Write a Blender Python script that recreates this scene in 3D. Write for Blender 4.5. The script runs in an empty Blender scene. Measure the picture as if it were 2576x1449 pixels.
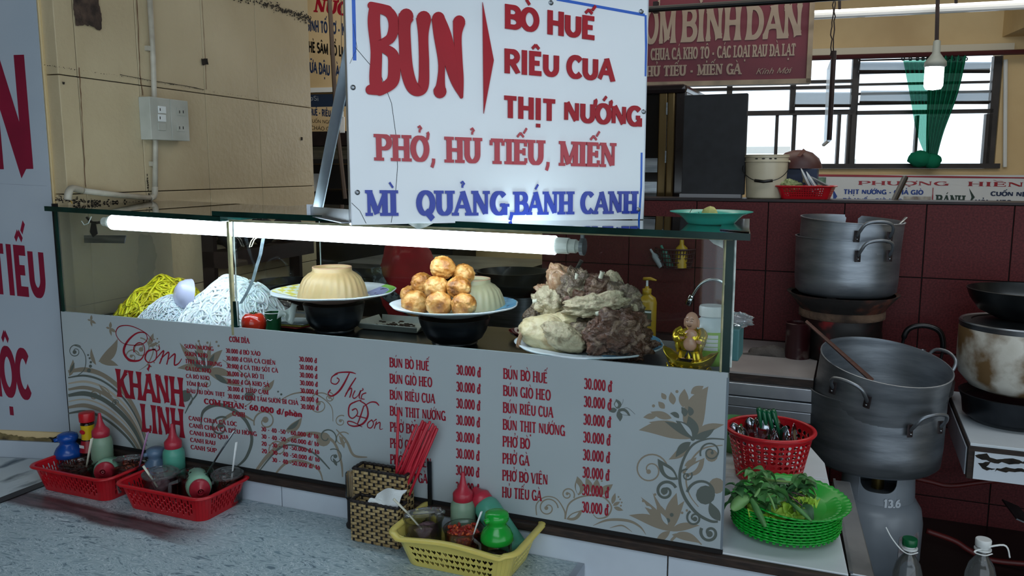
import bpy, bmesh, math, random, unicodedata
from mathutils import Vector, Matrix, noise
R = math.radians
PI = math.pi
V = Vector
SC = bpy.context.scene
COL = SC.collection
random.seed(7)

# ---------------------------------------------------------------- camera
YAW, PITCH, FPX = R(22.6), R(8.2), 2060.0
CAMP = V((0, 0, .75))
cd = bpy.data.cameras.new('camera')
cd.sensor_width = 36
cd.lens = 36 * FPX / 2576
cd.clip_start = .02
cam = bpy.data.objects.new('camera', cd)
cam.location = CAMP
cam.rotation_euler = (PI/2 - PITCH, 0, YAW)
COL.objects.link(cam)
SC.camera = cam

# ---------------------------------------------------------------- view, world, lights
SC.view_settings.view_transform = 'Standard'
SC.view_settings.look = 'None'
SC.view_settings.gamma = 1
SC.view_settings.use_curve_mapping = False
SC.view_settings.exposure = EXPO = 0.45
SC.cycles.use_denoising = True
SC.cycles.max_bounces = 10
SC.cycles.transparent_max_bounces = 24
SC.cycles.sample_clamp_indirect = 6
wd = bpy.data.worlds.new('daylight')
wd.use_nodes = True
bg = wd.node_tree.nodes['Background']
bg.inputs[0].default_value = (.78, .90, 1, 1)
bg.inputs[1].default_value = 1.5
SC.world = wd

def area(name, loc, rot, sx, sy, power, col=(1, 1, 1)):
    l = bpy.data.lights.new(name, 'AREA')
    l.shape = 'RECTANGLE'; l.size = sx; l.size_y = sy; l.energy = power; l.color = col
    o = bpy.data.objects.new(name, l); COL.objects.link(o)
    o.location = loc; o.rotation_euler = rot
    return o
# added fill lamp, unseen above and behind the customer side
area('front_fill', (.2, -.6, 2.1), (R(28), 0, 0), 2.4, 1.2, 30, (.78, .9, 1))
# added fill lamp brightening the kitchen pots and rail, apart from the tube fixture
area('kitchen_fill', (.7, 2.3, 2.0), (R(8), 0, 0), 1.6, .3, 9, (.9, .95, 1))

# added fill lamp to brighten the back signs and window wall
area('back_fill', (-.6, 3.9, 2.14), (R(12), 0, 0), 5.0, 1.0, 34, (1, .93, .82))

# ---------------------------------------------------------------- pixel to point helpers
_fw = V((-math.sin(YAW)*math.cos(PITCH), math.cos(YAW)*math.cos(PITCH), -math.sin(PITCH)))
_rt = V((math.cos(YAW), math.sin(YAW), 0))
_up = _rt.cross(_fw)
def ray(px, py): return _fw + _rt*((px-1288)/FPX) - _up*((py-724.5)/FPX)
def onz(px, py, z):
    d = ray(px, py); return CAMP + d*((z-CAMP.z)/d.z)
def ony(px, py, y):
    d = ray(px, py); return CAMP + d*(y/d.y)
class Plane:
    """a vertical plane through p with horizontal direction ang (degrees from +x)"""
    def __init__(s, p, ang):
        s.p = V(p); s.u = V((math.cos(R(ang)), math.sin(R(ang)), 0)); s.n = V((s.u.y, -s.u.x, 0))
        s.ang = ang
    def at(s, px, py, off=0.0):
        d = ray(px, py); p = s.p + s.n*off
        return CAMP + d*((p-CAMP).dot(s.n)/d.dot(s.n))
    def uv(s, px, py):
        q = s.at(px, py); return ((q-s.p).dot(s.u), q.z)
    def pt(s, u, z, off=0.0): 
        q = s.p + s.u*u + s.n*off; q.z = z; return q
FRONT = Plane((-2.0, 1.572, 0), 0)

# ---------------------------------------------------------------- materials
def lin(h):
    if isinstance(h, (tuple, list)): return tuple(h)[:3] + (1,)
    h = h.lstrip('#')
    c = [int(h[i:i+2], 16)/255 for i in (0, 2, 4)]
    return tuple((x/12.92 if x <= .04045 else ((x+.055)/1.055)**2.4) for x in c) + (1,)
_M = {}
def mat(name, c1, c2=None, c3=None, scale=8, detail=4, lo=.35, hi=.65, rough=.5, metal=0, bump=0, bscale=60,
        spec=.5, trans=0, ior=1.45, coat=0, sss=0, stretch=None, dist=0, emit=0, thr=None, sheen=0):
    if name in _M: return _M[name]
    m = bpy.data.materials.new(name); m.use_nodes = True
    nt = m.node_tree; b = nt.nodes['Principled BSDF']
    def N(t): return nt.nodes.new(t)
    L = nt.links.new
    b.inputs['Base Color'].default_value = lin(c1)
    b.inputs['Roughness'].default_value = rough
    b.inputs['Metallic'].default_value = metal
    b.inputs['Specular IOR Level'].default_value = spec
    b.inputs['Transmission Weight'].default_value = trans
    b.inputs['IOR'].default_value = ior
    b.inputs['Coat Weight'].default_value = coat
    b.inputs['Coat Roughness'].default_value = .08
    if sss:
        b.inputs['Subsurface Weight'].default_value = sss
        b.inputs['Subsurface Scale'].default_value = .01
    if emit:
        b.inputs['Emission Color'].default_value = lin(c1); b.inputs['Emission Strength'].default_value = emit
    if c2 or bump:
        tc = N('ShaderNodeTexCoord'); mp = N('ShaderNodeMapping'); L(tc.outputs['Object'], mp.inputs[0])
        if stretch: mp.inputs['Scale'].default_value = stretch
    if c2:
        n = N('ShaderNodeTexNoise'); n.inputs['Scale'].default_value = scale; n.inputs['Detail'].default_value = detail
        n.inputs['Distortion'].default_value = dist
        L(mp.outputs[0], n.inputs['Vector'])
        r = N('ShaderNodeValToRGB'); e = r.color_ramp.elements
        e[0].position = lo; e[1].position = hi; e[0].color = lin(c1); e[1].color = lin(c2)
        if c3: q = e.new((lo+hi)/2); q.color = lin(c3)
        L(n.outputs[0], r.inputs[0]); L(r.outputs[0], b.inputs['Base Color'])
    if bump:
        n2 = N('ShaderNodeTexNoise'); n2.inputs['Scale'].default_value = bscale; n2.inputs['Detail'].default_value = 5
        L(mp.outputs[0], n2.inputs['Vector'])
        bp = N('ShaderNodeBump'); bp.inputs['Strength'].default_value = bump; bp.inputs['Distance'].default_value = .01
        L(n2.outputs[0], bp.inputs['Height']); L(bp.outputs[0], b.inputs['Normal'])
    _M[name] = m
    return m
def glass(name, tint=(.9, .97, .95), refl=1.0, rough=.02, alpha_col=None, film=0.0, film_col=(.8, .85, .85)):
    """thin pane: clear transmission with Fresnel reflection and an optional dusty film"""
    if name in _M: return _M[name]
    m = bpy.data.materials.new(name); m.use_nodes = True
    nt = m.node_tree; nt.nodes.clear(); L = nt.links.new
    out = nt.nodes.new('ShaderNodeOutputMaterial')
    tr = nt.nodes.new('ShaderNodeBsdfTransparent'); tr.inputs[0].default_value = tuple(tint)+(1,)
    gl = nt.nodes.new('ShaderNodeBsdfGlossy'); gl.inputs['Roughness'].default_value = rough
    fr = nt.nodes.new('ShaderNodeFresnel'); fr.inputs[0].default_value = 1.45
    mu = nt.nodes.new('ShaderNodeMath'); mu.operation = 'MULTIPLY'; mu.inputs[1].default_value = refl
    mx = nt.nodes.new('ShaderNodeMixShader')
    L(fr.outputs[0], mu.inputs[0]); L(mu.outputs[0], mx.inputs[0]); L(tr.outputs[0], mx.inputs[1]); L(gl.outputs[0], mx.inputs[2])
    last = mx
    if film:
        df = nt.nodes.new('ShaderNodeBsdfDiffuse'); df.inputs[0].default_value = tuple(film_col)+(1,)
        mf = nt.nodes.new('ShaderNodeMixShader'); mf.inputs[0].default_value = film
        L(mx.outputs[0], mf.inputs[1]); L(df.outputs[0], mf.inputs[2]); last = mf
    L(last.outputs[0], out.inputs[0])
    _M[name] = m
    return m
def plain(name, col, rough=.45, **k): return mat(name, col, rough=rough, **k)

# ---------------------------------------------------------------- mesh builder
class MB:
    def __init__(s, off=(0, 0, 0)): s.v = []; s.f = []; s.mi = []; s.m = 0; s.off = V(off)
    def add(s, vs, fs):
        b = len(s.v); s.v.extend([V(x) for x in vs])
        for f in fs: s.f.append([b+i for i in f]); s.mi.append(s.m)
        return b
    def box(s, c, d, rot=None):
        c = V(c); hx, hy, hz = d[0]/2, d[1]/2, d[2]/2
        vs = [V((x, y, z)) for z in (-hz, hz) for y in (-hy, hy) for x in (-hx, hx)]
        if rot is not None: vs = [rot @ v for v in vs]
        s.add([v+c for v in vs], [(0, 2, 3, 1), (4, 5, 7, 6), (0, 1, 5, 4), (2, 6, 7, 3), (0, 4, 6, 2), (1, 3, 7, 5)])
        return s
    def bbox(s, a, b):
        a = V(a); b = V(b); return s.box((a+b)/2, [abs(b[i]-a[i]) for i in range(3)])
    def hexa(s, p):   # 8 points: bottom 4 ccw, top 4 ccw
        s.add(p, [(0, 3, 2, 1), (4, 5, 6, 7), (0, 1, 5, 4), (1, 2, 6, 5), (2, 3, 7, 6), (3, 0, 4, 7)]); return s
    def prism(s, pts, ext):
        """closed polygon pts (list of V) extruded by vector ext"""
        n = len(pts); ext = V(ext); pts = [V(p) for p in pts]
        s.add(pts + [p+ext for p in pts], [list(range(n))[::-1], list(range(n, 2*n))] + [(i, (i+1) % n, n+(i+1) % n, n+i) for i in range(n)])
        return s
    def tube(s, pts, r, n=8, cap=True, flat=1.0, upv=None, closed=False):
        pts = [V(p) for p in pts]; k = len(pts)
        rr = r if isinstance(r, (list, tuple)) else [r]*k
        b = len(s.v); T = []
        for i in range(k):
            if closed: a, c = pts[(i-1) % k], pts[(i+1) % k]
            else: a, c = pts[max(0, i-1)], pts[min(k-1, i+1)]
            t = c-a; T.append(t.normalized() if t.length > 1e-9 else V((0, 0, 1)))
        u = upv and V(upv)
        if not u:
            u = V((0, 0, 1)) if abs(T[0].z) < .9 else V((1, 0, 0))
        nrm = (u - T[0]*u.dot(T[0])).normalized()
        for i in range(k):
            t = T[i]
            if upv: nrm2 = V(upv) - t*V(upv).dot(t)
            else: nrm2 = nrm - t*nrm.dot(t)
            if nrm2.length > 1e-6: nrm = nrm2.normalized()
            bi = t.cross(nrm)
            for j in range(n):
                a = 2*PI*j/n
                s.v.append(pts[i] + (nrm*math.sin(a)*flat + bi*math.cos(a))*rr[i])
        m = k if closed else k-1
        for i in range(m):
            for j in range(n):
                a, c = b+i*n, b+((i+1) % k)*n
                s.f.append([a+j, a+(j+1) % n, c+(j+1) % n, c+j]); s.mi.append(s.m)
        if cap and not closed:
            s.f.append([b+j for j in range(n)][::-1]); s.mi.append(s.m)
            s.f.append([b+(k-1)*n+j for j in range(n)]); s.mi.append(s.m)
        return s
    def lathe(s, prof, c=(0, 0, 0), n=32, sx=1, sy=1, M=None, fn=None, closed=False, cap=False):
        """prof [(r,z)...]; fn(r,z,ang)->(r,z)"""
        c = V(c); b = len(s.v); k = len(prof)
        for i, (r, z) in enumerate(prof):
            for j in range(n):
                a = 2*PI*j/n; r2, z2 = fn(r, z, a) if fn else (r, z)
                p = V((r2*math.cos(a)*sx, r2*math.sin(a)*sy, z2))
                if M is not None: p = M @ p
                s.v.append(p+c)
        for i in range(k if closed else k-1):
            for j in range(n):
                i2 = (i+1) % k
                s.f.append([b+i*n+j, b+i*n+(j+1) % n, b+i2*n+(j+1) % n, b+i2*n+j]); s.mi.append(s.m)
        if cap and not closed:
            if prof[0][0] > 1e-5: s.f.append([b+j for j in range(n)][::-1]); s.mi.append(s.m)
            if prof[-1][0] > 1e-5: s.f.append([b+(k-1)*n+j for j in range(n)]); s.mi.append(s.m)
        return s
    def ball(s, c, r, n=16, m=10, sc=(1, 1, 1), amp=0, fr=3, seed=0, M=None):
        c = V(c); b = len(s.v)
        for i in range(m+1):
            th = PI*i/m
            for j in range(n):
                ph = 2*PI*j/n
                d = V((math.sin(th)*math.cos(ph), math.sin(th)*math.sin(ph), math.cos(th)))
                k = 1
                if amp: k += amp*noise.fractal(d*fr+V((seed*7.1, seed*3.3, seed)), .8, 2, 3)
                p = V((d.x*sc[0], d.y*sc[1], d.z*sc[2]))*r*k
                if M is not None: p = M @ p
                s.v.append(p+c)
        for i in range(m):
            for j in range(n):
                s.f.append([b+i*n+j, b+(i+1)*n+j, b+(i+1)*n+(j+1) % n, b+i*n+(j+1) % n]); s.mi.append(s.m)
        return s
    def grid(s, fn, nu, nv, closeu=False):
        b = len(s.v); cu = nu if closeu else nu+1
        for j in range(nv+1):
            for i in range(cu): s.v.append(V(fn(i/nu, j/nv)))
        for j in range(nv):
            for i in range(nu):
                i2 = (i+1) % cu
                s.f.append([b+j*cu+i, b+j*cu+i2, b+(j+1)*cu+i2, b+(j+1)*cu+i]); s.mi.append(s.m)
        return s
    def build(s, name, mats, parent=None, smooth=False, kind=None, solid=0, sub=0, bevel=0, auto=None, merge=False):
        me = bpy.data.meshes.new(name)
        ml = mats if isinstance(mats, (list, tuple)) else [mats]
        off = V((0, 0, 0))
        if parent is not None:
            off = V(parent.location)
            if parent.parent: off = off + V(parent.parent.location)
        base = off
        me.from_pydata([tuple(v-base) for v in s.v], [], s.f)
        for x in ml: me.materials.append(x)
        if len(ml) > 1: me.polygons.foreach_set('material_index', s.mi)
        if merge or sub:
            bm = bmesh.new(); bm.from_mesh(me); bmesh.ops.remove_doubles(bm, verts=bm.verts, dist=1e-5)
            bmesh.ops.recalc_face_normals(bm, faces=bm.faces); bm.to_mesh(me); bm.free()
        if smooth: me.polygons.foreach_set('use_smooth', [True]*len(me.polygons))
        me.update()
        o = bpy.data.objects.new(name, me); COL.objects.link(o)
        if parent is not None: o.parent = parent
        if kind: o['kind'] = kind
        if solid: mo = o.modifiers.new('s', 'SOLIDIFY'); mo.thickness = solid; mo.offset = 0
        if bevel: mo = o.modifiers.new('b', 'BEVEL'); mo.width = bevel; mo.segments = 2; mo.limit_method = 'ANGLE'
        if sub: mo = o.modifiers.new('u', 'SUBSURF'); mo.levels = sub; mo.render_levels = sub
        if auto and smooth:
            try: me.set_sharp_from_angle(angle=R(auto))
            except Exception: pass
        return o
def tag(o, label, cat, group=None, kind=None):
    o['label'] = label; o['category'] = cat
    if group: o['group'] = group
    if kind: o['kind'] = kind
    return o
def thing(name, label, cat, loc=(0, 0, 0), group=None, kind=None):
    o = bpy.data.objects.new(name, None); o.empty_display_size = .05; COL.objects.link(o); o.location = V(loc)
    return tag(o, label, cat, group, kind)
def struct(o): o['kind'] = 'structure'; return o
def sempty(name, loc=(0, 0, 0)):
    o = bpy.data.objects.new(name, None); COL.objects.link(o); o.location = V(loc); o['kind'] = 'structure'; return o
def copy_tree(o, parent=None):
    c = o.copy(); COL.objects.link(c)
    if parent is not None: c.parent = parent
    for ch in list(o.children): copy_tree(ch, c)
    return c
def spline(pts, n=8):
    """Catmull-Rom through pts (tuples of any dim)"""
    pts = [tuple(p) for p in pts]; out = []
    P = [pts[0]] + pts + [pts[-1]]
    for i in range(1, len(P)-2):
        for k in range(n):
            t = k/n; a, b, c, d = P[i-1], P[i], P[i+1], P[i+2]
            out.append(tuple(.5*((2*b[q]) + (-a[q]+c[q])*t + (2*a[q]-5*b[q]+4*c[q]-d[q])*t*t + (-a[q]+3*b[q]-3*c[q]+d[q])*t**3) for q in range(len(b))))
    out.append(pts[-1])
    return out

# ---------------------------------------------------------------- lettering
def arc(cx, cy, rx, ry, a0, a1, n=14): return [(cx+rx*math.cos(R(a0+(a1-a0)*i/n)), cy+ry*math.sin(R(a0+(a1-a0)*i/n))) for i in range(n+1)]
# glyph: width, strokes; stroke = (points, kind, serif0, serif1)  kind a=auto T=thick t=thin
def S(p, k='a', s0=0, s1=0): return (p, k, s0, s1)
GL = {
 'A': (.80, [S([(.40, 1), (.04, 0)], 't', 0, 1), S([(.40, 1), (.76, 0)], 'T', 0, 1), S([(.17, .34), (.63, .34)], 't')]),
 'B': (.72, [S([(.14, 0), (.14, 1)], 'T', 1, 1), S([(.14, 1), (.40, 1)]+arc(.40, .76, .24, .24, 90, -90)+[(.14, .52)]), S([(.14, .52), (.42, .52)]+arc(.42, .26, .27, .26, 90, -90)+[(.14, 0)])]),
 'C': (.74, [S(arc(.42, .5, .34, .5, 42, 318, 24))]),
 'D': (.78, [S([(.14, 0), (.14, 1)], 'T', 1, 1), S([(.14, 1), (.34, 1)]+arc(.34, .5, .36, .5, 90, -90, 20)+[(.14, 0)])]),
 'E': (.66, [S([(.14, 0), (.14, 1)], 'T', 1, 1), S([(.14, 1), (.60, 1)], 't', 0, 2), S([(.14, .52), (.52, .52)], 't', 0, 3), S([(.14, 0), (.62, 0)], 't', 0, 2)]),
 'G': (.80, [S(arc(.42, .5, .34, .5, 42, 318, 24)), S([(.70, .02), (.70, .42)], 'T', 0, 1), S([(.50, .42), (.72, .42)], 't')]),
 'H': (.82, [S([(.14, 0), (.14, 1)], 'T', 1, 1), S([(.68, 0), (.68, 1)], 'T', 1, 1), S([(.14, .5), (.68, .5)], 't')]),
 'I': (.36, [S([(.18, 0), (.18, 1)], 'T', 1, 1)]),
 'K': (.78, [S([(.14, 0), (.14, 1)], 'T', 1, 1), S([(.68, 1), (.16, .42)], 't', 1), S([(.32, .58), (.70, 0)], 'T', 0, 1)]),
 'L': (.62, [S([(.14, 0), (.14, 1)], 'T', 1, 1), S([(.14, 0), (.60, 0)], 't', 0, 2)]),
 'M': (.98, [S([(.12, 0), (.12, 1)], 't', 1, 1), S([(.15, .92), (.49, .08)], 'T'), S([(.49, .06), (.84, .94)], 't'), S([(.86, 0), (.86, 1)], 'T', 1, 1)]),
 'N': (.84, [S([(.12, 0), (.12, 1)], 't', 1, 1), S([(.16, .90), (.66, .10)], 'T'), S([(.70, 0), (.70, 1)], 't', 0, 1)]),
 'O': (.82, [S(arc(.41, .5, .33, .5, 90, 450, 28))]),
 'P': (.70, [S([(.14, 0), (.14, 1)], 'T', 1, 1), S([(.14, 1), (.38, 1)]+arc(.38, .73, .26, .27, 90, -90)+[(.14, .46)])]),
 'Q': (.82, [S(arc(.41, .5, .33, .5, 90, 450, 28)), S([(.40, .2), (.74, -.14)], 'T')]),
 'R': (.76, [S([(.14, 0), (.14, 1)], 'T', 1, 1), S([(.14, 1), (.38, 1)]+arc(.38, .74, .25, .26, 90, -90)+[(.14, .48)]), S([(.36, .48), (.68, 0)], 'T', 0, 1)]),
 'S': (.64, [S(arc(.32, .76, .22, .24, 30, 270, 14)+arc(.32, .26, .24, .26, 90, -150, 14)[1:])]),
 'T': (.70, [S([(.35, 0), (.35, 1)], 'T', 1), S([(.04, 1), (.66, 1)], 't', 2, 2)]),
 'U': (.80, [S([(.13, 1), (.13, .34)]+arc(.40, .34, .27, .34, 180, 360, 16)+[(.67, .34), (.67, 1)], 'a', 1, 1)]),
 'V': (.76, [S([(.06, 1), (.38, 0)], 'T', 1), S([(.38, 0), (.70, 1)], 't', 0, 1)]),
 'X': (.76, [S([(.08, 1), (.68, 0)], 'T', 1, 1), S([(.68, 1), (.08, 0)], 't', 1, 1)]),
 'Y': (.72, [S([(.36, .45), (.36, 0)], 'T', 0, 1), S([(.04, 1), (.36, .45)], 'T', 1), S([(.36, .45), (.68, 1)], 't', 0, 1)]),
 '0': (.62, [S(arc(.31, .5, .22, .5, 90, 450, 24))]),
 '1': (.42, [S([(.24, 0), (.24, 1)], 'T', 1), S([(.06, .8), (.24, 1)], 't')]),
 '2': (.60, [S(arc(.29, .73, .22, .27, 160, -20, 12)+[(.06, .02)]), S([(.06, .03), (.54, .03)], 't')]),
 '3': (.60, [S(arc(.28, .75, .21, .25, 150, -90, 12)), S(arc(.28, .26, .24, .26, 90, -150, 14))]),
 '4': (.62, [S([(.42, 0), (.42, 1)], 'T'), S([(.42, 1), (.06, .28)], 't'), S([(.04, .28), (.58, .28)], 't')]),
 '5': (.60, [S([(.12, .97), (.50, .97)], 't'), S([(.12, 1), (.10, .55)], 't'), S([(.10, .55)]+arc(.28, .30, .25, .30, 110, -150, 14))]),
 '6': (.62, [S([(.48, .98)]+arc(.42, .35, .34, .6, 105, 170, 8)), S(arc(.31, .29, .23, .29, 90, 450, 20))]),
 '.': (.26, [S([(.13, 0), (.13, .16)], 'T')]),
 ',': (.28, [S([(.17, .14), (.16, .0), (.08, -.2)], 't')]),
 ':': (.28, [S([(.14, .0), (.14, .18)], 'T'), S([(.14, .48), (.14, .66)], 'T')]),
 '-': (.44, [S([(.06, .38), (.36, .38)], 'h')]),
 '/': (.44, [S([(.04, -.05), (.40, 1.02)], 't')]),
 ' ': (.34, []),
 'a': (.56, [S(arc(.26, .30, .19, .30, 90, 450, 18)), S([(.46, .62), (.46, 0)], 'T')]),
 'd': (.60, [S(arc(.26, .30, .19, .30, 90, 450, 18)), S([(.47, 1), (.47, 0)], 'T')]),
 'h': (.62, [S([(.12, 0), (.12, 1)], 'T'), S([(.12, .45)]+arc(.30, .40, .18, .22, 150, 0, 10)+[(.48, 0)])]),
 'i': (.28, [S([(.13, 0), (.13, .62)], 'T'), S([(.13, .80), (.13, .90)], 'T')]),
 'n': (.62, [S([(.12, 0), (.12, .62)], 'T'), S([(.12, .45)]+arc(.30, .40, .18, .22, 150, 0, 10)+[(.48, 0)])]),
 'o': (.58, [S(arc(.29, .31, .20, .31, 90, 450, 20))]),
 'p': (.60, [S([(.13, .62), (.13, -.3)], 'T'), S(arc(.32, .31, .19, .30, 90, 450, 18))]),
 't': (.40, [S([(.18, .9), (.18, .12)]+arc(.30, .12, .12, .12, 180, 300, 6), 'T'), S([(.02, .62), (.36, .62)], 't')]),
}
DIA = {'\u0301': [[(.0, 1.10), (.16, 1.30)]], '\u0300': [[(.0, 1.10), (-.16, 1.30)]], '\u0302': [[(-.17, 1.10), (0, 1.26)], [(0, 1.26), (.17, 1.10)]],
       '\u0303': [[(-.18, 1.12), (-.08, 1.2), (.06, 1.14), (.18, 1.22)]], '\u0309': [[(-.08, 1.30), (.02, 1.36), (.09, 1.29), (.0, 1.20), (.0, 1.12)]],
       '\u0323': [[(0, -.34), (0, -.17)]], '\u0306': [[(-.16, 1.24), (-.07, 1.13), (.07, 1.13), (.16, 1.24)]]}
STY = {  # thick, thin, serif width, serif height, flare, x scale, gap
 'sans': (.265, .20, 0, 0, 0, 1.0, .05), 'slab': (.26, .14, .15, .12, 0, .95, .09), 'flare': (.21, .11, 0, 0, .40, .86, .05),
 'bell': (.21, .14, .06, .10, .8, .92, .07), 'light': (.11, .10, 0, 0, 0, 1.0, .03), 'wide': (.26, .10, .10, .09, 0, 1.5, .08), 'slim': (.20, .15, 0, 0, 0, .8, .02)}
def ribbon(pts, w):
    """left and right offset lists for a polyline with per-point widths"""
    L, Rr = [], []; n = len(pts); closed = n > 3 and math.dist(pts[0], pts[-1]) < 1e-6
    for i in range(n):
        if closed and i in (0, n-1): a, b = pts[n-2], pts[1]
        else: a, b = pts[max(0, i-1)], pts[min(n-1, i+1)]
        dx, dy = b[0]-a[0], b[1]-a[1]; d = math.hypot(dx, dy) or 1
        nx, ny = -dy/d, dx/d; k = w[i]/2
        L.append((pts[i][0]+nx*k, pts[i][1]+ny*k)); Rr.append((pts[i][0]-nx*k, pts[i][1]-ny*k))
    return L, Rr
def quads(pts, w):
    L, Rr = ribbon(pts, w)
    return [[Rr[i], Rr[i+1], L[i+1], L[i]] for i in range(len(pts)-1)]
def rib_poly(pts, w):
    L, Rr = ribbon(pts, w); return ('strip', L, Rr)
def glyph_shapes(base, marks, st):
    T, t, sw, sh, fl, xs, gap = STY[st]
    wdt, strokes = GL[base]
    out = []
    up = base.isupper() or base.isdigit()
    def one(p, k, s0=0, s1=0, wf=1, clip=False):
        p = [(x*xs, y) for x, y in p]
        if len(p) == 2 and fl: p = [(p[0][0]+(p[1][0]-p[0][0])*i/8, p[0][1]+(p[1][1]-p[0][1])*i/8) for i in range(9)]
        n = len(p); ws = []
        for i in range(n):
            a, b = p[max(0, i-1)], p[min(n-1, i+1)]
            d = math.hypot(b[0]-a[0], b[1]-a[1]) or 1
            v = abs(b[1]-a[1])/d
            ww = T if k == 'T' else t if k == 't' else (T*.75 if k == 'h' else t+(T-t)*v)
            if k == 'T': ww *= .96
            if fl and n <= 9 and k in 'Tta': q = abs(2*i/(n-1)-1); ww *= 1+fl*q**3
            ws.append(ww*wf)
        # keep caps inside the cap height
        pp = []
        for x, y in p:
            if up and k in 'tah' : y = t/2 + y*(1-t) if 0 <= y <= 1 else y
            pp.append((x, y))
        rp = rib_poly(pp, ws)
        if clip: rp = ('strip',) + tuple([(x, min(1, max(0, y))) for x, y in q] for q in rp[1:])
        out.append(rp)
        for e, sf in ((0, s0), (-1, s1)):
            if sf and sw:
                x, y = pp[e]; 
                if sf == 1:
                    y0, y1 = (y-sh/2, y+sh/2) if k == 'u' else ((1-sh, 1) if y > .7 else (0, sh) if y < .3 else (y-sh/2, y+sh/2))
                    hw = (T if k != 't' else t)/2+sw*.62
                    out.append(('poly', [(x-hw, y0), (x+hw, y0), (x+hw, y1), (x-hw, y1)]))
                else:
                    hh = {2: .2, 3: .14}[sf]; yy = (y-hh if y > .7 else y) if sf == 2 else y-hh
                    out.append(('poly', [(x-sh*.55, yy), (x+sh*.55, yy), (x+sh*.55, yy+(hh if sf == 2 else 2*hh)), (x-sh*.55, yy+(hh if sf == 2 else 2*hh))]))
    for p, k, s0, s1 in strokes: one(p, k, s0, s1, clip=up and base != 'Q')
    if fl and base in '.,:': pass
    cx = wdt/2
    lower = base.islower() and base not in 'dht'
    circ = '\u0302' in marks
    for mk in marks:
        if mk == '\u031b':   # horn
            y0 = .62 if lower else 1.0; x0 = .50 if lower else (.70 if base == 'O' else .70)
            one([(x0-.02, y0-.12), (x0+.10, y0-.03), (x0+.13, y0+.08), (x0+.09, y0+.14)], 't', wf=.95); continue
        dy = -.40 if lower else 0
        if mk == '\u0323': dy = 0
        dx = 0
        if circ and mk in '\u0301\u0300\u0309\u0303': dx, dy = (.17 if mk == '\u0301' else -.17 if mk == '\u0300' else .16), dy+.15
        if '\u031b' in marks and mk == '\u0301': dy += .02
        for seg in DIA[mk]:
            seg = [(cx+dx+a, b+dy) for a, b in seg]
            one([(x, y) for x, y in seg], 'T' if mk == '\u0323' else 't', wf=.85 if mk == '\u0323' else .62)
    return wdt*xs, out
def text_shapes(text, st, xs=1.0):
    """-> list of (char, shapes), total width"""
    gap = STY[st][6]; x = 0; res = []
    for ch in text:
        if ch in 'Đđ': dec = ['D' if ch == 'Đ' else 'd', 'bar']
        else: dec = list(unicodedata.normalize('NFD', ch))
        base, marks = dec[0], [m for m in dec[1:] if m != 'bar']
        if base not in GL: base = base.upper() if base.upper() in GL else ' '
        w, sh = glyph_shapes(base, marks, st)
        if 'bar' in dec:
            y = .5 if ch == 'Đ' else .80; a, b = ((-.06, .36) if ch == 'Đ' else (.24, .70)); k = STY[st][5]
            sh.append(('poly', [(a*k, y-.055), (b*k, y-.055), (b*k, y+.055), (a*k, y+.055)]))
        mv = []
        for s in sh:
            if s[0] == 'poly': mv.append(('poly', [(p[0]+x, p[1]) for p in s[1]]))
            else: mv.append(('strip', [(p[0]+x, p[1]) for p in s[1]], [(p[0]+x, p[1]) for p in s[2]]))
        if ch != ' ': res.append((ch, mv))
        x += w+gap
    return res, x-gap
def emit(mb, shapes, f2d, ext):
    """shapes in 2D -> prisms; f2d(x,y)->3D point; ext extrusion vector towards viewer"""
    flat = ext.length < .0008
    for s in shapes:
        mb.lay = getattr(mb, 'lay', 0)+1
        e1 = ext.normalized()*(.000002*mb.lay if flat else .00004*(mb.lay % 9))
        if flat:   # printed: one thin face, each stroke a hair above the last
            if s[0] == 'poly': mb.add([f2d(*p)+e1 for p in s[1]], [list(range(len(s[1])))])
            else:
                n = len(s[1]); mb.add([f2d(*p)+e1 for p in s[2]]+[f2d(*p)+e1 for p in s[1]], [(i, i+1, n+i+1, n+i) for i in range(n-1)])
            continue
        ext2 = ext+e1
        if s[0] == 'poly': mb.prism([f2d(*p) for p in s[1]], ext2)
        else:
            L, Rr = s[1], s[2]; n = len(L)
            vs = [f2d(*p) for p in Rr] + [f2d(*p) for p in L]
            m = 2*n
            vs2 = vs + [v+ext2 for v in vs]; fs = []
            for i in range(n-1):
                fs.append((m+i, m+i+1, m+n+i+1, m+n+i)); fs.append((i, n+i, n+i+1, i+1))
                fs.append((i, i+1, m+i+1, m+i)); fs.append((n+i+1, n+i, m+n+i, m+n+i+1))
            fs.append((0, m, m+n, n)); fs.append((n-1, 2*n-1, m+2*n-1, m+n-1))
            mb.add(vs2, fs)
def write(plane, text, p0, p1, top, st, material, name='lettering', parent=None, depth=.0006, split=False, off=.0004, slant=0, fix=None):
    """text between pixel points p0 (baseline start) and p1 (baseline end); top = pixel height of a capital's top above p0"""
    A = plane.at(p0[0], p0[1], off); B = plane.at(p1[0], p1[1], off); Tt = plane.at(p0[0], top, off)
    res, w = text_shapes(text, st)
    ux = (B-A)/w; uy = V((0, 0, Tt.z-A.z))
    f2d = lambda x, y: A + ux*(x+y*slant) + uy*y
    ext = plane.n*depth
    if split:
        out = []
        for ch, sh in res:
            mb = MB(); emit(mb, sh, f2d, ext); out.append(mb.build(name, material, parent))
        return out
    mb = MB()
    for ch, sh in res: emit(mb, sh, f2d, ext)
    return mb.build(name, material, parent)
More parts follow.
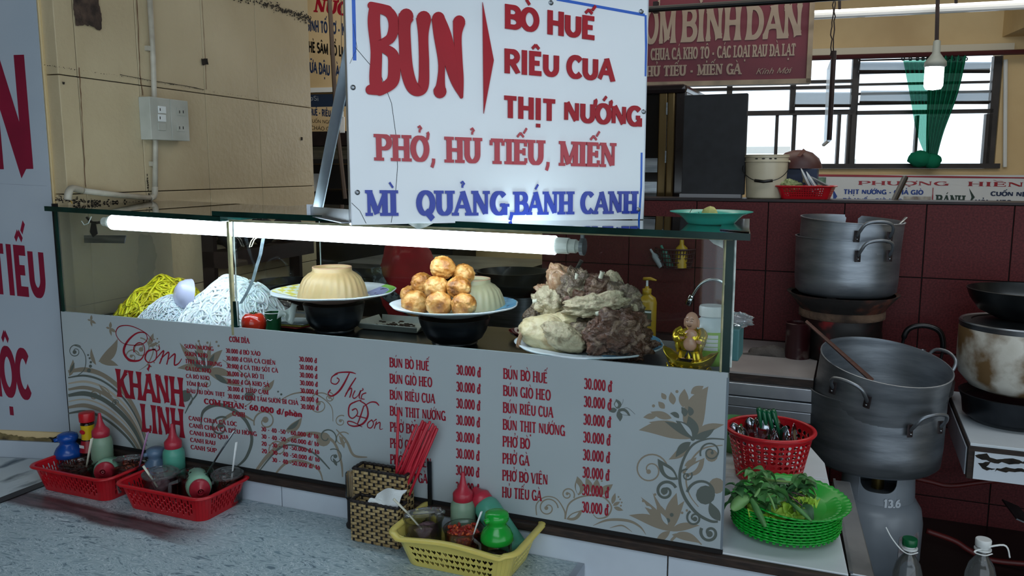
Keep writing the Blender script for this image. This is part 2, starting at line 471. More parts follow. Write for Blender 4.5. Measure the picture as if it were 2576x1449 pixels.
# ================================================================ materials
m_beige = mat('beige_painted_plaster', '#c6b797', '#a59474', scale=2.2, detail=8, lo=.3, hi=.8, rough=.38, bump=.25, bscale=45)
m_beige2 = mat('cream_plaster', '#d8c193', '#c0a67a', scale=1.5, rough=.6, bump=.15, bscale=30)
m_white_lam = mat('white_laminate', '#cdd5da', '#b9c3ca', scale=3, rough=.25, bump=.02)
m_tile_w = mat('white_tile', '#bcc6d0', '#aab4c0', scale=4, rough=.22)
m_banner = mat('grey_white_vinyl', '#a3acb6', '#97a2ad', scale=2, rough=.3, bump=.06, bscale=12)
m_red_ink = mat('red_vinyl', '#9c1428', '#8a1024', scale=5, rough=.35)
m_darkred_ink = mat('dark_red_vinyl', '#7d1230', '#6c0f2a', scale=5, rough=.4)
m_maroon = mat('maroon_stone_tile', '#5a2022', '#3c1214', '#4b191b', scale=160, detail=3, lo=.3, hi=.7, rough=.5, spec=.22, bump=.05, bscale=120)
m_grout = plain('dark_grout', '#0e0b0b', .9)
m_grout_w = plain('dirty_grout', '#4a4038', .9)
m_black = plain('black_plastic', '#0b0c0e', .35)
m_blackmat = plain('soot_black', '#0a0a0b', .8)
m_wood_brown = mat('worn_brown_edge', '#1c1411', '#33251d', scale=30, rough=.7, stretch=(1, 6, 6))
m_darkmetal = mat('dark_painted_metal', '#2b2022', '#1a1517', scale=9, rough=.5, metal=.3)
m_steel = mat('brushed_steel', '#9da3a8', '#6f757b', scale=6, detail=6, rough=.34, metal=1, stretch=(1, 1, 12))
m_alu = mat('aluminium_profile', '#b9bec4', '#9aa0a8', scale=8, rough=.38, metal=.85)
m_alupot = mat('scuffed_aluminium', '#989fa6', '#6e757c', '#848b92', scale=5, detail=7, rough=.42, metal=.85, bump=.04, bscale=25, stretch=(1, 1, 5))
m_floor = mat('dark_wet_floor', '#26221f', '#141110', scale=3, rough=.3)
m_ceil = mat('dim_ceiling', '#857a66', '#6b6252', scale=2, rough=.8)
m_white_pl = plain('white_plastic', '#d7dcdc', .35)
m_white_gl = plain('white_gloss', '#e6eaec', .15)
m_edge = mat('green_glass_edge', '#0c2f2a', '#06201d', scale=12, rough=.2, spec=.25)
m_glass = glass('clear_case_glass', (.86, .93, .92), .9)
m_glass_top = glass('top_case_glass', (.62, .74, .73), 1.6, .015)
m_glass_dirty = glass('grimy_side_glass', (.75, .76, .7), .7, .08, film=.45, film_col=(.26, .25, .2))
m_outside = None

# ================================================================ floors, ceiling, enclosing walls
struct(MB().bbox((-6, -4, -.86), (5, 7.2, -.8)).build('floor', m_floor))
struct(MB().bbox((-.45, 2.33, -.8), (1.6, 3.1, -.465)).build('trim_1', m_floor))      # raised kitchen floor
struct(MB().bbox((-6, -4, 2.2), (5, 7.2, 2.26)).build('ceiling', m_ceil))
struct(MB().bbox((2.6, 1.2, -.8), (2.68, 7.2, 2.2)).build('wall_right', m_beige2))
struct(MB().bbox((-6.0, -4, -.8), (-5.9, 7.2, 2.2)).build('wall_left', m_beige2))

struct(MB().bbox((-6, -4.1, -.8), (-1.2, -4, 2.2)).build('wall_light_block', m_beige2))      # unseen wall added to block daylight from behind left, open on the right
# ---- beige wall left of the stall, laid of rendered slabs
WL = Plane((-1.995, 1.585, 0), 94.9)
wall = sempty('wall_stall')
mbk = MB()
a = WL.pt(-.02, -.8, -.02); b = WL.pt(1.30, -.8, -.02)
def slab(P, u0, u1, z0, z1, o0, o1):
    q = [P.pt(u0, z0, o0), P.pt(u1, z0, o0), P.pt(u1, z0, o1), P.pt(u0, z0, o1)]
    return q + [V((v.x, v.y, z1)) for v in q]
mbk.hexa(slab(WL, .06, 1.305, -.8, 2.2, -.14, -.006)); mbk.build('wall_core', m_blackmat, wall)
cols = [.035, WL.uv(199, 240)[0], WL.uv(352, 240)[0], WL.uv(516, 240)[0], WL.uv(650, 240)[0], 1.31]
rows = [-.8, .37, .684, 1.005, 1.55, 2.2]
for i in range(len(cols)-1):
    for j in range(len(rows)-1):
        g = .0012
        o = MB().hexa(slab(WL, cols[i]+g, cols[i+1]-g, rows[j]+g, rows[j+1]-g, -.08, .001*((i*3+j*5) % 3))).build('wall_slab', m_beige, wall, bevel=.002)
m_stain = mat('exposed_dark_plaster', '#2b221d', '#55443a', scale=30, rough=.95, bump=.6, bscale=90)
m_mold = mat('black_mould', '#0f0d0b', '#2e271f', scale=40, rough=.95)
def blot(P, pts, mtl, parent, jag=.004, off=.004, name='stain_patch', seed=1):
    """irregular patch through pixel outline"""
    rnd = random.Random(seed); q = [P.at(x, y, off) for x, y in pts]; out = []
    for i in range(len(q)):
        a, b = q[i], q[(i+1) % len(q)]; n = max(2, int((b-a).length/.008))
        for k in range(n):
            p = a.lerp(b, k/n); out.append(p + P.u*rnd.uniform(-jag, jag) + V((0, 0, rnd.uniform(-jag, jag))))
    return MB().prism(out, P.n*.0006).build(name, mtl, parent)
blot(WL, [(182, -20), (246, -20), (256, 60), (250, 78), (225, 66), (188, 62)], m_stain, wall, seed=2)
def speckle(P, pts, wpx, n, mtl, parent, off=.004, smin=.001, smax=.005, seed=1):
    rnd = random.Random(seed); mb = MB()
    for _ in range(n):
        i = rnd.randrange(len(pts)-1); t = rnd.random()
        c = P.at(pts[i][0]*(1-t)+pts[i+1][0]*t, pts[i][1]*(1-t)+pts[i+1][1]*t+rnd.gauss(0, wpx*.45), off+rnd.uniform(0, .0003))
        k = rnd.randint(4, 6); r = rnd.uniform(smin, smax); a0 = rnd.random()*6
        mb.add([c+P.u*r*rnd.uniform(.5, 1.6)*math.cos(a0+2*PI*j/k)+V((0, 0, r*rnd.uniform(.4, 1.0)*math.sin(a0+2*PI*j/k))) for j in range(k)], [list(range(k))])
    return mb.build('mould_specks', mtl, parent, kind='stuff')
speckle(WL, [(560, -14), (660, 8), (700, 18), (750, 42), (782, 50)], 13, 300, m_mold, wall, seed=3)
speckle(WL, [(700, 20), (780, 46)], 7, 160, m_mold, wall, seed=33)
speckle(WL, [(140, 500), (250, 509), (380, 512)], 8, 240, m_mold, wall, seed=4, smax=.004)
speckle(WL, [(110, 163), (199, 176), (352, 199), (516, 228), (650, 247), (780, 268)], 2, 150, m_mold, wall, seed=5, smin=.0005, smax=.0018)
speckle(WL, [(370, 440), (376, 505)], 12, 60, m_mold, wall, seed=8, smax=.003)
m_crack = plain('rust_crack', '#5c3d28', .9)
def line(P, pts, w, mtl, parent, off=.0035, name='crack_line', jag=.0):
    q = []
    for i in range(len(pts)-1):
        for k in range(8):
            t = k/8; q.append((pts[i][0]*(1-t)+pts[i+1][0]*t + random.uniform(-jag, jag), pts[i][1]*(1-t)+pts[i+1][1]*t))
    q.append(pts[-1]); uvs = [P.uv(*p) for p in q]
    mb = MB(); emit(mb, [rib_poly(uvs, [w*random.uniform(.6, 1.3) for _ in uvs])], lambda u, z: P.pt(u, z, off), P.n*.0006)
    return mb.build(name, mtl, parent)
line(WL, [(197, 170), (205, 300), (213, 470)], .0025, m_crack, wall, jag=1.2)
line(WL, [(343, 0), (350, 190), (357, 240)], .003, m_crack, wall, jag=1)
line(WL, [(506, 0), (514, 140), (517, 225)], .002, m_crack, wall)
line(WL, [(300, 188), (380, 203), (470, 217), (512, 226)], .002, m_mold, wall, jag=1)
blot(WL, [(506, 148), (522, 148), (524, 162), (508, 164)], m_mold, wall, jag=.002, seed=6)
blot(WL, [(157, 205), (163, 206), (163, 212), (158, 212)], m_mold, wall, jag=.001, seed=7)
blot(WL, [(757, 345), (761, 345), (761, 353), (757, 353)], m_mold, wall, jag=.0005, seed=8)
# flaked plaster seen low through the case
blot(WL, [(352, 590), (380, 590), (395, 640), (385, 700), (352, 735), (345, 660)], mat('peeled_pale_plaster', '#8f8a6a', '#77725a', scale=10, rough=.9), wall, seed=9)

# ---- pillar with banner at far left
PL = Plane((-2.036, 1.607, 0), 15.6)
pil = sempty('wall_pillar')
MB().hexa(slab(PL, -.75, 0, -.8, 2.2, -.5, -.004)).build('pillar_body', m_beige2, pil)
MB().hexa(slab(PL, -.75, .002, -.8, -.026, -.49, .006)).build('base_tile', m_tile_w, pil)
blot(PL, [(-90, 1070), (60, 1100), (120, 1102), (176, 1092), (180, 1128), (130, 1124), (60, 1112), (-90, 1100)], mat('broken_plaster_edge', '#8a7a52', '#3a3020', scale=25, rough=.95), pil, jag=.003, off=-.002, name='plaster_edge')
blot(PL, [(125, 1102), (168, 1092), (178, 1112), (176, 1126), (134, 1122)], m_blackmat, pil, jag=.003, off=.001, name='plaster_gap')
bn = thing('wall_banner', 'grey white vinyl banner with tall dark red letters on the left pillar', 'banner', PL.pt(-.2, .6, .002))
MB().hexa(slab(PL, -.74, -.004, PL.uv(150, 1086)[1], 2.15, .000, .003)).build('banner_sheet', m_banner, bn)
line(PL, [(0, 462), (120, 468)], .0012, plain('banner_seam', '#8a929b', .5), bn, off=.0034, name='seam')
write(PL, 'AN', (-122, 462), (92, 460), 107, 'sans', m_darkred_ink, parent=bn, off=.0034)
write(PL, 'HỦ TIẾU', (-118, 728), (118, 752), 600, 'sans', m_darkred_ink, parent=bn, off=.0034)
write(PL, 'MỘC', (-38, 992), (80, 1008), 862, 'sans', m_darkred_ink, parent=bn, off=.0034)
# dark joint between pillar and case
MB().bbox((-2.004, 1.574, .0), (-1.999, 1.59, .66)).build('joint_strip', m_blackmat, pil)

# ---- tiled ledge under the case
led = sempty('trim_2')
MB().prism([(-2.02, 1.575, -.006), (.026, 1.575, -.006), (-.034, 2.186, -.006), (-.073, 2.302, -.006), (-.3, 2.31, -.006), (-.3, 1.99, -.006), (-2.02, 1.99, -.006)][::-1], (0, 0, -.79)).build('ledge_core', m_grout_w, led)
MB().prism([(-2.02, 1.573, -.006), (.028, 1.573, -.006), (-.0, 1.85, -.006), (-.4, 1.81, -.006), (-2.02, 1.81, -.006)], (0, 0, .006)).build('ledge_tile', m_white_lam, led, bevel=.0015)
MB().prism([(-.4, 1.813, -.006), (-.0005, 1.853, -.006), (-.022, 2.07, -.006), (-.4, 2.03, -.006)], (0, 0, .006)).build('ledge_tile', m_white_lam, led, bevel=.0015)
MB().prism([(-.4, 2.033, -.006), (-.0225, 2.073, -.006), (-.034, 2.186, -.006), (-.073, 2.302, -.006), (-.4, 2.302, -.006)], (0, 0, .006)).build('ledge_tile', m_white_lam, led, bevel=.0015)
MB().bbox((-2.02, 1.556, -.021), (.031, 1.573, -.002)).build('wood_edge', m_wood_brown, led, bevel=.003)
for k in range(5):
    x0, x1 = -2.23+.48*k, -1.75+.48*k
    x0 = max(-2.02, x0); x1 = min(.026, x1)
    for z0, z1 in ((-.268, -.021), (-.52, -.272), (-.8, -.524)):
        MB().bbox((x0+.0015, 1.566, z0), (x1-.0015, 1.574, z1)).build('ledge_face_tile', m_tile_w, led, bevel=.001)
# steel rail fixed to the ledge's right end
rl = thing('steel_rail', 'brushed steel channel running along the right end of the white ledge', 'rail', (.05, 1.85, -.03))
mb = MB(); mb.prism([(.03, 1.60, -.055), (.075, 1.60, -.055), (.028, 2.10, -.055), (-.012, 2.10, -.055)], (0, 0, .045)); mb.build('channel', m_steel, rl, bevel=.002)
mb = MB(); mb.prism([(.029, 1.602, -.0099), (.036, 1.602, -.0099), (-.006, 2.098, -.0099), (-.0115, 2.098, -.0099)], (0, 0, .004)); mb.build('raised_lip', m_steel, rl)

# ---- customer table
def formica():
    m = bpy.data.materials.new('swirl_formica'); m.use_nodes = True; nt = m.node_tree; b = nt.nodes['Principled BSDF']; L = nt.links.new
    tc = nt.nodes.new('ShaderNodeTexCoord'); mp = nt.nodes.new('ShaderNodeMapping'); L(tc.outputs['Object'], mp.inputs[0])
    mp.inputs['Scale'].default_value = (.8, 2.0, 1)
    n = nt.nodes.new('ShaderNodeTexNoise'); n.inputs['Scale'].default_value = 14; n.inputs['Detail'].default_value = 1.2; n.inputs['Distortion'].default_value = 5.5
    L(mp.outputs[0], n.inputs['Vector'])
    r = nt.nodes.new('ShaderNodeValToRGB'); e = r.color_ramp.elements
    e[0].position = .30; e[0].color = lin('#5d7380'); e[1].position = .72; e[1].color = lin('#6f8894')
    for p, c in ((.38, '#a2b5bc'), (.43, '#7c94a2'), (.49, '#c8d4d7'), (.54, '#869ea9'), (.60, '#b0c1c6')):
        q = e.new(p); q.color = lin(c)
    L(n.outputs[0], r.inputs[0])
    # worn red-brown patch along the back edge
    sp = nt.nodes.new('ShaderNodeSeparateXYZ'); L(tc.outputs['Object'], sp.inputs[0])
    n2 = nt.nodes.new('ShaderNodeTexNoise'); n2.inputs['Scale'].default_value = 7; n2.inputs['Detail'].default_value = 8; L(tc.outputs['Object'], n2.inputs['Vector'])
    def M(op, a, bb, c=None):
        q = nt.nodes.new('ShaderNodeMath'); q.operation = op
        for i, x in enumerate((a, bb, c)):
            if x is None: continue
            if isinstance(x, (int, float)): q.inputs[i].default_value = x
            else: L(x, q.inputs[i])
        return q.outputs[0]
    # distance from the wear line running from left-back to the right
    d = M('ADD', M('MULTIPLY', sp.outputs[0], .0), sp.outputs[1])
    d = M('ADD', d, M('MULTIPLY', M('SUBTRACT', n2.outputs[0], .5), .05))
    w = M('SUBTRACT', 1, M('MULTIPLY', M('ABSOLUTE', M('SUBTRACT', d, 1.350), None), 24))
    fx = M('MULTIPLY', M('SUBTRACT', -1.30, sp.outputs[0]), 3.6)
    w = M('MINIMUM', w, fx); w = M('MULTIPLY', w, 2.2)
    cl = nt.nodes.new('ShaderNodeClamp'); L(w, cl.inputs[0])
    mx = nt.nodes.new('ShaderNodeMix'); mx.data_type = 'RGBA'
    L(M('MULTIPLY', cl.outputs[0], .94), mx.inputs[0]); L(r.outputs[0], mx.inputs[6])
    n3 = nt.nodes.new('ShaderNodeTexNoise'); n3.inputs['Scale'].default_value = 40; mp3 = nt.nodes.new('ShaderNodeMapping'); mp3.inputs['Scale'].default_value = (.25, 2, 1)
    L(tc.outputs['Object'], mp3.inputs[0]); L(mp3.outputs[0], n3.inputs['Vector'])
    r3 = nt.nodes.new('ShaderNodeValToRGB'); r3.color_ramp.elements[0].color = lin('#2c2023'); r3.color_ramp.elements[1].color = lin('#5d454a'); r3.color_ramp.elements[0].position = .35; r3.color_ramp.elements[1].position = .65
    L(n3.outputs[0], r3.inputs[0]); L(r3.outputs[0], mx.inputs[7])
    L(mx.outputs[2], b.inputs['Base Color']); b.inputs['Roughness'].default_value = .32
    return m
m_formica = formica()
ZT = -.075
tb = thing('counter_table', 'blue grey swirl pattern laminate table in front of the food stall', 'table', (0, 0, 0))
MB().bbox((-1.93, -.1, ZT-.03), (-.50, 1.564, ZT)).build('tabletop', m_formica, tb)
MB().bbox((-.4995, -.1, ZT-.032), (-.485, 1.564, ZT+.001)).build('edge_trim', m_alu, tb)
MB().bbox((-1.962, -.1, ZT-.032), (-1.9305, 1.564, ZT+.002)).build('black_edge_trim', m_black, tb)
for x in (-1.85, -.6):
    for y in (.1, 1.45): MB().bbox((x-.02, y-.02, -.8), (x+.02, y+.02, ZT-.03)).build('leg', m_steel, tb)
m_paint = mat('white_top_with_blue_print', '#c3ced3', '#2c4250', scale=7, detail=8, lo=.52, hi=.66, rough=.25, stretch=(2, .7, 1))
t2 = thing('side_table', 'white table with dark blue brush pattern beside the pillar', 'table', (-2.4, 1.2, -.8))
MB().prism([(-3.0, .2, ZT-.03), (-1.964, .2, ZT-.03), (-1.964, 1.555, ZT-.03), (-2.03, 1.595, ZT-.03), (-2.77, 1.39, ZT-.03), (-3.0, 1.32, ZT-.03)], (0, 0, .03)).build('tabletop', m_paint, t2)
for x in (-2.9, -2.05): MB().bbox((x-.02, .3, -.8), (x+.02, .34, ZT-.03)).build('leg', m_steel, t2)

# ---- maroon tiled half wall behind the kitchen
mw = sempty('wall_back')
YW = 3.1
MB().bbox((-1.16, YW+.006, -.8), (1.2, YW+.16, .636)).build('wall_core', m_grout, mw)
MB().bbox((-1.16, YW-.002, .637), (1.2, YW+.18, .645)).build('wall_cap', m_darkmetal, mw)
xs = [-.03+.2565*k for k in range(-5, 6)]
xs = [max(-1.16, x) for x in xs if x > -1.4]
zs = [.636, .385, .127, -.13, -.385, -.64]
for i in range(len(xs)-1):
    for j in range(len(zs)-1):
        if xs[i+1]-xs[i] < .02: continue
        MB().bbox((xs[i]+.0018, YW, zs[j+1]+.0018), (min(1.2, xs[i+1])-.0018, YW+.012, zs[j]-.0018)).build('wall_tile', m_maroon, mw, bevel=.001)

# ---- kitchen counter left (rag) with aluminium front
kc = thing('kitchen_counter', 'white topped kitchen counter with grooved aluminium front behind the stall', 'counter', (-.8, 2.9, -.465))
MB().bbox((-1.62, 2.58, .095), (-.405, 2.90, .125)).bbox((-1.15, 2.90, .095), (-.405, 3.097, .125)).build('worktop', mat('dark_wet_worktop', '#3b4148', '#22262a', scale=5, rough=.2, metal=.5), kc)
MB().bbox((-.355, 2.58, .119), (-.085, 3.097, .125)).build('worktop_tile', mat('dull_white_tile', '#9b9694', '#8a8583', scale=6, rough=.35), kc)
MB().bbox((-.403, 2.58, .110), (-.357, 3.097, .1235)).build('dark_gap_strip', m_blackmat, kc)
MB().bbox((-.405, 2.58, .095), (-.085, 3.097, .1185)).build('worktop_base', m_wood_brown, kc)
for z0, z1, y in ((.055, .094, 2.56), (.022, .052, 2.555), (-.012, .02, 2.56)):
    MB().bbox((-.42, y, z0), (-.085, 2.60, z1)).build('front_rail', m_alu, kc, bevel=.002)
MB().bbox((-1.60, 2.6, -.8), (-1.55, 2.88, .095)).build('leg', m_darkmetal, kc)
MB().bbox((-.14, 3.0, -.464), (-.10, 3.09, -.013)).build('leg', m_darkmetal, kc)
# ---- right counter
rc = thing('stove_counter', 'white tiled counter with black chipped edge carrying the dented white pot', 'counter', (.6, 2.8, -.465))
m_chip = mat('chipped_white_tile_face', '#c4cdd6', '#1a1512', scale=9, detail=8, lo=.60, hi=.64, rough=.3)
MB().bbox((.334, 2.51, -.008), (.72, 2.80, 0)).build('worktop_tile', m_white_lam, rc, bevel=.001)
MB().bbox((.334, 2.803, -.008), (.72, 3.097, 0)).build('worktop_tile', m_white_lam, rc, bevel=.001)
MB().bbox((.723, 2.51, -.008), (1.15, 3.097, 0)).build('worktop_tile', m_white_lam, rc, bevel=.001)
MB().bbox((.33, 2.503, -.10), (1.15, 3.097, -.0085)).build('worktop_core', m_wood_brown, rc)
MB().bbox((.345, 2.499, -.098), (.75, 2.5025, -.02)).build('face_tile', m_chip, rc)
MB().bbox((.753, 2.499, -.098), (1.15, 2.5025, -.02)).build('face_tile', m_chip, rc)
PF = Plane((0, 2.4988, 0), 0)
for k_, pts in enumerate(([(2450, 1146), (2480, 1142), (2500, 1156), (2540, 1152), (2576, 1160), (2620, 1156), (2620, 1166), (2560, 1168), (2510, 1164), (2470, 1158)], [(2462, 1166), (2490, 1162), (2484, 1174), (2504, 1178), (2480, 1184)], [(2500, 1184), (2530, 1174), (2560, 1180), (2600, 1182), (2600, 1190), (2540, 1188)])):
    blot(PF, pts, m_mold, rc, jag=.003, off=.0003, name='chipped_patch', seed=20+k_)
MB().bbox((.3265, 2.53, -.098), (.3295, 3.09, -.02)).build('face_tile', m_tile_w, rc)
MB().bbox((1.0, 2.7, -.464), (1.1, 3.05, -.10)).build('leg', m_blackmat, rc)

# ================================================================ window wall far behind
WB = Plane(ony(2300, 300, 6.0), 10.0)
wb = sempty('wall_window')
def wrect(mb, P, px0, py0, px1, py1, d, off=0, z=None):
    """box on plane P over a pixel rectangle"""
    pa, pb = P.uv(px0, py1), P.uv(px1, py0)
    mb.hexa(slab(P, pa[0], pb[0], P.uv((px0+px1)/2, py1)[1], P.uv((px0+px1)/2, py0)[1], off, off+d)); return mb
def zz(px, py): return WB.uv(px, py)[1]
uL, uR = WB.uv(1600, 300)[0]-4.2, WB.uv(2512, 300)[0]
zT, zB = zz(2300, 124), zz(2300, 424)
uE = 4.5
mb = MB(); mb.hexa(slab(WB, uL, uE, zT, 2.2, -.2, 0)); mb.build('wall_above_window', m_beige2, wb)
mb = MB(); mb.hexa(slab(WB, uL, uE, -.8, zB, -.2, 0)); mb.build('wall_below_window', m_beige2, wb)
mb = MB(); mb.hexa(slab(WB, uR, uE, zB, zT, -.2, 0)); mb.build('wall_beside_window', m_beige2, wb)
mb = MB(); mb.hexa(slab(WB, uL, WB.uv(1560, 300)[0]-.3, zB, zT, -.2, 0)); mb.build('wall_left_of_window', m_beige2, wb)
mb = MB(); mb.hexa(slab(WB, WB.uv(1620, 200)[0], uR+.04, zz(2300, 136), zz(2300, 118), 0, .05)); mb.build('lintel', plain('pale_lintel', '#cfc8b4', .5), wb)
win = sempty('window_1')
m_frame = mat('dark_brown_window_frame', '#35302f', '#211e1e', scale=8, rough=.5)
def fbar(px0, py0, px1, py1, d=.05, off=-.06, nm='window_frame', mtl=None):
    mb = MB(); pa = WB.uv(px0, py0); pb = WB.uv(px1, py1)
    u0, u1 = sorted((WB.uv(px0, (py0+py1)/2)[0], WB.uv(px1, (py0+py1)/2)[0]))
    z0, z1 = WB.uv((px0+px1)/2, max(py0, py1))[1], WB.uv((px0+px1)/2, min(py0, py1))[1]
    mb.hexa(slab(WB, u0, u1, z0, z1, off, off+d)); return mb.build(nm, mtl or m_frame, win)
fbar(1590, 136, 2522, 148); fbar(1590, 412, 2512, 424, .09); fbar(2140, 140, 2158, 420); fbar(2492, 140, 2512, 420)
fbar(1700, 278, 2150, 290); fbar(2154, 276, 2500, 286); fbar(1988, 205, 2002, 285, nm='window_frame'); fbar(1700, 218, 2145, 226)
fbar(1828, 212, 1842, 285); fbar(1950, 288, 1958, 416, .03); fbar(1993, 288, 2003, 416, .03); fbar(2106, 288, 2114, 416); fbar(2131, 288, 2141, 416)
fbar(2303, 290, 2310, 416); fbar(2478, 286, 2494, 416); fbar(2040, 200, 2146, 208); fbar(1700, 290, 1706, 416); fbar(1590, 140, 1600, 420)
for y in (178, 208, 232, 258): fbar(2158, y-3, 2494, y+3, .03)
m_frost = glass('frosted_louvre', (.75, .8, .84), .5, .3, film=.35, film_col=(.6, .66, .7))
for (x0, y0, x1, y1) in ((2160, 156, 2490, 180), (2162, 228, 2488, 258), (1998, 232, 2140, 266)):
    a, b, c, d = WB.at(x0+4, y0, -.03), WB.at(x1+4, y0, -.03), WB.at(x1, y1, .06), WB.at(x0, y1, .06)
    mb = MB(); mb.prism([a, b, c, d], (0, 0, -.006)); mb.build('louvre_pane', m_frost, win)
    mb = MB(); mb.tube([c, d], .01, 4); mb.build('louvre_rail', m_frame, win)
m_pane = glass('window_pane', (.97, .99, 1), .5)
fbar(1712, 292, 1950, 412, .004, -.045, 'pane', m_pane); fbar(2160, 288, 2300, 412, .004, -.045, 'pane', m_pane); fbar(2312, 288, 2476, 412, .004, -.045, 'pane', m_pane)
fbar(2005, 292, 2104, 412, .004, -.045, 'pane', m_pane); fbar(1712, 228, 1984, 278, .004, -.045, 'pane', m_pane)
# pale building seen through the panes
ob = thing('neighbour_building', 'pale grey building with a metal roof seen faintly through the left window panes', 'building', WB.pt(-.5, .2, -3.5))
wrect(MB(), WB, 1700, 340, 2110, 366, .1, -3.0).build('roof_strip', plain('pale_metal_roof', '#e8eef4', .6), ob)
wrect(MB(), WB, 2345, 385, 2372, 412, .2, -3.2).build('white_box', plain('pale_box', '#dfe6ea', .6), ob)
# dark red rod across the window and cable
rod = MB(); rod.tube([WB.at(2040, 146, .12), WB.at(2576+160, 126, .12)], .016, 8)
tag(rod.build('curtain_rod', plain('rusty_red_rod', '#4a2024', .4)), 'thin dark red rod across the top of the big window', 'rod')
ro2 = MB(); ro2.tube([WB.at(2160, 152, .08), WB.at(2400, 146, .08)], .006, 6)
tag(ro2.build('curtain_wire', m_steel), 'pale wire carrying the curtain rings behind the red rod', 'wire')

# green curtain
m_cur = glass('green_gauze', (.2, .5, .35), .0, film=.975, film_col=(.012, .17, .095))
m_cur_t = glass('thin_green_gauze', (.25, .62, .48), .0, film=.6, film_col=(.02, .26, .15))
cu = thing('green_curtain', 'sheer green curtain knotted at the bottom in the big window', 'curtain', WB.at(2350, 410, .1))
def cur(ptsL, ptsR, mtl, off, amp, waves, nm, seed=0):
    Ls, Rs = spline(ptsL, 8), spline(ptsR, 8); n = len(Ls)-1
    def f(u, v):
        i = v*n; k = int(min(n-1, i)); t = i-k
        lx = Ls[k][0]*(1-t)+Ls[k+1][0]*t; ly = Ls[k][1]*(1-t)+Ls[k+1][1]*t
        rx = Rs[k][0]*(1-t)+Rs[k+1][0]*t; ry = Rs[k][1]*(1-t)+Rs[k+1][1]*t
        px, py = lx*(1-u)+rx*u, ly*(1-u)+ry*u
        return WB.at(px, py, off+amp*math.sin(u*waves*2*PI+seed+v*1.5)*(1-.5*v)+.01*noise.noise(V((u*14, v*3, seed))))
    return MB().grid(f, 70, 26).build(nm, mtl, cu, smooth=True)
cur([(2272, 152), (2288, 235), (2305, 330), (2325, 385)], [(2334, 150), (2333, 235), (2336, 330), (2338, 385)], m_cur_t, .08, .03, 5, 'thin_drape', 1)
cur([(2334, 140), (2333, 235), (2330, 330), (2330, 388)], [(2432, 138), (2410, 235), (2375, 330), (2358, 392)], m_cur, .10, .035, 6, 'gathered_drape', 3)
for (x, y, r, sx) in ((2314, 400, .065, 1.1), (2345, 405, .06, .9)):
    MB().ball(WB.at(x, y, .1), r, 16, 12, (sx, .8, .8), .15, 2.2, seed=x).build('knot', m_cur, cu, smooth=True)
for x in (2272, 2290, 2308, 2322, 2334, 2350, 2366, 2382, 2398, 2414, 2430):
    MB().tube([WB.at(x+4*math.cos(a), 148+4*math.sin(a), .09) for a in [k*PI/3 for k in range(7)]], .004, 4).build('curtain_ring', m_steel, cu)

# banner PHUONG HIEN below the window
bp = thing('shop_banner', 'long white shop banner with red and blue lettering under the window', 'banner', WB.at(2300, 480, .02))
wrect(MB(), WB, 2048, 440, 2800, 560, .01, .03).build('banner_board', mat('white_board', '#d4dade', '#c4ccd2', scale=2, rough=.4), bp)
PB = Plane(WB.at(2300, 480, .042), WB.ang)
line(PB, [(2050, 441), (2700, 449)], .012, m_red_ink, bp, off=.001, name='red_border')
write(PB, 'PHƯỢNG', (2158, 465), (2386, 467), 455, 'wide', m_red_ink, parent=bp)
write(PB, 'HIỀN', (2434, 468), (2576, 470), 457, 'wide', m_red_ink, parent=bp)
m_blue_ink = plain('blue_ink', '#1b3f8f', .4)
m_green_ink = plain('dark_green_ink', '#12332b', .4)
m_blu2 = plain('navy_ink', '#1d3153', .4)
write(PB, 'THỊT NƯỚNG - CHẢ GIÒ', (2122, 488), (2322, 490), 476, 'sans', m_blue_ink, parent=bp)
write(PB, 'BÒ HUẾ - GIÒ HEO', (2120, 509), (2270, 511), 498, 'sans', m_blue_ink, parent=bp)
write(PB, 'BÁNH', (2354, 513), (2426, 515), 490, 'slab', m_green_ink, parent=bp)
write(PB, 'CUỐN NEM', (2492, 493), (2600, 495), 481, 'sans', m_blu2, parent=bp)
write(PB, 'HỎI - HEO', (2452, 515), (2544, 516), 502, 'sans', m_blu2, parent=bp)
MB().prism([PB.at(2438, 474), PB.at(2452, 496), PB.at(2438, 512), PB.at(2444, 496)][::-1], PB.n*.003).build('arrow_mark', m_green_ink, bp)
MB().prism([PB.at(2096, 476), PB.at(2106, 494), PB.at(2096, 508)][::-1], PB.n*.003).build('arrow_mark', m_blue_ink, bp)
line(PB, [(2347, 472), (2345, 512)], .006, m_red_ink, bp, name='divider')
wrect(MB(), PB, 2272, 494, 2342, 512, .003, .001).build('food_photo', mat('printed_food_photo', '#5b4a44', '#c9cdc8', scale=14, rough=.4), bp)
wrect(MB(), PB, 2052, 446, 2078, 470, .003, .001).build('food_photo', mat('printed_green_photo', '#1f3d34', '#7da08a', scale=14, rough=.4), bp)
# black rod leaning in front of the banner
mb = MB(); mb.tube([ony(2242, 520, 3.25), ony(2277, 447, 3.35)], .011, 10)
tag(mb.build('black_rod', m_black), 'black rounded rod sticking up behind the tiled wall before the banner', 'handle')

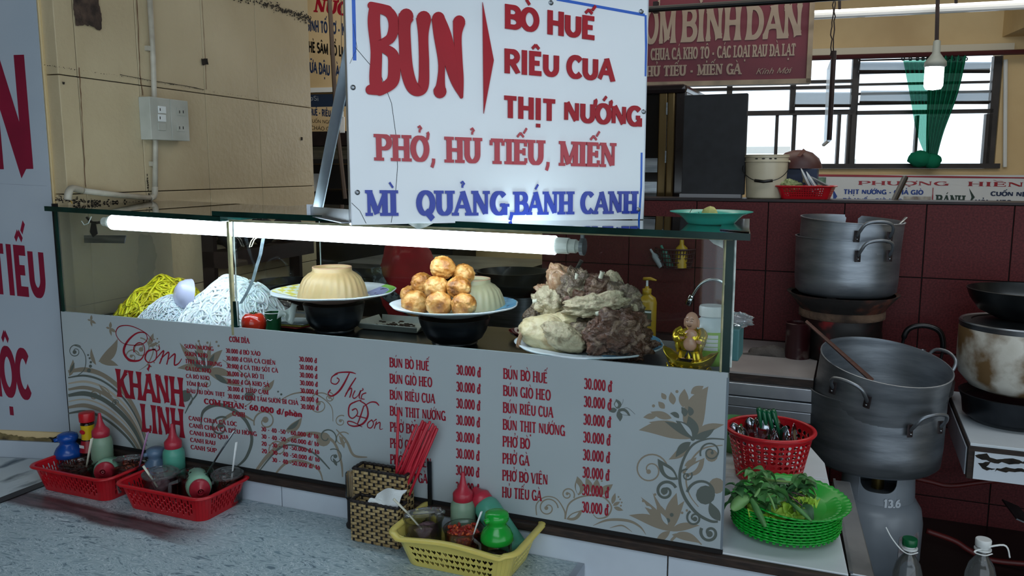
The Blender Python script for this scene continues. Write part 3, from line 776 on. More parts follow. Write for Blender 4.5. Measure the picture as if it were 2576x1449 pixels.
# ---- red hanging sign
PS = Plane(ony(1850, 120, 4.1), 10.0)
rs = thing('hanging_sign', 'large dark red sign with cream letters hanging in the back', 'sign', PS.at(1850, 100))
m_sred = mat('faded_red_signboard', '#5c0f22', '#4e0b1d', scale=3, rough=.55)
m_cream = plain('cream_letters', '#857668', .6)
u0, u1 = PS.uv(1560, 100)[0], PS.uv(2032, 100)[0]; z0, z1 = PS.uv(1850, 202)[1], 1.58
MB().hexa(slab(PS, u0, u1, z0, z1, -.05, 0)).build('signboard', m_sred, rs)
m_sframe = mat('tan_sign_frame', '#8f7f68', '#6d604e', scale=9, rough=.5)
for a in ((u1, u1+.022, z0-.02, z1), (u0, u1+.022, z0-.022, z0)):
    MB().hexa(slab(PS, a[0], a[1], a[2], a[3], -.055, .012)).build('sign_frame', m_sframe, rs)
write(PS, 'CƠM', (1588, 115), (1698, 108), 20, 'bell', m_cream, parent=rs, depth=.003); write(PS, 'BÌNH', (1714, 107), (1862, 101), 18, 'bell', m_cream, parent=rs, depth=.003); write(PS, 'DÂN', (1876, 101), (2016, 95), 14, 'bell', m_cream, parent=rs, depth=.003)
write(PS, 'CHUA CÁ KHO TỘ - CÁC LOẠI RAU ĐÀ LẠT', (1637, 152), (2000, 140), 122, 'slab', m_cream, parent=rs, depth=.003)
write(PS, 'HỦ TIẾU - MIẾN GÀ', (1626, 193), (1862, 187), 166, 'slab', m_cream, parent=rs, depth=.003)
write(PS, 'Kính Mời', (1900, 187), (1988, 184), 172, 'light', m_cream, parent=rs, depth=.003, slant=.35)
# black pipe in front of the sign and clamps
bpipe = MB(); bpipe.tube([ony(1560, 28, 3.9), ony(2260, -16, 3.9)], .014, 10)
bpo = thing('black_pipe', 'black steel pipe crossing in front of the red sign top', 'pipe', ony(1900, 5, 3.9))
bpipe.build('tube', m_black, bpo)
for x, y in ((1650, 20),): MB().bbox(ony(x-8, y+12, 3.9), ony(x+8, y-14, 3.93)).build('clamp', m_darkmetal, bpo)
# long fluorescent fixture
fx = thing('ceiling_fixture', 'long white fluorescent batten hanging over the window wall', 'light', ony(2300, 25, 4.6))
MB().tube([ony(2036, 41, 4.6), ony(2700, 8, 4.6)], .018, 10).build('batten', m_white_gl, fx)
MB().tube([ony(2036, 33, 4.6), ony(2700, 0, 4.6)], .012, 8).build('glowing_tube', mat('fluorescent_glow', '#ffffff', emit=1.6), fx)
for x, y in ((2405, 20), (2112, 36)): MB().tube([ony(x, y, 4.6), ony(x, y-60, 4.6)], .008, 6).build('hanger', m_darkmetal, fx)
# pendant lamp: pipe, holder, bulb
pd = thing('pendant_lamp', 'lit compact bulb hanging on a thin pipe before the green curtain', 'lamp', ony(2356, 120, 4.5))
MB().tube([ony(2360, -40, 4.5), ony(2356, 112, 4.5)], .009, 8).build('pipe', m_darkmetal, pd)
c = ony(2354, 150, 4.5)
MB().lathe([(.010, .09), (.016, .085), (.018, .03), (.032, .01), (.048, -.01), (.05, -.03), (.035, -.04)], c, 18).build('lamp_holder', plain('grey_lamp_holder', '#7d8480', .5), pd, smooth=True)
c = ony(2350, 184, 4.5)
MB().lathe([(.03, .07), (.042, .05), (.042, -.06), (.034, -.075), (.0, -.08)], c, 18).build('bulb', mat('bulb_glow', '#f2f7ff', emit=6), pd, smooth=True)
# hanging framed pane seen edge on
hp = thing('hanging_board', 'thin framed panel hanging edge-on from chains left of the window mullion', 'panel', ony(2090, 250, 4.4))
q0, q1, q2, q3 = ony(2098, 128, 4.4), ony(2086, 352, 4.4), ony(2072, 364, 4.75), ony(2080, 175, 4.75)
MB().prism([q0, q1, q2, q3], (.012, 0, 0)).build('pane', m_frost, hp)
MB().tube([q0, q1], .013, 6).build('frame_bar', m_darkmetal, hp)
MB().tube([q1, q2], .010, 6).build('frame_bar', m_alu, hp)
for x, y in ((2094, 45), (2100, 42)): 
    MB().tube([ony(x, y, 4.4)+V((random.uniform(-.004, .004), 0, -k*.02)) for k in range(-24, 10)], .003, 5).build('chain', m_darkmetal, hp)
# beam and pipe at the right top corner
struct(MB().hexa(slab(WB, WB.uv(2524, 60)[0], 4.5, zz(2550, 92), 2.2, 0, .5)).build('trim_3', m_beige2))
mb = MB(); mb.tube([WB.at(2530, 150, .02), WB.at(2528, 420, .02)], .012, 8)
tag(mb.build('wall_conduit', m_white_pl), 'thin pale conduit running down the wall right of the window', 'conduit')
# ================================================================ the food display case
cs = thing('food_display_case', 'long glass food display case with a printed white menu front', 'display case', (-1.1, 1.77, 0))
XL, XR, YF, YB, ZP = -1.998, -.206, 1.572, 1.97, .3655
XB = XR-.058      # the right end runs slightly inwards
m_menu = mat('menu_print_white', '#a6b0b4', '#9aa4a8', scale=1.5, rough=.3, bump=.015, bscale=4)
mp = MB().bbox((XL, YF, .003), (XR, YF+.006, ZP)).build('menu_panel', m_menu, cs)
MB().bbox((XL, YF-.003, -.002), (XR+.003, YF+.004, .0065)).build('bottom_rail', m_blackmat, cs)
MB().hexa([V(p) for p in ((XR-.002, YF, 0), (XR+.003, YF-.001, 0), (XB+.004, YB, 0), (XB-.002, YB, 0), (XR-.002, YF, ZP-.01), (XR+.003, YF-.001, ZP-.01), (XB+.004, YB, ZP-.01), (XB-.002, YB, ZP-.01))]).build('side_panel', plain('grey_side_panel', '#6f7a82', .3), cs)
MB().prism([(XL+.01, YF+.007, .325), (XR-.006, YF+.007, .325), (XB-.004, YB, .325), (XL+.01, YB, .325)], (0, 0, .01)).build('case_floor', mat('dark_steel_shelf', '#2a2f34', '#17191c', scale=6, rough=.22, metal=.6), cs)
MB().bbox((-.62, YF+.03, .3352), (-.27, YB-.01, .337)).build('steel_tray_floor', mat('dull_steel_tray', '#7c858c', '#59616a', scale=9, rough=.35, metal=.7), cs)
MB().bbox((XL+.01, YB-.006, .02), (XB-.004, YB, .325)).build('back_panel', m_darkmetal, cs)
XD = -1.397
zl = ony(137, 519, 1.545).z; zm = ony(560, 543, 1.545).z; zr = ony(1893, 588, 1.545).z
def topz(x): return zm + (zr-zm)*(x+1.41)/(1.24) if x > -1.41 else zl+(zm-zl)*(x+2.0)/.59
def top_slab(x0, x1, z0, z1, yb0, yb1):
    th = .013; p = [V((x0, 1.545, z0-th)), V((x1, 1.545, z1-th)), V((x1+yb1, YB+.02, z1-th)), V((x0, YB+.02, z0-th))]
    q = [v+V((0, 0, th)) for v in p]
    g = MB(); g.m = 0; g.add(p+q, [(4, 5, 6, 7)]); g.build('top_glass', m_glass_top, cs)
    e = MB(); e.add([p[0], p[1], q[1], q[0]], [(0, 1, 2, 3)]); e.add([p[1], p[2], q[2], q[1]], [(0, 1, 2, 3)]); e.add([p[3], p[0], q[0], q[3]], [(0, 1, 2, 3)])
    e.add([p[2], p[3], q[3], q[2]], [(0, 1, 2, 3)])
    e.build('glass_edge', m_edge, cs)
top_slab(-1.995, -1.40, zl, zm-.001, 0, 0)
top_slab(-1.425, -.172, zm+.011, zr, 0, -.058)
def pane(pts, mtl, nm='glass_pane', t=.005, n=None):
    mb = MB(); mb.add(pts, [(0, 1, 2, 3)]); return mb.build(nm, mtl, cs)
zt = lambda x: topz(x)-.015
pane([(XL+.008, YF+.003, ZP), (XD-.004, YF+.003, ZP), (XD-.004, YF+.003, zt(XD)), (XL+.008, YF+.003, zt(-1.99))], m_glass, 'front_glass')
pane([(XD+.004, YF+.003, ZP), (XR-.002, YF+.003, ZP), (XR-.002, YF+.003, zt(XR)), (XD+.004, YF+.003, zt(XD))], m_glass, 'front_glass')
pane([(XR-.002, YF+.004, ZP-.03), (XB-.002, YB, ZP-.03), (XB-.002, YB, zt(XR)), (XR-.002, YF+.004, zt(XR))], m_glass, 'side_glass')
pane([(XL+.012, YF+.004, .336), (XL+.012, YB, .336), (XL+.012, YB, zl-.015), (XL+.012, YF+.004, zl-.015)], m_glass_dirty, 'side_glass')
pane([(XD, YF+.01, .336), (XD, YB-.02, .336), (XD, YB-.02, zt(XD)), (XD, YF+.01, zt(XD))], m_glass, 'divider_glass')
xb = ony(808, 650, YB).x
pane([(xb, YB-.002, .336), (XB-.004, YB-.002, .336), (XB-.004, YB-.002, zt(XR)), (xb, YB-.002, zt(xb))], m_glass, 'back_glass')
m_sil = mat('yellowed_silicone', '#a9a27c', '#7f8466', scale=30, rough=.5)
m_sil_w = mat('pale_silicone', '#c9d2cd', '#93a39e', scale=40, rough=.4)
MB().bbox((XR-.012, YF-.0, ZP-.0), (XR+.002, YF+.010, zt(XR))).build('corner_edge', m_edge, cs)
MB().tube([(XR-.014, YF-.0005, ZP), (XR-.0145, YF-.0005, .5), (XR-.014, YF-.0005, zt(XR))], .0024, 6).build('silicone_bead', m_sil, cs)
MB().tube([(XR+.004, YF+.004, ZP+.01), (XR+.0045, YF+.004, .55), (XR+.004, YF+.004, zt(XR))], .0022, 6).build('silicone_bead', m_sil_w, cs)
MB().bbox((XD-.009, YF-.0005, ZP-.02), (XD-.002, YF+.009, zt(XD))).build('silicone_bead', m_sil, cs)
MB().bbox((XD-.0018, YF+.0005, ZP-.02), (XD+.008, YF+.009, .43)).build('divider_edge', m_edge, cs)
MB().tube([(XD+.012, YF-.0002, .37), (XD+.0105, YF-.0002, .46), (XD+.0125, YF-.0002, .52), (XD+.010, YF-.0002, .56), (XD+.012, YF-.0002, zt(XD))], [.001, .0028, .0014, .003, .002], 6).build('silicone_bead', m_sil_w, cs)
MB().bbox((XL+.004, YF-.001, ZP), (XL+.012, YF+.008, zl-.015)).build('corner_edge', m_edge, cs)
MB().tube([(xb, YB-.003, .34), (xb, YB-.003, zt(xb))], .0018, 5).build('glass_bead', m_sil_w, cs)
# silicone run under the top edge and the flake at the right corner
MB().tube([(XD, YF, zt(XD)+.002), (-.8, YF, zt(-.8)+.002), (XR, YF, zt(XR)+.002)], .003, 6).build('silicone_bead', m_sil, cs)
MB().prism([(XR-.045, YF-.001, zt(XR)), (XR-.018, YF-.001, zt(XR)), (XR-.018, YF-.001, zt(XR)-.016), (XR-.026, YF-.001, zt(XR)-.012), (XR-.036, YF-.001, zt(XR)-.008)], (0, .001, 0)).build('tape_scrap', m_sil_w, cs)
# polished corner plate at the right end of the top
q = ony(1890, 572, 1.62)
MB().prism([V((-.235, 1.60, zr+.0015)), V((-.176, 1.56, zr+.0015)), V((-.222, 1.965, zr+.0015)), V((-.275, 1.93, zr+.0015))], (0, 0, .002)).build('corner_plate', mat('polished_steel', '#aab0b2', '#6a6f70', scale=12, rough=.12, metal=1), cs)

# ---- tube light
tl = thing('tube_light', 'bright white fluorescent tube under the glass top of the display case', 'light', (-1.17, 1.615, .6))
y0 = 1.612
A, B = ony(285, 559, y0), ony(1397, 617, y0)
m_glow = mat('tube_glow', '#e9f3ff', emit=10)
MB().tube([A, B], .020, 20).build('glowing_tube', m_glow, tl, smooth=True, auto=50)
d = (B-A).normalized()
m_cap = mat('aged_white_plastic', '#c2c6bf', '#9fa39b', scale=20, rough=.4)
MB().tube([A-d*.0, A-d*.012, A-d*.014, A-d*.034], [.0165, .0165, .012, .012], 16).build('end_cap', m_cap, tl)
MB().tube([B, B+d*.03, B+d*.031, B+d*.046, B+d*.047, B+d*.056], [.017, .017, .0145, .0145, .012, .012], 16).build('end_cap', m_cap, tl)
MB().tube([B+d*.056, B+d*.064], [.0185, .0185], 12).build('holder_clip', m_steel, tl)
MB().bbox(B+d*.058+V((-.002, -.004, 0)), B+d*.062+V((.001, .004, .03))).build('holder_clip', m_steel, tl)
q = ony(1430, 575, y0)
c = ony(232, 560, 1.62)
MB().tube([A-d*.034, c+V((.02, 0, 0)), c, c+V((-.03, .01, .012))], .004, 6).build('cable', m_black, tl)
MB().prism([c+V((-.004, 0, .0)), c+V((.012, 0, -.004)), c+V((.016, 0, -.03)), c+V((-.002, 0, -.04)), c+V((-.012, 0, -.026))], (0, .002, 0)).build('tape_scrap', m_blackmat, tl)
wr = [ony(x, y, 1.60) for x, y in ((205, 556), (212, 566), (222, 562), (230, 545))]
MB().tube(wr, .0012, 5).build('loose_wire', m_white_pl, tl)
bk = MB(); pp = [ony(x, y, 1.64) for x, y in ((211, 592), (316, 592), (312, 612), (212, 611))]
bk.prism(pp, (0, .003, 0)); tag(bk.build('mounting_strip', m_steel), 'small bare metal strip on the glass below the left end of the tube', 'bracket')
hw = MB(); hw.tube([ony(x, y, 1.63) for x, y in ((642, 594), (632, 606), (627, 622), (633, 620), (640, 603), (650, 596))], .0012, 5)
tag(hw.build('wire_loop', plain('cream_wire', '#cfc9b4', .5)), 'small loop of pale wire hanging from the tube near the divider', 'wire')
# tape strap hanging beside the divider
st = MB(); pts = [ony(x, y, 1.66) for x, y in ((662, 600), (655, 640), (645, 672), (636, 705), (622, 735), (605, 764))]
for i in range(len(pts)-1):
    a, b = pts[i], pts[i+1]; w = V((.0055, 0, .001))
    st.prism([a-w, a+w, b+w, b-w], (0, .0006, 0))
tag(st.build('tape_strap', mat('cloudy_tape', '#8c9aa2', '#5e6c75', scale=40, rough=.25)), 'greyish clear tape strap curving down behind the glass by the divider', 'tape')

# ---------------------------------------------------------------- menu print
m_ink = mat('menu_red_ink', '#8f1228', '#820f24', scale=6, rough=.4)
m_taupe = plain('taupe_print', '#7f7768', .4)
m_grey_p = plain('grey_green_print', '#545b56', .4)
m_light_p = plain('light_taupe_print', '#a39b8b', .4)
FP = FRONT
def W_(t, x0, y0, x1, y1, top, st='flare', **k): return write(FP, t, (x0, y0), (x1, y1), top, st, k.pop('m', m_ink), parent=mp, depth=.0004, off=k.pop('off', .0011), **k)
def fuv(px, py): return FP.uv(px, py)
def f3(off): return lambda u, z: FP.pt(u, z, off)
class Print:
    def __init__(s, off): s.mb = MB(); s.off = off
    def shape(s, sh): emit(s.mb, sh, f3(s.off), FP.n*.00015)
    def curve(s, pts, ws, n=8):
        sp = spline([p+(w,) for p, w in zip(pts, ws)], n); uv = [fuv(p[0], p[1]) for p in sp]
        s.shape([rib_poly(uv, [max(.0002, p[2]*.00085) for p in sp])])
    def poly(s, pts): s.shape([('poly', [fuv(*p) for p in pts])])
    def leaf(s, b, t, w, bend=0, k=10):
        """leaf from base px b to tip px t, half width w px, bend px"""
        dx, dy = t[0]-b[0], t[1]-b[1]; L = math.hypot(dx, dy); nx, ny = -dy/L, dx/L
        ct = []; wd = []
        for i in range(k+1):
            q = i/k; o = bend*math.sin(q*PI); ct.append((b[0]+dx*q+nx*o, b[1]+dy*q+ny*o)); wd.append(max(.15, w*2*math.sin(PI*q**.85)))
        s.shape([rib_poly([fuv(*p) for p in ct], [a*.00088 for a in wd])])
    def dot(s, c, r, n=12): s.shape([('poly', [fuv(c[0]+r*math.cos(2*PI*i/n), c[1]-r*math.sin(2*PI*i/n)) for i in range(n)])])
    def spiral(s, c, r, a0, turns, w, sgn=1, bulb=0, n=40):
        """spiral starting outside at radius r, angle a0 (deg, image up), winding in"""
        pts = []; ws = []
        for i in range(n+1):
            q = i/n; rr = r*(1-.86*q); a = R(a0)+sgn*turns*2*PI*q
            pts.append((c[0]+rr*math.cos(a), c[1]-rr*math.sin(a))); ws.append(w*(1-.25*q))
        s.shape([rib_poly([fuv(*p) for p in pts], [x*.00088 for x in ws])])
        if bulb: s.dot(pts[-1], bulb)
    def done(s, m, nm='floral_print'): return s.mb.build(nm, m, mp, kind='stuff')
# right hand flower group
a = Print(.0001); g = Print(.0006); c = Print(.0008); l = Print(.00005)
hub = (1743, 1103)
for b, t, w, bd in ((hub, (1782, 972), 24, -16), (hub, (1776, 1010), 15, -6), (hub, (1607, 1082), 20, 14), (hub, (1632, 1062), 14, 8), (hub, (1822, 1068), 10, -8)):
    a.leaf(b, t, w, bd)
for b, t, w in (((1652, 1045), (1618, 1050), 7), ((1672, 1028), (1656, 1010), 7), ((1675, 1005), (1664, 988), 6), ((1694, 1018), (1688, 986), 8), ((1718, 1025), (1722, 978), 11), ((1690, 1052), (1636, 1036), 9), ((1738, 990), (1770, 971), 9)):
    a.leaf(b, t, w, 0)
a.dot((1644, 1021), 4); a.dot((1703, 985), 4)
for b, t, w in ((hub, (1700, 1058), 12), (hub, (1672, 1060), 9), (hub, (1732, 1046), 14), ((1708, 1052), (1686, 1040), 6), ((1722, 1048), (1714, 1024), 7), ((1735, 1046), (1732, 1022), 7), (hub, (1798, 1078), 8), ((1738, 1112), (1700, 1150), 9)):
    g.leaf(b, t, w, 4)
c.leaf((1741, 1098), (1712, 1062), 5, 3); g.dot(hub, 6)
a.leaf((1735, 1112), (1682, 1156), 10, -6)
def sw(P, c0, r, a0, t, w, s=1, b=0): P.spiral(c0, r, a0, t, w, s, b)
g.curve([(1822, 1105), (1780, 1104), (1742, 1120), (1718, 1160), (1710, 1205), (1722, 1250), (1752, 1290), (1786, 1310), (1806, 1312)], [3, 4, 5, 6, 7, 8, 8, 7, 5])
a.curve([(1818, 1120), (1770, 1128), (1738, 1160), (1726, 1205), (1735, 1245), (1757, 1275)], [2, 4, 4, 4, 3, 2])
g.spiral((1788, 1138), 27, 200, 1.6, 4, -1, 4); g.spiral((1728, 1196), 18, 180, 1.5, 4, -1, 4)
g.spiral((1770, 1245), 42, 170, 1.0, 6, -1, 0); g.dot((1775, 1245), 24); a.dot((1803, 1222), 20)
g.spiral((1675, 1236), 27, 20, 1.4, 7, 1, 9); a.spiral((1636, 1182), 44, 10, 1.6, 4, 1, 6)
g.spiral((1747, 1303), 20, 120, 1.5, 5, 1, 6); g.spiral((1786, 1340), 24, 150, 1.3, 7, 1, 8)
g.leaf((1706, 1206), (1655, 1154), 15, -5); c.leaf((1700, 1200), (1668, 1170), 8, -3); g.leaf((1702, 1202), (1674, 1176), 5, -2)
a.leaf((1716, 1190), (1772, 1152), 14, 8); c.leaf((1724, 1190), (1760, 1160), 6, 3)
a.dot((1790, 1146), 16); a.leaf((1722, 1172), (1752, 1150), 7, 3); g.leaf((1812, 1310), (1786, 1262), 12, -3)
# lower flower
h2 = (1686, 1336)
for b, t, w, bd in ((h2, (1582, 1296), 13, 8), (h2, (1622, 1276), 12, 4), (h2, (1612, 1250), 8, 2), (h2, (1652, 1262), 13, 0), (h2, (1642, 1240), 6, 0), (h2, (1702, 1240), 15, -4), (h2, (1722, 1260), 10, -6), (h2, (1760, 1322), 9, -5), (h2, (1648, 1372), 8, 3), ((1690, 1345), (1760, 1366), 8, -4)):
    a.leaf(b, t, w, bd)
for x, y in ((1618, 1260), (1648, 1244), (1670, 1242), (1700, 1282), (1716, 1290), (1728, 1284)): a.dot((x, y), 3.4)
c.leaf((1680, 1320), (1662, 1290), 5); c.leaf((1640, 1280), (1626, 1272), 3)
for x, y, r in ((1690, 1296), (1680, 1308)) and ((1690, 1295, 5), (1680, 1309, 6)): g.dot((x, y), r)
a.curve([(1492, 1322), (1530, 1308), (1580, 1310), (1610, 1325), (1625, 1345)], [1, 6, 7, 5, 1]); a.curve([(1534, 1328), (1565, 1322), (1590, 1338)], [1, 4, 1])
a.curve([(1688, 1360), (1710, 1342), (1738, 1346), (1765, 1370)], [6, 7, 7, 3])
# middle low flower
a.curve([(1422, 1306), (1430, 1270), (1455, 1252), (1490, 1246), (1520, 1252), (1538, 1275), (1528, 1298), (1505, 1304), (1492, 1294)], [3, 4, 4, 4, 4, 4, 4, 3, 2])
a.spiral((1378, 1278), 26, 0, 1.5, 3.5, 1, 5); a.curve([(1350, 1296), (1350, 1268), (1372, 1250), (1400, 1255), (1420, 1285), (1422, 1306)], [3, 3, 3, 3, 4, 5])
a.spiral((1428, 1244), 18, 330, 1.4, 3.5, 1, 4)
a.leaf((1455, 1246), (1452, 1198), 12, 4); c.leaf((1454, 1242), (1450, 1214), 5, 2); a.leaf((1425, 1306), (1466, 1282), 9, 4); c.leaf((1432, 1302), (1456, 1288), 4, 1)
for b, t, w in (((1490, 1240), (1474, 1200), 9), ((1500, 1240), (1502, 1204), 9), ((1506, 1244), (1542, 1218), 9)): a.leaf(b, t, w)
for b, t, w in (((1540, 1268), (1548, 1240), 5), ((1542, 1272), (1560, 1262), 4), ((1544, 1276), (1568, 1284), 5)): a.leaf(b, t, w)
for x, y in ((1494, 1206), (1514, 1210), (1560, 1256), (1564, 1264), (1562, 1272), (1556, 1250)): a.dot((x, y), 2.4)
# butterfly by the price column
g.leaf((1552, 1028), (1550, 1004), 9, 3); g.leaf((1552, 1030), (1532, 1034), 6, 0); g.leaf((1554, 1032), (1586, 1046), 8, -3); g.leaf((1554, 1034), (1560, 1060), 7, -2); c.leaf((1552, 1024), (1550, 1010), 4); c.leaf((1560, 1036), (1580, 1044), 4, -1)
g.curve([(1556, 1030), (1566, 1014), (1568, 1004)], [.8, .8, .8]); g.curve([(1558, 1032), (1578, 1026), (1598, 1042)], [.8, .8, .8])
# left group
for (x, y, k) in ((228, 806, 1.0), (276, 826, 1.2)):
    a.leaf((x, y), (x+2*k, y-14*k), 5*k, 1); a.leaf((x, y), (x-8*k, y-2*k), 3*k); a.leaf((x, y), (x+14*k, y+8*k), 4.5*k); a.leaf((x, y), (x+4*k, y+16*k), 4*k)
g.spiral((190, 884), 18, 40, 1.5, 3, 1, 5); g.curve([(186, 868), (204, 876), (216, 900), (212, 930), (190, 948)], [3, 3, 3, 3, 2])
for b, t, w, bd in (((248, 910), (296, 852), 16, 10), ((242, 918), (230, 876), 8, -4), ((252, 912), (298, 920), 10, -4), ((174, 946), (184, 904), 10, 3)): a.leaf(b, t, w, bd)
g.leaf((176, 938), (188, 912), 5)
for x, y, r in ((222, 893, 2.4), (226, 901, 2.6), (229, 911, 3.2), (228, 921, 4), (224, 932, 5)): g.dot((x, y), r)
for k, (P, w) in enumerate(((a, 16), (g, 7), (l, 8), (a, 12), (g, 16), (l, 6), (a, 14), (g, 9))):
    dy = k*15
    P.curve([(172, 935+dy), (215, 930+dy), (262, 945+dy*1.02), (310, 985+dy), (345, 1040+dy*.9), (370, 1110+dy*.8)], [w*.6, w, w, w*1.1, w*.9, w*.4])
a.spiral((238, 996), 15, 0, 1.2, 5, 1, 7); a.curve([(250, 970), (268, 978), (280, 1000), (284, 1020)], [2, 3, 3, 1]); a.leaf((284, 998), (248, 966), 6, -4)
g.spiral((290, 1013), 9, 0, 1.2, 3, 1, 3)
a.spiral((353, 876), 26, 90, 1.4, 4, -1, 6); a.spiral((332, 898), 20, 20, 1.3, 4, 1, 4); a.leaf((372, 868), (386, 838), 8, 2); a.leaf((374, 872), (400, 862), 5)
for x, y in ((388, 854), (392, 862), (396, 852), (400, 860), (395, 870), (400, 868), (372, 918), (380, 922), (388, 912)): a.dot((x, y), 2)
a.curve([(372, 850), (386, 880), (372, 915), (350, 932)], [2, 4, 3, 1])
hub = (520, 934)
for b, t, w, bd in ((hub, (452, 862), 14, -6), (hub, (446, 926), 12, 6), (hub, (492, 862), 12, 0), (hub, (560, 880), 14, -4), (hub, (500, 856), 7, 0), (hub, (530, 858), 8, 0), (hub, (590, 948), 12, -6), (hub, (612, 972), 9, 4)):
    a.leaf(b, t, w, bd)
for b, t, w in ((hub, (490, 880), 12), (hub, (515, 884), 9), (hub, (540, 890), 8), ((540, 942), (574, 966), 9), (hub, (470, 900), 7)): g.leaf(b, t, w)
c.leaf((512, 922), (495, 890), 6); c.leaf((520, 922), (518, 895), 4)
for x, y in ((500, 858), (522, 862), (550, 870), (545, 860)): a.dot((x, y), 3)
a.curve([(560, 905), (610, 940), (634, 985), (632, 1010), (616, 1022)], [2, 4, 4, 3, 2]); a.leaf((660, 985), (690, 955), 8, 4)
g.dot((466, 996), 15); g.spiral((466, 1000), 22, 300, .7, 4, 1); g.curve([(500, 960), (496, 990), (480, 1012), (466, 1040)], [4, 5, 5, 3])
g.spiral((626, 1000), 16, 0, 1.1, 4, 1, 10); a.spiral((520, 965), 12, 100, 1.3, 3, -1, 3)
g.curve([(506, 1070), (512, 1035), (545, 1018), (585, 1030), (620, 1060), (634, 1105), (620, 1150), (595, 1175)], [4, 10, 12, 12, 12, 11, 9, 4]); a.curve([(540, 1080), (570, 1050), (600, 1040), (640, 1060)], [4, 10, 10, 4])
g.spiral((556, 1075), 28, 60, 1.1, 6, 1, 8)
a.spiral((804, 1018), 34, 20, 1.3, 3.5, 1, 6); a.curve([(700, 1010), (740, 990), (790, 990), (832, 1020), (838, 1060)], [2, 4, 4, 3, 2]); a.spiral((668, 1060), 30, 200, 1.3, 5, -1, 8)
a.leaf((718, 1085), (760, 1050), 12, 6); g.leaf((722, 1080), (754, 1054), 6, 4); a.dot((814, 1105), 18); g.spiral((822, 1100), 26, 330, 1, 4, 1)
a.curve([(640, 1190), (680, 1140), (730, 1105), (790, 1090), (838, 1110), (858, 1160), (862, 1200)], [8, 12, 12, 10, 9, 8, 4]); g.curve([(650, 1188), (700, 1130), (740, 1120), (790, 1140), (830, 1180)], [3, 6, 5, 6, 4])
a.curve([(690, 1196), (720, 1165), (760, 1160), (800, 1180), (812, 1208)], [5, 8, 8, 7, 4]); g.spiral((842, 1150), 22, 120, 1.2, 3, -1, 5); a.spiral((700, 1130), 24, 200, 1.3, 4, -1, 6)
a.spiral((862, 1105), 20, 40, 1.3, 3.5, 1, 4); a.spiral((858, 1060), 16, 60, 1.2, 3, 1, 4); a.leaf((866, 1128), (852, 1094), 6, 2); g.leaf((848, 1172), (838, 1152), 5)
a.curve([(846, 1080), (872, 1110), (890, 1145), (924, 1150)], [3, 8, 8, 3]); a.spiral((828, 1000), 14, 100, 1.2, 3, -1, 4)
for x, y, r in ((500, 1178, 2.6), (510, 1172, 3), (522, 1168, 3.6), (536, 1166, 4), (700, 985, 2.4), (708, 992, 2.8), (704, 1002, 2)): g.dot((x, y), r)
a.done(m_taupe); g.done(m_grey_p); c.done(m_menu); l.done(m_light_p)
# script words built as swelling strokes
def script(strokes, sc=1.0):
    P = Print(.0011)
    for pts, ws in strokes: P.curve(pts, [w*sc for w in ws], 8)
    P.done(m_ink, 'script_lettering')
script([([(384, 858), (368, 838), (330, 820), (300, 822), (293, 842), (312, 864), (350, 868), (370, 856), (366, 838), (345, 838), (322, 858), (312, 884), (326, 905), (352, 906), (364, 888), (362, 868), (350, 862), (338, 872), (338, 886)], [1.5, 2, 2.5, 3, 2.5, 2, 2.2, 2.5, 2.5, 4, 6, 8, 7, 4.5, 3, 2.5, 3, 3, 5]),
        ([(392, 878), (372, 884), (366, 902), (376, 912), (392, 904), (394, 884), (384, 878)], [3, 5, 5, 3, 3, 4, 3]), ([(394, 884), (402, 878), (400, 870)], [2, 3, 4]),
        ([(392, 904), (412, 882), (408, 900), (402, 915)], [2, 4, 4, 4]), ([(404, 904), (424, 886), (424, 900), (420, 917)], [2, 4, 4, 4]), ([(422, 906), (440, 890), (440, 905), (440, 918), (450, 914), (458, 902)], [2, 4, 5, 4, 3, 2])], 1.15)
script([([(836, 948), (850, 938), (880, 936), (896, 940)], [2, 3, 4, 2]), ([(880, 937), (866, 965), (852, 985), (836, 996), (826, 990), (832, 980)], [3, 5, 5, 4, 3, 4]), ([(850, 940), (836, 948), (834, 962), (846, 966), (854, 956), (848, 950)], [3, 3, 3, 3, 3, 3]),
        ([(896, 950), (880, 975), (868, 998)], [3, 4, 3]), ([(870, 990), (884, 976), (884, 988), (880, 1000)], [2, 3, 4, 3]), ([(894, 982), (888, 996), (892, 1002), (902, 994), (908, 982), (904, 998), (908, 1003)], [3, 3, 3, 2, 3, 3, 2]), ([(908, 984), (914, 980), (912, 976)], [2, 3, 2]), ([(922, 988), (912, 992), (910, 1002), (918, 1004)], [3, 3, 3, 2]), ([(892, 1010), (894, 1012)], [5, 5]),
        ([(910, 1006), (896, 1010), (880, 1020), (878, 1044), (888, 1052), (900, 1040), (896, 1028), (886, 1032)], [2, 3, 4, 4, 3, 3, 3, 4]), ([(906, 1008), (922, 1020), (926, 1045), (914, 1065), (894, 1072), (878, 1068), (876, 1060), (890, 1062), (912, 1074)], [3, 4, 5, 5, 4, 3, 3, 3, 2]), ([(916, 1020), (908, 1045), (900, 1066)], [3, 4, 3]), ([(916, 1022), (932, 1012), (946, 1012), (954, 1020)], [2, 3, 4, 3]), ([(898, 1046), (922, 1052)], [3, 3]),
        ([(936, 1056), (926, 1064), (926, 1074), (934, 1076), (940, 1066), (936, 1056)], [3, 3, 3, 3, 3, 3]), ([(940, 1060), (948, 1054)], [2, 3]), ([(948, 1060), (942, 1078)], [3, 3]), ([(944, 1070), (956, 1062), (956, 1076), (958, 1080), (964, 1078)], [2, 3, 3, 2, 1])], 1.05)
W_('KHÁNH', 296, 998, 463, 1024, 928, 'bell'); W_('LINH', 358, 1086, 464, 1102, 1016, 'bell')
W_('CƠM DĨA', 577, 860, 627, 864, 846, 'slab')
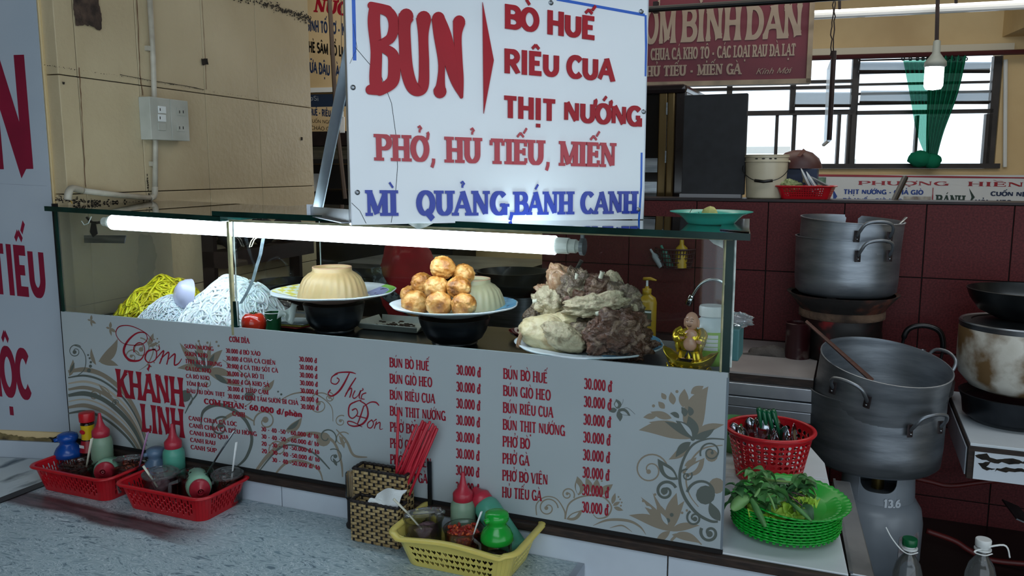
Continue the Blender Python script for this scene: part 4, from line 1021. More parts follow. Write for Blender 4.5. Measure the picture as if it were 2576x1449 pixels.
for k, (t, x1) in enumerate((('SƯỜN NƯỚNG', 537), ('SƯỜN KHO', 522), ('THỊT KHO TRỨNG', 558), ('CÁ LÓC KHO', 531), ('CÁ RÔ KHO', 527), ('TÔM RAM', 521), ('ĐẬU HỦ DỒN THỊT', 566))):
    y = 876+k*18.7; W_(t, 464+k, y, x1, y+(x1-464)*.094, y-10.5)
for k, (t, x1) in enumerate((('BÒ XÀO', 655), ('CHẢ CÁ CHIÊN', 693), ('CÁ THU SỐT CÀ', 699), ('GÀ RÔ TI', 664), ('GÀ KHO SẢ', 677), ('THẬP CẨM', 675), ('CƠM TẤM SƯỜN BÌ CHẢ', 750))):
    y = 887.5+k*19.1; W_('30.000 đ', 568+k*.8, y, 608+k*.8, y+3.8, y-11.5); W_(t, 612+k*.9, y+4.2, x1, y+4.2+(x1-612)*.096, y-7.5)
    y2 = 909+k*19.9; W_('30.000 đ', 752+k*.7, y2, 797+k*.7, y2+4.4, y2-12.5)
W_('CƠM PHẦN: 60.000 đ/phần', 514, 1016, 760, 1050, 1002, 'slab'); W_('CANH', 585, 1046, 616, 1050, 1034, 'slab')
for k, (t, x1) in enumerate((('CANH CHUA CÁ LÓC', 596), ('CANH CHUA CÁ DIÊU HỒNG', 646), ('CANH KHỔ QUA', 575), ('CANH RAU', 542), ('CANH SÚP', 545))):
    y = 1057+k*18.2; W_(t, 475+k*1.3, y, x1, y+(x1-475)*.13, y-11)
for k, t in enumerate(('30 - 40 -50 - 60.000 đ/ tô', '30 - 40 -50 - 60.000 đ/ tô', '20 - 30 - 40 -50.000 đ/ tô', '20 - 30 - 40 -50.000 đ/ tô', '30 - 40 -50.000 đ/ tô')):
    x0 = 657+k*.6 if k < 4 else 684; y = 1084.5+k*18.3+(0 if k < 4 else 4); W_(t, x0, y, 801+k, 1103+k*19.6, y-11)
IT = ['BÚN BÒ HUẾ', 'BÚN GIÒ HEO', 'BÚN RIÊU CUA', 'BÚN THỊT NƯỚNG', 'PHỞ BÒ', 'PHỞ GÀ', 'PHỞ BÒ VIÊN', 'HỦ TIẾU GÀ']
for k, (t, x1) in enumerate(zip(IT, (1080, 1087, 1094, 1121, 1044, 1040, 1085, 1075))):
    y = 923.5+k*40.6; W_(t, 980+k*.3, y, x1, y+(x1-980)*.098, y-24.5); y2 = 942.5+k*42; W_('30.000 đ', 1148-k*.2, y2, 1209-k*.6, y2+6.3, y2-25)
for k, (t, x1) in enumerate(zip(IT, (1377, 1385, 1391, 1421, 1333, 1331, 1378, 1362))):
    y = 953+k*42.6; W_(t, 1266-k*.4, y, x1, y+(x1-1266)*.108, y-27); y2 = 978.5+k*45.2-k*k*.12; W_('30.000 đ', 1469-k*.8, y2, 1539-k*1.3, y2+7.6, y2-28)

# ================================================================ the BUN sign on top
bs = thing('noodle_sign', 'large white acrylic sign with raised red and blue letters standing on the glass case', 'sign', onz(885, 563, .641))
BL = onz(885, 566, .640)
ang = math.degrees(math.atan2(.653, .757))
PG = Plane(BL, ang)
m_acr = mat('white_acrylic', '#e6ecf1', '#dae3ea', scale=1.2, rough=.12)
uR_, zB_ = PG.uv(1611, 556)[0], BL.z
uR_ = (uR_+PG.uv(1636, 22)[0])/2
zT_ = 1.14
MB().hexa(slab(PG, 0, uR_, zB_, zT_, -.004, 0)).build('acrylic_face', m_acr, bs)
mb = MB(); mb.hexa(slab(PG, .004, uR_-.004, zB_+.003, zT_-.004, -.030, -.0042)); mb.build('box_back', m_alu, bs)
MB().hexa(slab(PG, -.001, .0005, zB_-.001, zT_, -.032, .001)).build('left_frame', m_alu, bs)
MB().hexa(slab(PG, uR_, uR_+.0015, zB_-.001, zT_, -.032, .001)).build('right_frame', m_alu, bs)
m_rl = mat('raised_red_acrylic', '#a60f22', '#980c1d', scale=6, rough=.35, spec=.3)
m_bl = mat('raised_blue_acrylic', '#16309a', '#1a3aa8', scale=6, rough=.25)
def SG(t, x0, y0, x1, y1, top, st, m=m_rl, d=.0035): return write(PG, t, (x0, y0), (x1, y1), top, st, m, 'letter', bs, d, True, .0002)
# the huge BUN in swelling strokes with bulb ends
def big(strokes):
    mb = MB()
    for pts, ws in strokes:
        sp = spline([p+(w,) for p, w in zip(pts, ws)], 8); uv = [PG.uv(p[0], p[1]) for p in sp]
        k = .00086
        emit(mb, [rib_poly(uv, [p[2]*k for p in sp])], lambda u, z: PG.pt(u, z, .0002), PG.n*.004)
        for e in (0, -1):
            r = sp[e][2]/2; emit(mb, [('poly', [PG.uv(sp[e][0]+r*math.cos(i*PI/8), sp[e][1]-r*1.1*math.sin(i*PI/8)) for i in range(16)])], lambda u, z: PG.pt(u, z, .0002), PG.n*.004)
    mb.build('letter', m_rl, bs)
big([([(942, 24), (940, 60), (946, 130), (944, 190), (946, 212)], [26, 28, 26, 28, 30]), ([(932, 14), (955, 22), (975, 28)], [16, 22, 24]), ([(930, 226), (950, 224), (966, 222)], [22, 28, 26]),
     ([(952, 20), (980, 34), (990, 62), (982, 96), (955, 112)], [20, 24, 24, 22, 18]), ([(955, 118), (986, 136), (991, 170), (986, 206), (955, 228)], [18, 26, 28, 28, 24])])
big([([(1021, 42), (1016, 62), (1018, 110), (1022, 170), (1034, 214), (1050, 226), (1064, 214), (1066, 160), (1064, 90), (1065, 48)], [36, 30, 28, 30, 30, 30, 26, 24, 24, 36])])
big([([(1102, 48), (1104, 90), (1110, 160), (1108, 210), (1106, 230)], [32, 26, 16, 20, 32]), ([(1102, 50), (1116, 90), (1132, 150), (1148, 205), (1160, 244)], [32, 36, 34, 28, 8]), ([(1154, 56), (1150, 90), (1154, 150), (1158, 200), (1161, 244)], [30, 20, 16, 14, 6])])
big([([(1046, -8), (1056, -30)], [12, 20])])
MB().prism([PG.at(x, y, .0002) for x, y in ((1213, 6), (1241, 152), (1216, 286))][::-1], PG.n*.004).build('letter', m_rl, bs)
SG('BÒ HUẾ', 1269, 72, 1496, 102, 10, 'sans'); SG('RIÊU CUA', 1268, 184, 1543, 207, 122, 'sans'); SG('THỊT NƯỚNG', 1266, 296, 1612, 320, 240, 'sans')
SG('PHỞ, HỦ TIẾU, MIẾN', 946, 404, 1547, 421, 337, 'slab', mat('worn_red_acrylic', '#b3323f', '#a82434', scale=5, rough=.3)); SG('MÌ  QUẢNG,', 922, 543, 1292, 542, 478, 'slab', m_bl); SG('BÁNH CANH', 1294, 541, 1600, 537, 482, 'slab', m_bl)
m_btape = plain('blue_tape', '#1e5cc0', .3)
def strip(pts, w, m, nm, off=.0003):
    uv = [PG.uv(*p) for p in pts]; mb = MB(); emit(mb, [rib_poly(uv, [w]*len(uv))], lambda u, z: PG.pt(u, z, off), PG.n*.0005); mb.build(nm, m, bs)
strip([(889, -10), (891, 70), (892, 152)], .007, m_btape, 'tape_strip'); strip([(1400, -2), (1500, 16), (1622, 38)], .006, m_btape, 'tape_strip')
strip([(1624, 38), (1625, 120), (1624, 192)], .005, m_btape, 'tape_strip'); strip([(1614, 384), (1613, 470), (1607, 556)], .005, m_btape, 'tape_strip')
m_crk = plain('hairline_crack', '#3c454c', .6)
strip([(893, 118), (925, 156), (960, 195), (985, 260), (996, 340), (1000, 420), (994, 500), (984, 560)], .0012, m_crk, 'crack_line')
strip([(884, 510), (905, 530), (921, 562)], .0012, m_crk, 'crack_line'); strip([(889, 60), (898, 120), (880, 160)], .0008, m_crk, 'crack_line')
for x, y in ((888, 220), (899, 484), (1386, 7), (1613, 29), (1619, 281), (1605, 527)):
    q = PG.at(x, y, .0); M_ = Matrix.Rotation(R(ang), 3, 'Z') @ Matrix.Rotation(R(90), 3, 'X')
    MB().lathe([(.0055, 0), (.005, .002), (.003, .003), (.0025, .0018), (0, .0018)], q, 12, M=M_).build('rivet', m_steel, bs)
# support strut and foot bar
ft = onz(783, 543, .643); tp = PG.at(866, 118, -.028)
def ell(a, b, w, t, nm):
    d = (b-a).normalized(); s1 = PG.u; s2 = d.cross(s1).normalized()
    mb = MB(); mb.prism([a, a+s1*w, b+s1*w, b], s2*t); mb.prism([a+s1*w-s2*0, a+s1*w-s2*w, b+s1*w-s2*w, b+s1*w], s1*t); mb.build(nm, m_alu, bs)
hd = (ft-BL); 
ell(ft+V((0, 0, .0)), tp, .018, .002, 'support_strut')
bb = BL + PG.n*-.03
mb = MB(); dd = (ft-bb).normalized(); sd = V((-dd.y, dd.x, 0))
mb.prism([bb+V((0, 0, .002)), ft+V((0, 0, .002)), ft+V((0, 0, .022)), bb+V((0, 0, .03))], sd*.002); mb.prism([bb+V((0, 0, .002)), ft+V((0, 0, .002)), ft+V((0, 0, .002))+sd*.018, bb+V((0, 0, .002))+sd*.018], V((0, 0, .002)))
mb.build('foot_bar', m_alu, bs)
MB().box(ft+V((0, 0, .012)), (.02, .004, .03), Matrix.Rotation(R(ang), 3, 'Z')).build('foot_clip', m_alu, bs)
tp = MB(); tq = [PG.at(x, y, .004) for x, y in ((1025, 562), (1090, 562), (1072, 571), (1052, 577))]
tp.prism(tq, PG.n*-.0015); tp.build('torn_tape', m_sil_w, bs)
# ================================================================ food inside the case
ZS = .3365
def bumpy(mb, c, r, sc, amp, fr, seed, n=30, m=20, rot=None, ridge=False):
    c = V(c); b = len(mb.v)
    for i in range(m+1):
        th = PI*i/m
        for j in range(n):
            ph = 2*PI*j/n; d = V((math.sin(th)*math.cos(ph), math.sin(th)*math.sin(ph), math.cos(th)))
            o = V((seed*7.13, seed*3.7, seed*1.9))
            k = 1+amp*noise.fractal(d*fr+o, .75, 2.1, 6)+amp*.5*noise.noise(d*fr*.6+o)
            if ridge: k += amp*.35*abs(noise.noise(d*fr*2.5+o))
            p = V((d.x*sc[0], d.y*sc[1], d.z*sc[2]))*r*k
            if rot is not None: p = rot @ p
            mb.v.append(p+c)
    for i in range(m):
        for j in range(n): mb.f.append([b+i*n+j, b+(i+1)*n+j, b+(i+1)*n+(j+1) % n, b+i*n+(j+1) % n]); mb.mi.append(mb.m)
    return mb
Rz = lambda a: Matrix.Rotation(R(a), 3, 'Z')
def Rxyz(a, b, c): return Matrix.Rotation(R(a), 3, 'X') @ Matrix.Rotation(R(b), 3, 'Y') @ Matrix.Rotation(R(c), 3, 'Z')
# ---- plates (scalloped melamine)
def scallop(n, k): return lambda r, z, a: (r*(1+(k*abs(math.cos(n*a/2)) if r > .07 else 0)), z)
m_mel = plain('white_melamine', '#d5dfe6', .18)
m_pink_u = plain('pinkish_plate_base', '#b99a8e', .3)
def plate(c, r, label, under, h=.03, extra=None, tilt=None):
    t = thing('scalloped_plate', label, 'plate', c)
    k = r/.15; M = tilt
    pr = [(.05*k, 0), (.055*k, .0), (.07*k, .006), (.10*k, .012), (.13*k, h-.009), (.146*k, h-.0045)]
    MB().lathe([(.0, .001)]+pr, c, 60, fn=scallop(9, .03), M=M).build('underside', under, t, smooth=True)
    MB().lathe([(.146*k, h-.0045), (.149*k, h-.001), (.146*k, h), (.13*k, h-.005), (.10*k, .0165), (.08*k, .011), (0, .010)], c, 60, fn=scallop(9, .03), M=M).build('plate_face', m_mel, t, smooth=True)
    if extra:
        for a0, a1, r0, r1, m in extra:
            sc = scallop(9, .03)
            def f(u, v):
                a = R(a0+(a1-a0)*u); rr = (r0+(r1-r0)*v)*k; q = rr/k
                z = .0165+(h-.005-.0165)*(q-.10)/.03 if q > .10 else .011+.0055*(q-.08)/.02
                if q > .13: z = h-.005+.005*(q-.13)/.016
                r2, z2 = sc(rr, z+.0007, a); p = V((r2*math.cos(a), r2*math.sin(a), z2))
                if M is not None: p = M @ p
                return p+V(c)
            MB().grid(f, 24, 8).build('rim_print', m, t, smooth=True)
    return t
m_check = bpy.data.materials.new('yellow_check_print'); m_check.use_nodes = True
_n = m_check.node_tree; _c = _n.nodes.new('ShaderNodeTexChecker'); _t = _n.nodes.new('ShaderNodeTexCoord'); _n.links.new(_t.outputs['Object'], _c.inputs[0]); _c.inputs['Scale'].default_value = 42
_c.inputs[1].default_value = lin('#e6dc6a'); _c.inputs[2].default_value = lin('#e8efdc'); _n.links.new(_c.outputs[0], _n.nodes['Principled BSDF'].inputs[0]); _n.nodes['Principled BSDF'].inputs['Roughness'].default_value = .2
m_lilac = mat('lilac_scribble_print', '#8f97c9', '#3a3f7a', scale=30, lo=.60, hi=.66, rough=.2, dist=2)
m_bluepr = mat('blue_wave_print', '#5aa3cc', '#2c6f9c', scale=26, lo=.5, hi=.7, rough=.2, dist=2)
m_green_r = plain('lime_rim', '#7cc04c', .2)
c1 = V((-1.226, 1.75, .415)); c2 = V((-.872, 1.735, .405)); c3 = V((-.535, 1.735, .345))
plate(c1, .158, 'scalloped plate with yellow check and lilac print under the left clay bowl', m_pink_u, extra=[(110, 215, .085, .144, m_check), (-45, 62, .085, .130, m_lilac), (-45, 62, .131, .146, m_green_r)])
plate(c2, .152, 'scalloped white plate with blue right rim carrying the fried meatballs', m_mel, extra=[(-50, 70, .09, .146, m_bluepr)])
plate(c3, .165, 'large scalloped plate with blue rim under the pile of boiled meat', m_mel, h=.024, extra=[(-60, 60, .10, .146, m_bluepr)])
# ---- black bowls as stands
m_bowl = mat('scratched_black_bowl', '#0c0f13', '#1d242b', scale=9, rough=.28, stretch=(1, 1, 6))
for c, r, lb in ((c1, .079, 'black bowl standing under the yellow and lilac plate'), (c2, .086, 'black bowl standing under the meatball plate')):
    h = c.z-.001-ZS-.0035; b = V((c.x, c.y, ZS))
    t = thing('black_bowl', lb, 'bowl', b, 'black bowls used as plate stands')
    MB().lathe([(0, .0), (r*.62, 0), (r*.65, .004), (r*.63, .007), (r*.78, .016), (r*.90, .034), (r*.975, h-.010), (r, h), (r-.003, h+.001), (r-.006, h-.008), (r*.84, .034), (r*.6, .016), (0, .012)], b, 44).build('bowl_body', m_bowl, t, smooth=True, auto=60)
# ---- inverted fluted clay coloured bowls
m_clay = mat('beige_plastic_bowl', '#b69e70', '#a58e62', '#ae9468', scale=9, rough=.42, sss=.1)
m_clay2 = mat('pale_beige_bowl', '#aea886', '#9c9676', scale=9, rough=.42, sss=.1)
def fluted(c, label, m, k=1.0):
    t = thing('fluted_bowl', label, 'bowl', c)
    def fn(r, z, a):
        if r > .052*k and z > .004: 
            s = math.sin(28*(a+z*13)); return (r+.0016*(abs(s)**.5*(1 if s > 0 else -.5))*min(1, (r-.05*k)/.02), z)
        return (r, z)
    P = [(.091, 0), (.0905, .004), (.086, .018), (.081, .034), (.073, .050), (.062, .061), (.053, .066), (.0505, .069), (.0505, .078), (.049, .079), (.047, .078), (.046, .071), (.02, .0695), (0, .069)]
    MB().lathe([(r*k, z*k) for r, z in P], c, 156, fn=fn).build('bowl_body', m, t, smooth=True, auto=70)
    MB().lathe([(.0507*k, .0775*k), (.0505*k, .0793*k), (.0475*k, .0793*k), (.0470*k, .0775*k)], c, 60, closed=True).build('foot_ring', plain('pinkish_foot_ring', '#c39a7c', .45), t, smooth=True)
fluted(c1+V((-.003, .0, .0115)), 'upturned beige fluted bowl with pinkish foot ring on the left plate', m_clay, .99)
fluted(c2+V((.024, .045, .0115)), 'paler upturned fluted bowl half hidden behind the fried meatballs', m_clay2, .93)
# ---- meatballs
def fried():
    m = bpy.data.materials.new('fried_crust'); m.use_nodes = True; nt = m.node_tree; b = nt.nodes['Principled BSDF']; L = nt.links.new
    tc = nt.nodes.new('ShaderNodeTexCoord')
    v = nt.nodes.new('ShaderNodeTexNoise'); v.inputs['Scale'].default_value = 95; v.inputs['Detail'].default_value = 6; L(tc.outputs['Object'], v.inputs['Vector'])
    n = nt.nodes.new('ShaderNodeTexNoise'); n.inputs['Scale'].default_value = 38; n.inputs['Detail'].default_value = 5; L(tc.outputs['Object'], n.inputs['Vector'])
    r = nt.nodes.new('ShaderNodeValToRGB'); e = r.color_ramp.elements; e[0].position = .3; e[0].color = lin('#6e3f14'); e[1].position = .72; e[1].color = lin('#d9b477')
    for p, c in ((.45, '#a86c2b'), (.56, '#c48f4b')): q = e.new(p); q.color = lin(c)
    L(n.outputs[0], r.inputs[0]); L(r.outputs[0], b.inputs['Base Color']); b.inputs['Roughness'].default_value = .42
    bp = nt.nodes.new('ShaderNodeBump'); bp.inputs['Distance'].default_value = .004; bp.inputs['Strength'].default_value = .9; L(v.outputs[0], bp.inputs['Height']); L(bp.outputs[0], b.inputs['Normal'])
    return m
m_fry = fried()
balls = [((1114, 673), 1.695, .0275, 'topmost fried meatball of the pile'), ((1165, 690), 1.72, .0255, 'fried meatball at the upper right of the pile'),
         ((1062, 712), 1.715, .0255, 'fried meatball at the upper left of the pile'), ((1097, 724), 1.67, .0275, 'knobbly fried meatball in the centre of the pile'),
         ((1154, 724), 1.675, .0265, 'fried meatball right of centre with a pale crumb on it'), ((1032, 742), 1.725, .023, 'small fried meatball half hidden at the far left of the pile'),
         ((1046, 763), 1.685, .0305, 'wide fried meatball at the lower left of the pile'), ((1105, 764), 1.652, .0295, 'fried meatball at the bottom centre of the pile'),
         ((1167, 767), 1.655, .0272, 'fried meatball at the bottom right of the pile')]
for i, ((px, py), y, r, lb) in enumerate(balls):
    c = ony(px, py, y); mb = bumpy(MB(), c, r*1.02, (1.05 if i != 6 else 1.12, 1, .96), .075, 3.6, i+1, 64, 44, ridge=True)
    o = mb.build('fried_meatball', m_fry, None, smooth=True); tag(o, lb, 'meatball', 'fried meatballs on the blue rimmed plate')
    if i == 4:
        pass
# ---- boiled meat pile
def meat(nm, c1_, c2_, c3_, rough=.4, sc=28, b=.8):
    return mat(nm, c1_, c2_, c3_, scale=sc, detail=8, lo=.3, hi=.7, rough=rough, bump=b, bscale=90, dist=1.0, sss=.05)
m_skin = meat('boiled_pork_skin', '#b8a67c', '#94744a', '#c6b894', .3, 14, .35)
m_palem = meat('pale_boiled_meat', '#a3957a', '#6f5c45', '#b8ab8e', .5, 34)
m_brown = meat('brown_boiled_meat', '#755040', '#a08470', '#4f352a', .33, 34, 1.0)
m_greym = meat('grey_brown_meat', '#7c6a55', '#ab9b80', '#54453a', .38, 30, 1.0)
m_tan = meat('tan_skin_piece', '#ad8e6e', '#c4b092', '#8c6a50', .3, 20, .4)
m_bone = mat('cut_bone', '#cfcdbd', '#a8a48f', scale=30, rough=.5)
def chunk(px, py, y, r, sc, rot, m, lb, amp=.3, fr=1.6, seed=0, extra=None, res=(48, 34)):
    c = ony(px, py, y)
    t = thing('boiled_meat_piece', lb, 'meat', c, 'boiled pork and beef pieces on the large plate')
    mb = bumpy(MB(), c, r, sc, amp, fr, seed, res[0], res[1], Rxyz(*rot), True); mb.build('meat', m, t, smooth=True)
    if extra: extra(t, c)
    return t
def bone(px, py, y, dx, dy, w):
    def f(t, c):
        a = ony(px, py, y); b = ony(px+dx, py+dy, y)
        MB().tube([a, a.lerp(b, .6), b], [w*.9, w*.8, w*1.15], 8).build('bone', m_bone, t, smooth=True, auto=50)
        d = (b-a).normalized(); MB().tube([b-d*.001, b+d*.0012], [w*.6, w*.6], 8).build('marrow', m_brown, t)
    return f
def skin_fold(path, y, w, m, nm='skin_edge'):
    def f(t, c):
        MB().tube(spline([tuple(ony(px, py, yy)) for px, py, yy in path], 5), w, 8).build(nm, m, t, smooth=True)
    return f
chunk(1385, 842, 1.690, .062, (1.22, .8, .62), (10, 14, 8), m_skin, 'large pale pork knuckle with yellowish skin at the front left of the pile', .16, 1.5, 11, skin_fold([(1312, 838, 1.645), (1306, 856, 1.64), (1303, 872, 1.637), (1309, 868, 1.637)], .64, [.005]*99, m_tan))
chunk(1420, 850, 1.655, .048, (1.05, .6, .55), (0, 24, 0), m_palem, 'cut pale meat face of the knuckle at the front of the pile', .2, 1.8, 12)
chunk(1392, 815, 1.72, .05, (1.25, .8, .5), (0, -20, 0), m_skin, 'pale skin slab behind the front knuckle', .14, 1.6, 13)
chunk(1553, 840, 1.675, .066, (1.05, .75, .78), (0, -18, 20), m_brown, 'big dark brown shank piece at the front right of the pile', .28, 2.2, 14, None, (70, 50))
chunk(1580, 862, 1.655, .036, (1.25, .6, .9), (0, 20, 10), m_brown, 'ragged brown meat edge hanging over the plate rim at right', .34, 2.6, 15)
chunk(1502, 855, 1.66, .033, (.8, .6, 1.2), (0, 0, 0), m_brown, 'dark ragged strip of meat between knuckle and shank', .35, 2.4, 16)
chunk(1386, 762, 1.74, .042, (1, .8, .85), (0, 10, 0), m_palem, 'pale fibrous joint at the left of the pile', .36, 2.2, 17, bone(1352, 757, 1.72, -10, 2, .006))
chunk(1347, 797, 1.745, .028, (.9, .7, 1.1), (0, 35, 0), m_greym, 'small grey lump at the left foot of the pile', .25, 2.2, 18)
chunk(1376, 732, 1.745, .020, (1.5, .7, .6), (0, 14, 0), m_tan, 'small tan scrap at the upper left shoulder of the pile', .3, 2.0, 19)
chunk(1412, 715, 1.755, .044, (.75, .6, 1.05), (0, -24, 0), m_tan, 'curled tan skin piece standing at the top left of the pile', .24, 1.5, 20, skin_fold([(1392, 742, 1.73), (1385, 712, 1.73), (1390, 688, 1.735), (1404, 681, 1.74), (1422, 692, 1.735), (1432, 690, 1.735), (1438, 703, 1.735)], .73, [.0055]*99, m_tan))
chunk(1447, 725, 1.735, .038, (.95, .7, 1.1), (0, 10, 0), m_greym, 'knobbly grey joint with bone tip at the top of the pile', .36, 2.4, 21, bone(1449, 702, 1.72, 4, -14, .005))
chunk(1500, 722, 1.745, .036, (1.15, .8, .85), (0, 0, 0), m_brown, 'dark brown cut with upright white bone at the top of the pile', .22, 2.0, 22, bone(1510, 700, 1.72, 6, -17, .0055))
chunk(1535, 722, 1.755, .032, (.9, .7, 1.0), (0, 20, 0), m_palem, 'pale pinkish fat piece at the top right of the pile', .28, 1.8, 23)
chunk(1500, 768, 1.70, .050, (1.45, .6, .5), (0, -10, 0), m_palem, 'long fatty strip across the middle of the pile', .3, 2.4, 24, bone(1500, 790, 1.665, 22, -6, .006))
chunk(1470, 755, 1.735, .046, (1, .7, .8), (0, 0, 0), m_brown, 'brown meat wedged in the middle of the pile', .25, 2.0, 25)
chunk(1565, 762, 1.73, .043, (1.1, .7, .9), (0, 24, 0), m_greym, 'dark grey brown piece at the right shoulder of the pile', .3, 2.1, 26, skin_fold([(1590, 742, 1.72), (1598, 765, 1.715), (1600, 788, 1.71)], .73, [.006]*99, m_palem))
chunk(1598, 795, 1.725, .017, (1.4, .8, .7), (0, 14, 0), m_greym, 'small brown nub sticking out at the right of the pile', .25, 2.0, 27)
chunk(1618, 868, 1.70, .022, (1.6, .8, .4), (0, -8, 0), m_brown, 'thin dark meat flap on the right rim of the plate', .3, 2.4, 28)
chunk(1450, 838, 1.72, .055, (1.5, .8, .7), (0, 0, 0), m_greym, 'hidden grey meat filling the middle of the plate', .2, 1.8, 29)

# ---- noodles
m_nw = mat('white_rice_noodle', '#f4f7f9', '#e8eef2', scale=12, rough=.3, sss=.15)
m_nt = mat('thin_glass_noodle', '#e2e8ee', '#cfd8e0', scale=12, rough=.25, sss=.15)
m_ny = mat('yellow_noodle', '#d9cf1e', '#b8a80e', '#e6df3a', scale=14, rough=.28, sss=.1)
def pile(nm, label, cat, cx, cy, rx, ry, H, m, rad, nstr, seed, flat=1.0, length=26, step=.007, skew=(0, 0), lumpy=.15, curl=.9, loops=True):
    rnd = random.Random(seed); t = thing(nm, label, cat, (cx, cy, ZS))
    def h(x, y):
        dx, dy = (x-cx)/rx, (y-cy)/ry; d = math.sqrt(dx*dx+dy*dy)
        s = 1+skew[0]*dx+skew[1]*dy
        return ZS+.001+H*max(0, math.cos(min(1, d)*PI/2))**.85*s*(1+lumpy*noise.noise(V((x*22, y*22, seed))))
    def f(u, v):
        a = u*2*PI; r = .985*(1-v*.999); x, y = cx+rx*r*math.cos(a), cy+ry*r*math.sin(a); return (x, y, max(ZS, h(x, y)-.003))
    MB().grid(f, 40, 14, True).build('noodle_core', m, t, smooth=True)
    mb = MB()
    for k in range(nstr):
        a = rnd.uniform(0, 2*PI); r = rnd.random()**.5*.97; x, y = cx+rx*r*math.cos(a), cy+ry*r*math.sin(a)
        th = rnd.uniform(0, 2*PI); w = rnd.uniform(-curl, curl); lift = rnd.uniform(0, .011); pts = []
        for i in range(length):
            dx, dy = (x-cx)/rx, (y-cy)/ry
            if dx*dx+dy*dy > 1.0: th = math.atan2(cy-y, cx-x)+rnd.uniform(-.8, .8)
            pts.append((x, y, h(x, y)+lift*math.sin(PI*i/(length-1))+rad*.3))
            th += w*.35+rnd.uniform(-.35, .35); w += rnd.uniform(-.25, .25); w = max(-curl*1.4, min(curl*1.4, w))
            gx = (h(x+.004, y)-h(x-.004, y))/.008; gy = (h(x, y+.004)-h(x, y-.004))/.008
            sl = 1/math.sqrt(1+(gx*math.cos(th)+gy*math.sin(th))**2)
            x += step*sl*math.cos(th); y += step*sl*math.sin(th)
        mb.tube(pts, rad*rnd.uniform(.8, 1.15), 5, flat=flat, upv=(0, 0, 1) if flat != 1 else None)
    mb.build('noodle_strands', m, t, smooth=True, kind='stuff')
    return t
pile('rice_noodle_pile', 'large heap of thick white rice noodles left of the glass divider', 'noodles', -1.552, 1.745, .150, .145, .113, m_nw, .0029, 330, 5, skew=(.05, .1))
pile('glass_noodle_pile', 'low heap of thin white noodles between the yellow and thick white noodles', 'noodles', -1.705, 1.69, .105, .09, .062, m_nt, .0015, 380, 6, step=.006)
pile('yellow_noodle_pile', 'bright yellow flat noodle heap at the left end of the case', 'noodles', -1.835, 1.78, .125, .135, .098, m_ny, .0042, 130, 7, flat=.28, length=22, step=.009, curl=.8, skew=(.1, .1))
# noodle tray rim
tr = MB(); 
tag(MB().bbox((-1.975, 1.60, ZS-.001), (-1.41, 1.615, ZS+.004)).bbox((-1.975, 1.94, ZS-.001), (-1.41, 1.955, ZS+.004)).bbox((-1.975, 1.60, ZS-.001), (-1.965, 1.955, ZS+.004)).bbox((-1.42, 1.60, ZS-.001), (-1.41, 1.955, ZS+.004)).bbox((-1.975, 1.6, ZS-.0013), (-1.41, 1.955, ZS-.0005)).build('noodle_tray', m_steel), 'shallow steel tray under the three noodle heaps', 'tray')
# lilac white scoop bowl in the noodles
c = ony(470, 742, 1.69); M_ = Rxyz(-104, 30, 0)
sb = MB().lathe([(0, -.030), (.02, -.0295), (.034, -.022), (.042, -.008), (.045, .006), (.0435, .006), (.040, -.006), (.032, -.019), (0, -.027)], c, 32, sx=1.1, M=M_)
tag(sb.build('scoop_bowl', plain('lilac_white_plastic', '#b9bcd8', .2), smooth=True, auto=70), 'lilac white plastic bowl tipped on its side among the noodles', 'bowl')

# ---- tomato
c = ony(638, 800, 1.628)
tm = thing('tomato', 'red ripe tomato with green stem beside the glass divider', 'tomato', (c.x, c.y, ZS))
zc = ZS+.029
def tf(r, z, a): 
    k = 1+.035*math.cos(5*a)*max(0, z/.03); return (r*k, z)
prof = [(.0, -.028), (.012, -.0285), (.022, -.025), (.0285, -.015), (.031, 0), (.0305, .010), (.027, .019), (.020, .0255), (.012, .027), (.006, .0245), (0, .022)]
MB().lathe(prof, (c.x, c.y, zc), 40, fn=tf).build('tomato_body', mat('tomato_skin', '#b81e12', '#c9371c', scale=20, rough=.16, coat=.5), tm, smooth=True)
st = MB()
for k in range(6):
    a = k*PI/3+.2; st.tube([(c.x, c.y, zc+.025), (c.x+.006*math.cos(a), c.y+.006*math.sin(a), zc+.029), (c.x+.012*math.cos(a), c.y+.012*math.sin(a), zc+.0275)], [.0014, .0014, .0004], 5)
st.tube([(c.x, c.y, zc+.024), (c.x+.001, c.y, zc+.033)], .0013, 5); st.build('stem', plain('tomato_stem', '#2f4a20', .7), tm)
# ---- green paper cup, papers, tissue
c = ony(687, 803, 1.70)
gc = thing('green_cup', 'small dark green printed paper cup beside the tomato', 'cup', (c.x, c.y, ZS))
MB().lathe([(0, 0), (.019, 0), (.0215, .045), (.0225, .046), (.0225, .0475), (.0205, .0475), (.0185, .003), (0, .003)], (c.x, c.y, ZS), 28).build('cup_wall', mat('green_cup_print', '#0d4a2a', '#0f5a33', scale=20, rough=.4), gc, smooth=True, auto=40)
MB().lathe([(.0226, .0455), (.0232, .0468), (.0226, .048), (.021, .0475)], (c.x, c.y, ZS), 28, closed=True).build('rim', m_white_pl, gc, smooth=True)
mb = MB(); mb.tube([V((c.x, c.y, ZS))+V((-.012+.004*k, -.0215+.0004*(k-3)**2, .030+.002*math.sin(k*2.4))) for k in range(7)], .0008, 4); mb.build('printed_scrawl', m_white_pl, gc)
pp = thing('paper_stack', 'stack of folded printed papers lying between the cup and the black bowl', 'papers', onz(745, 815, ZS))
b = onz(742, 822, ZS)
m_paper = mat('printed_paper', '#b9c2c4', '#8f9a9e', scale=14, rough=.6)
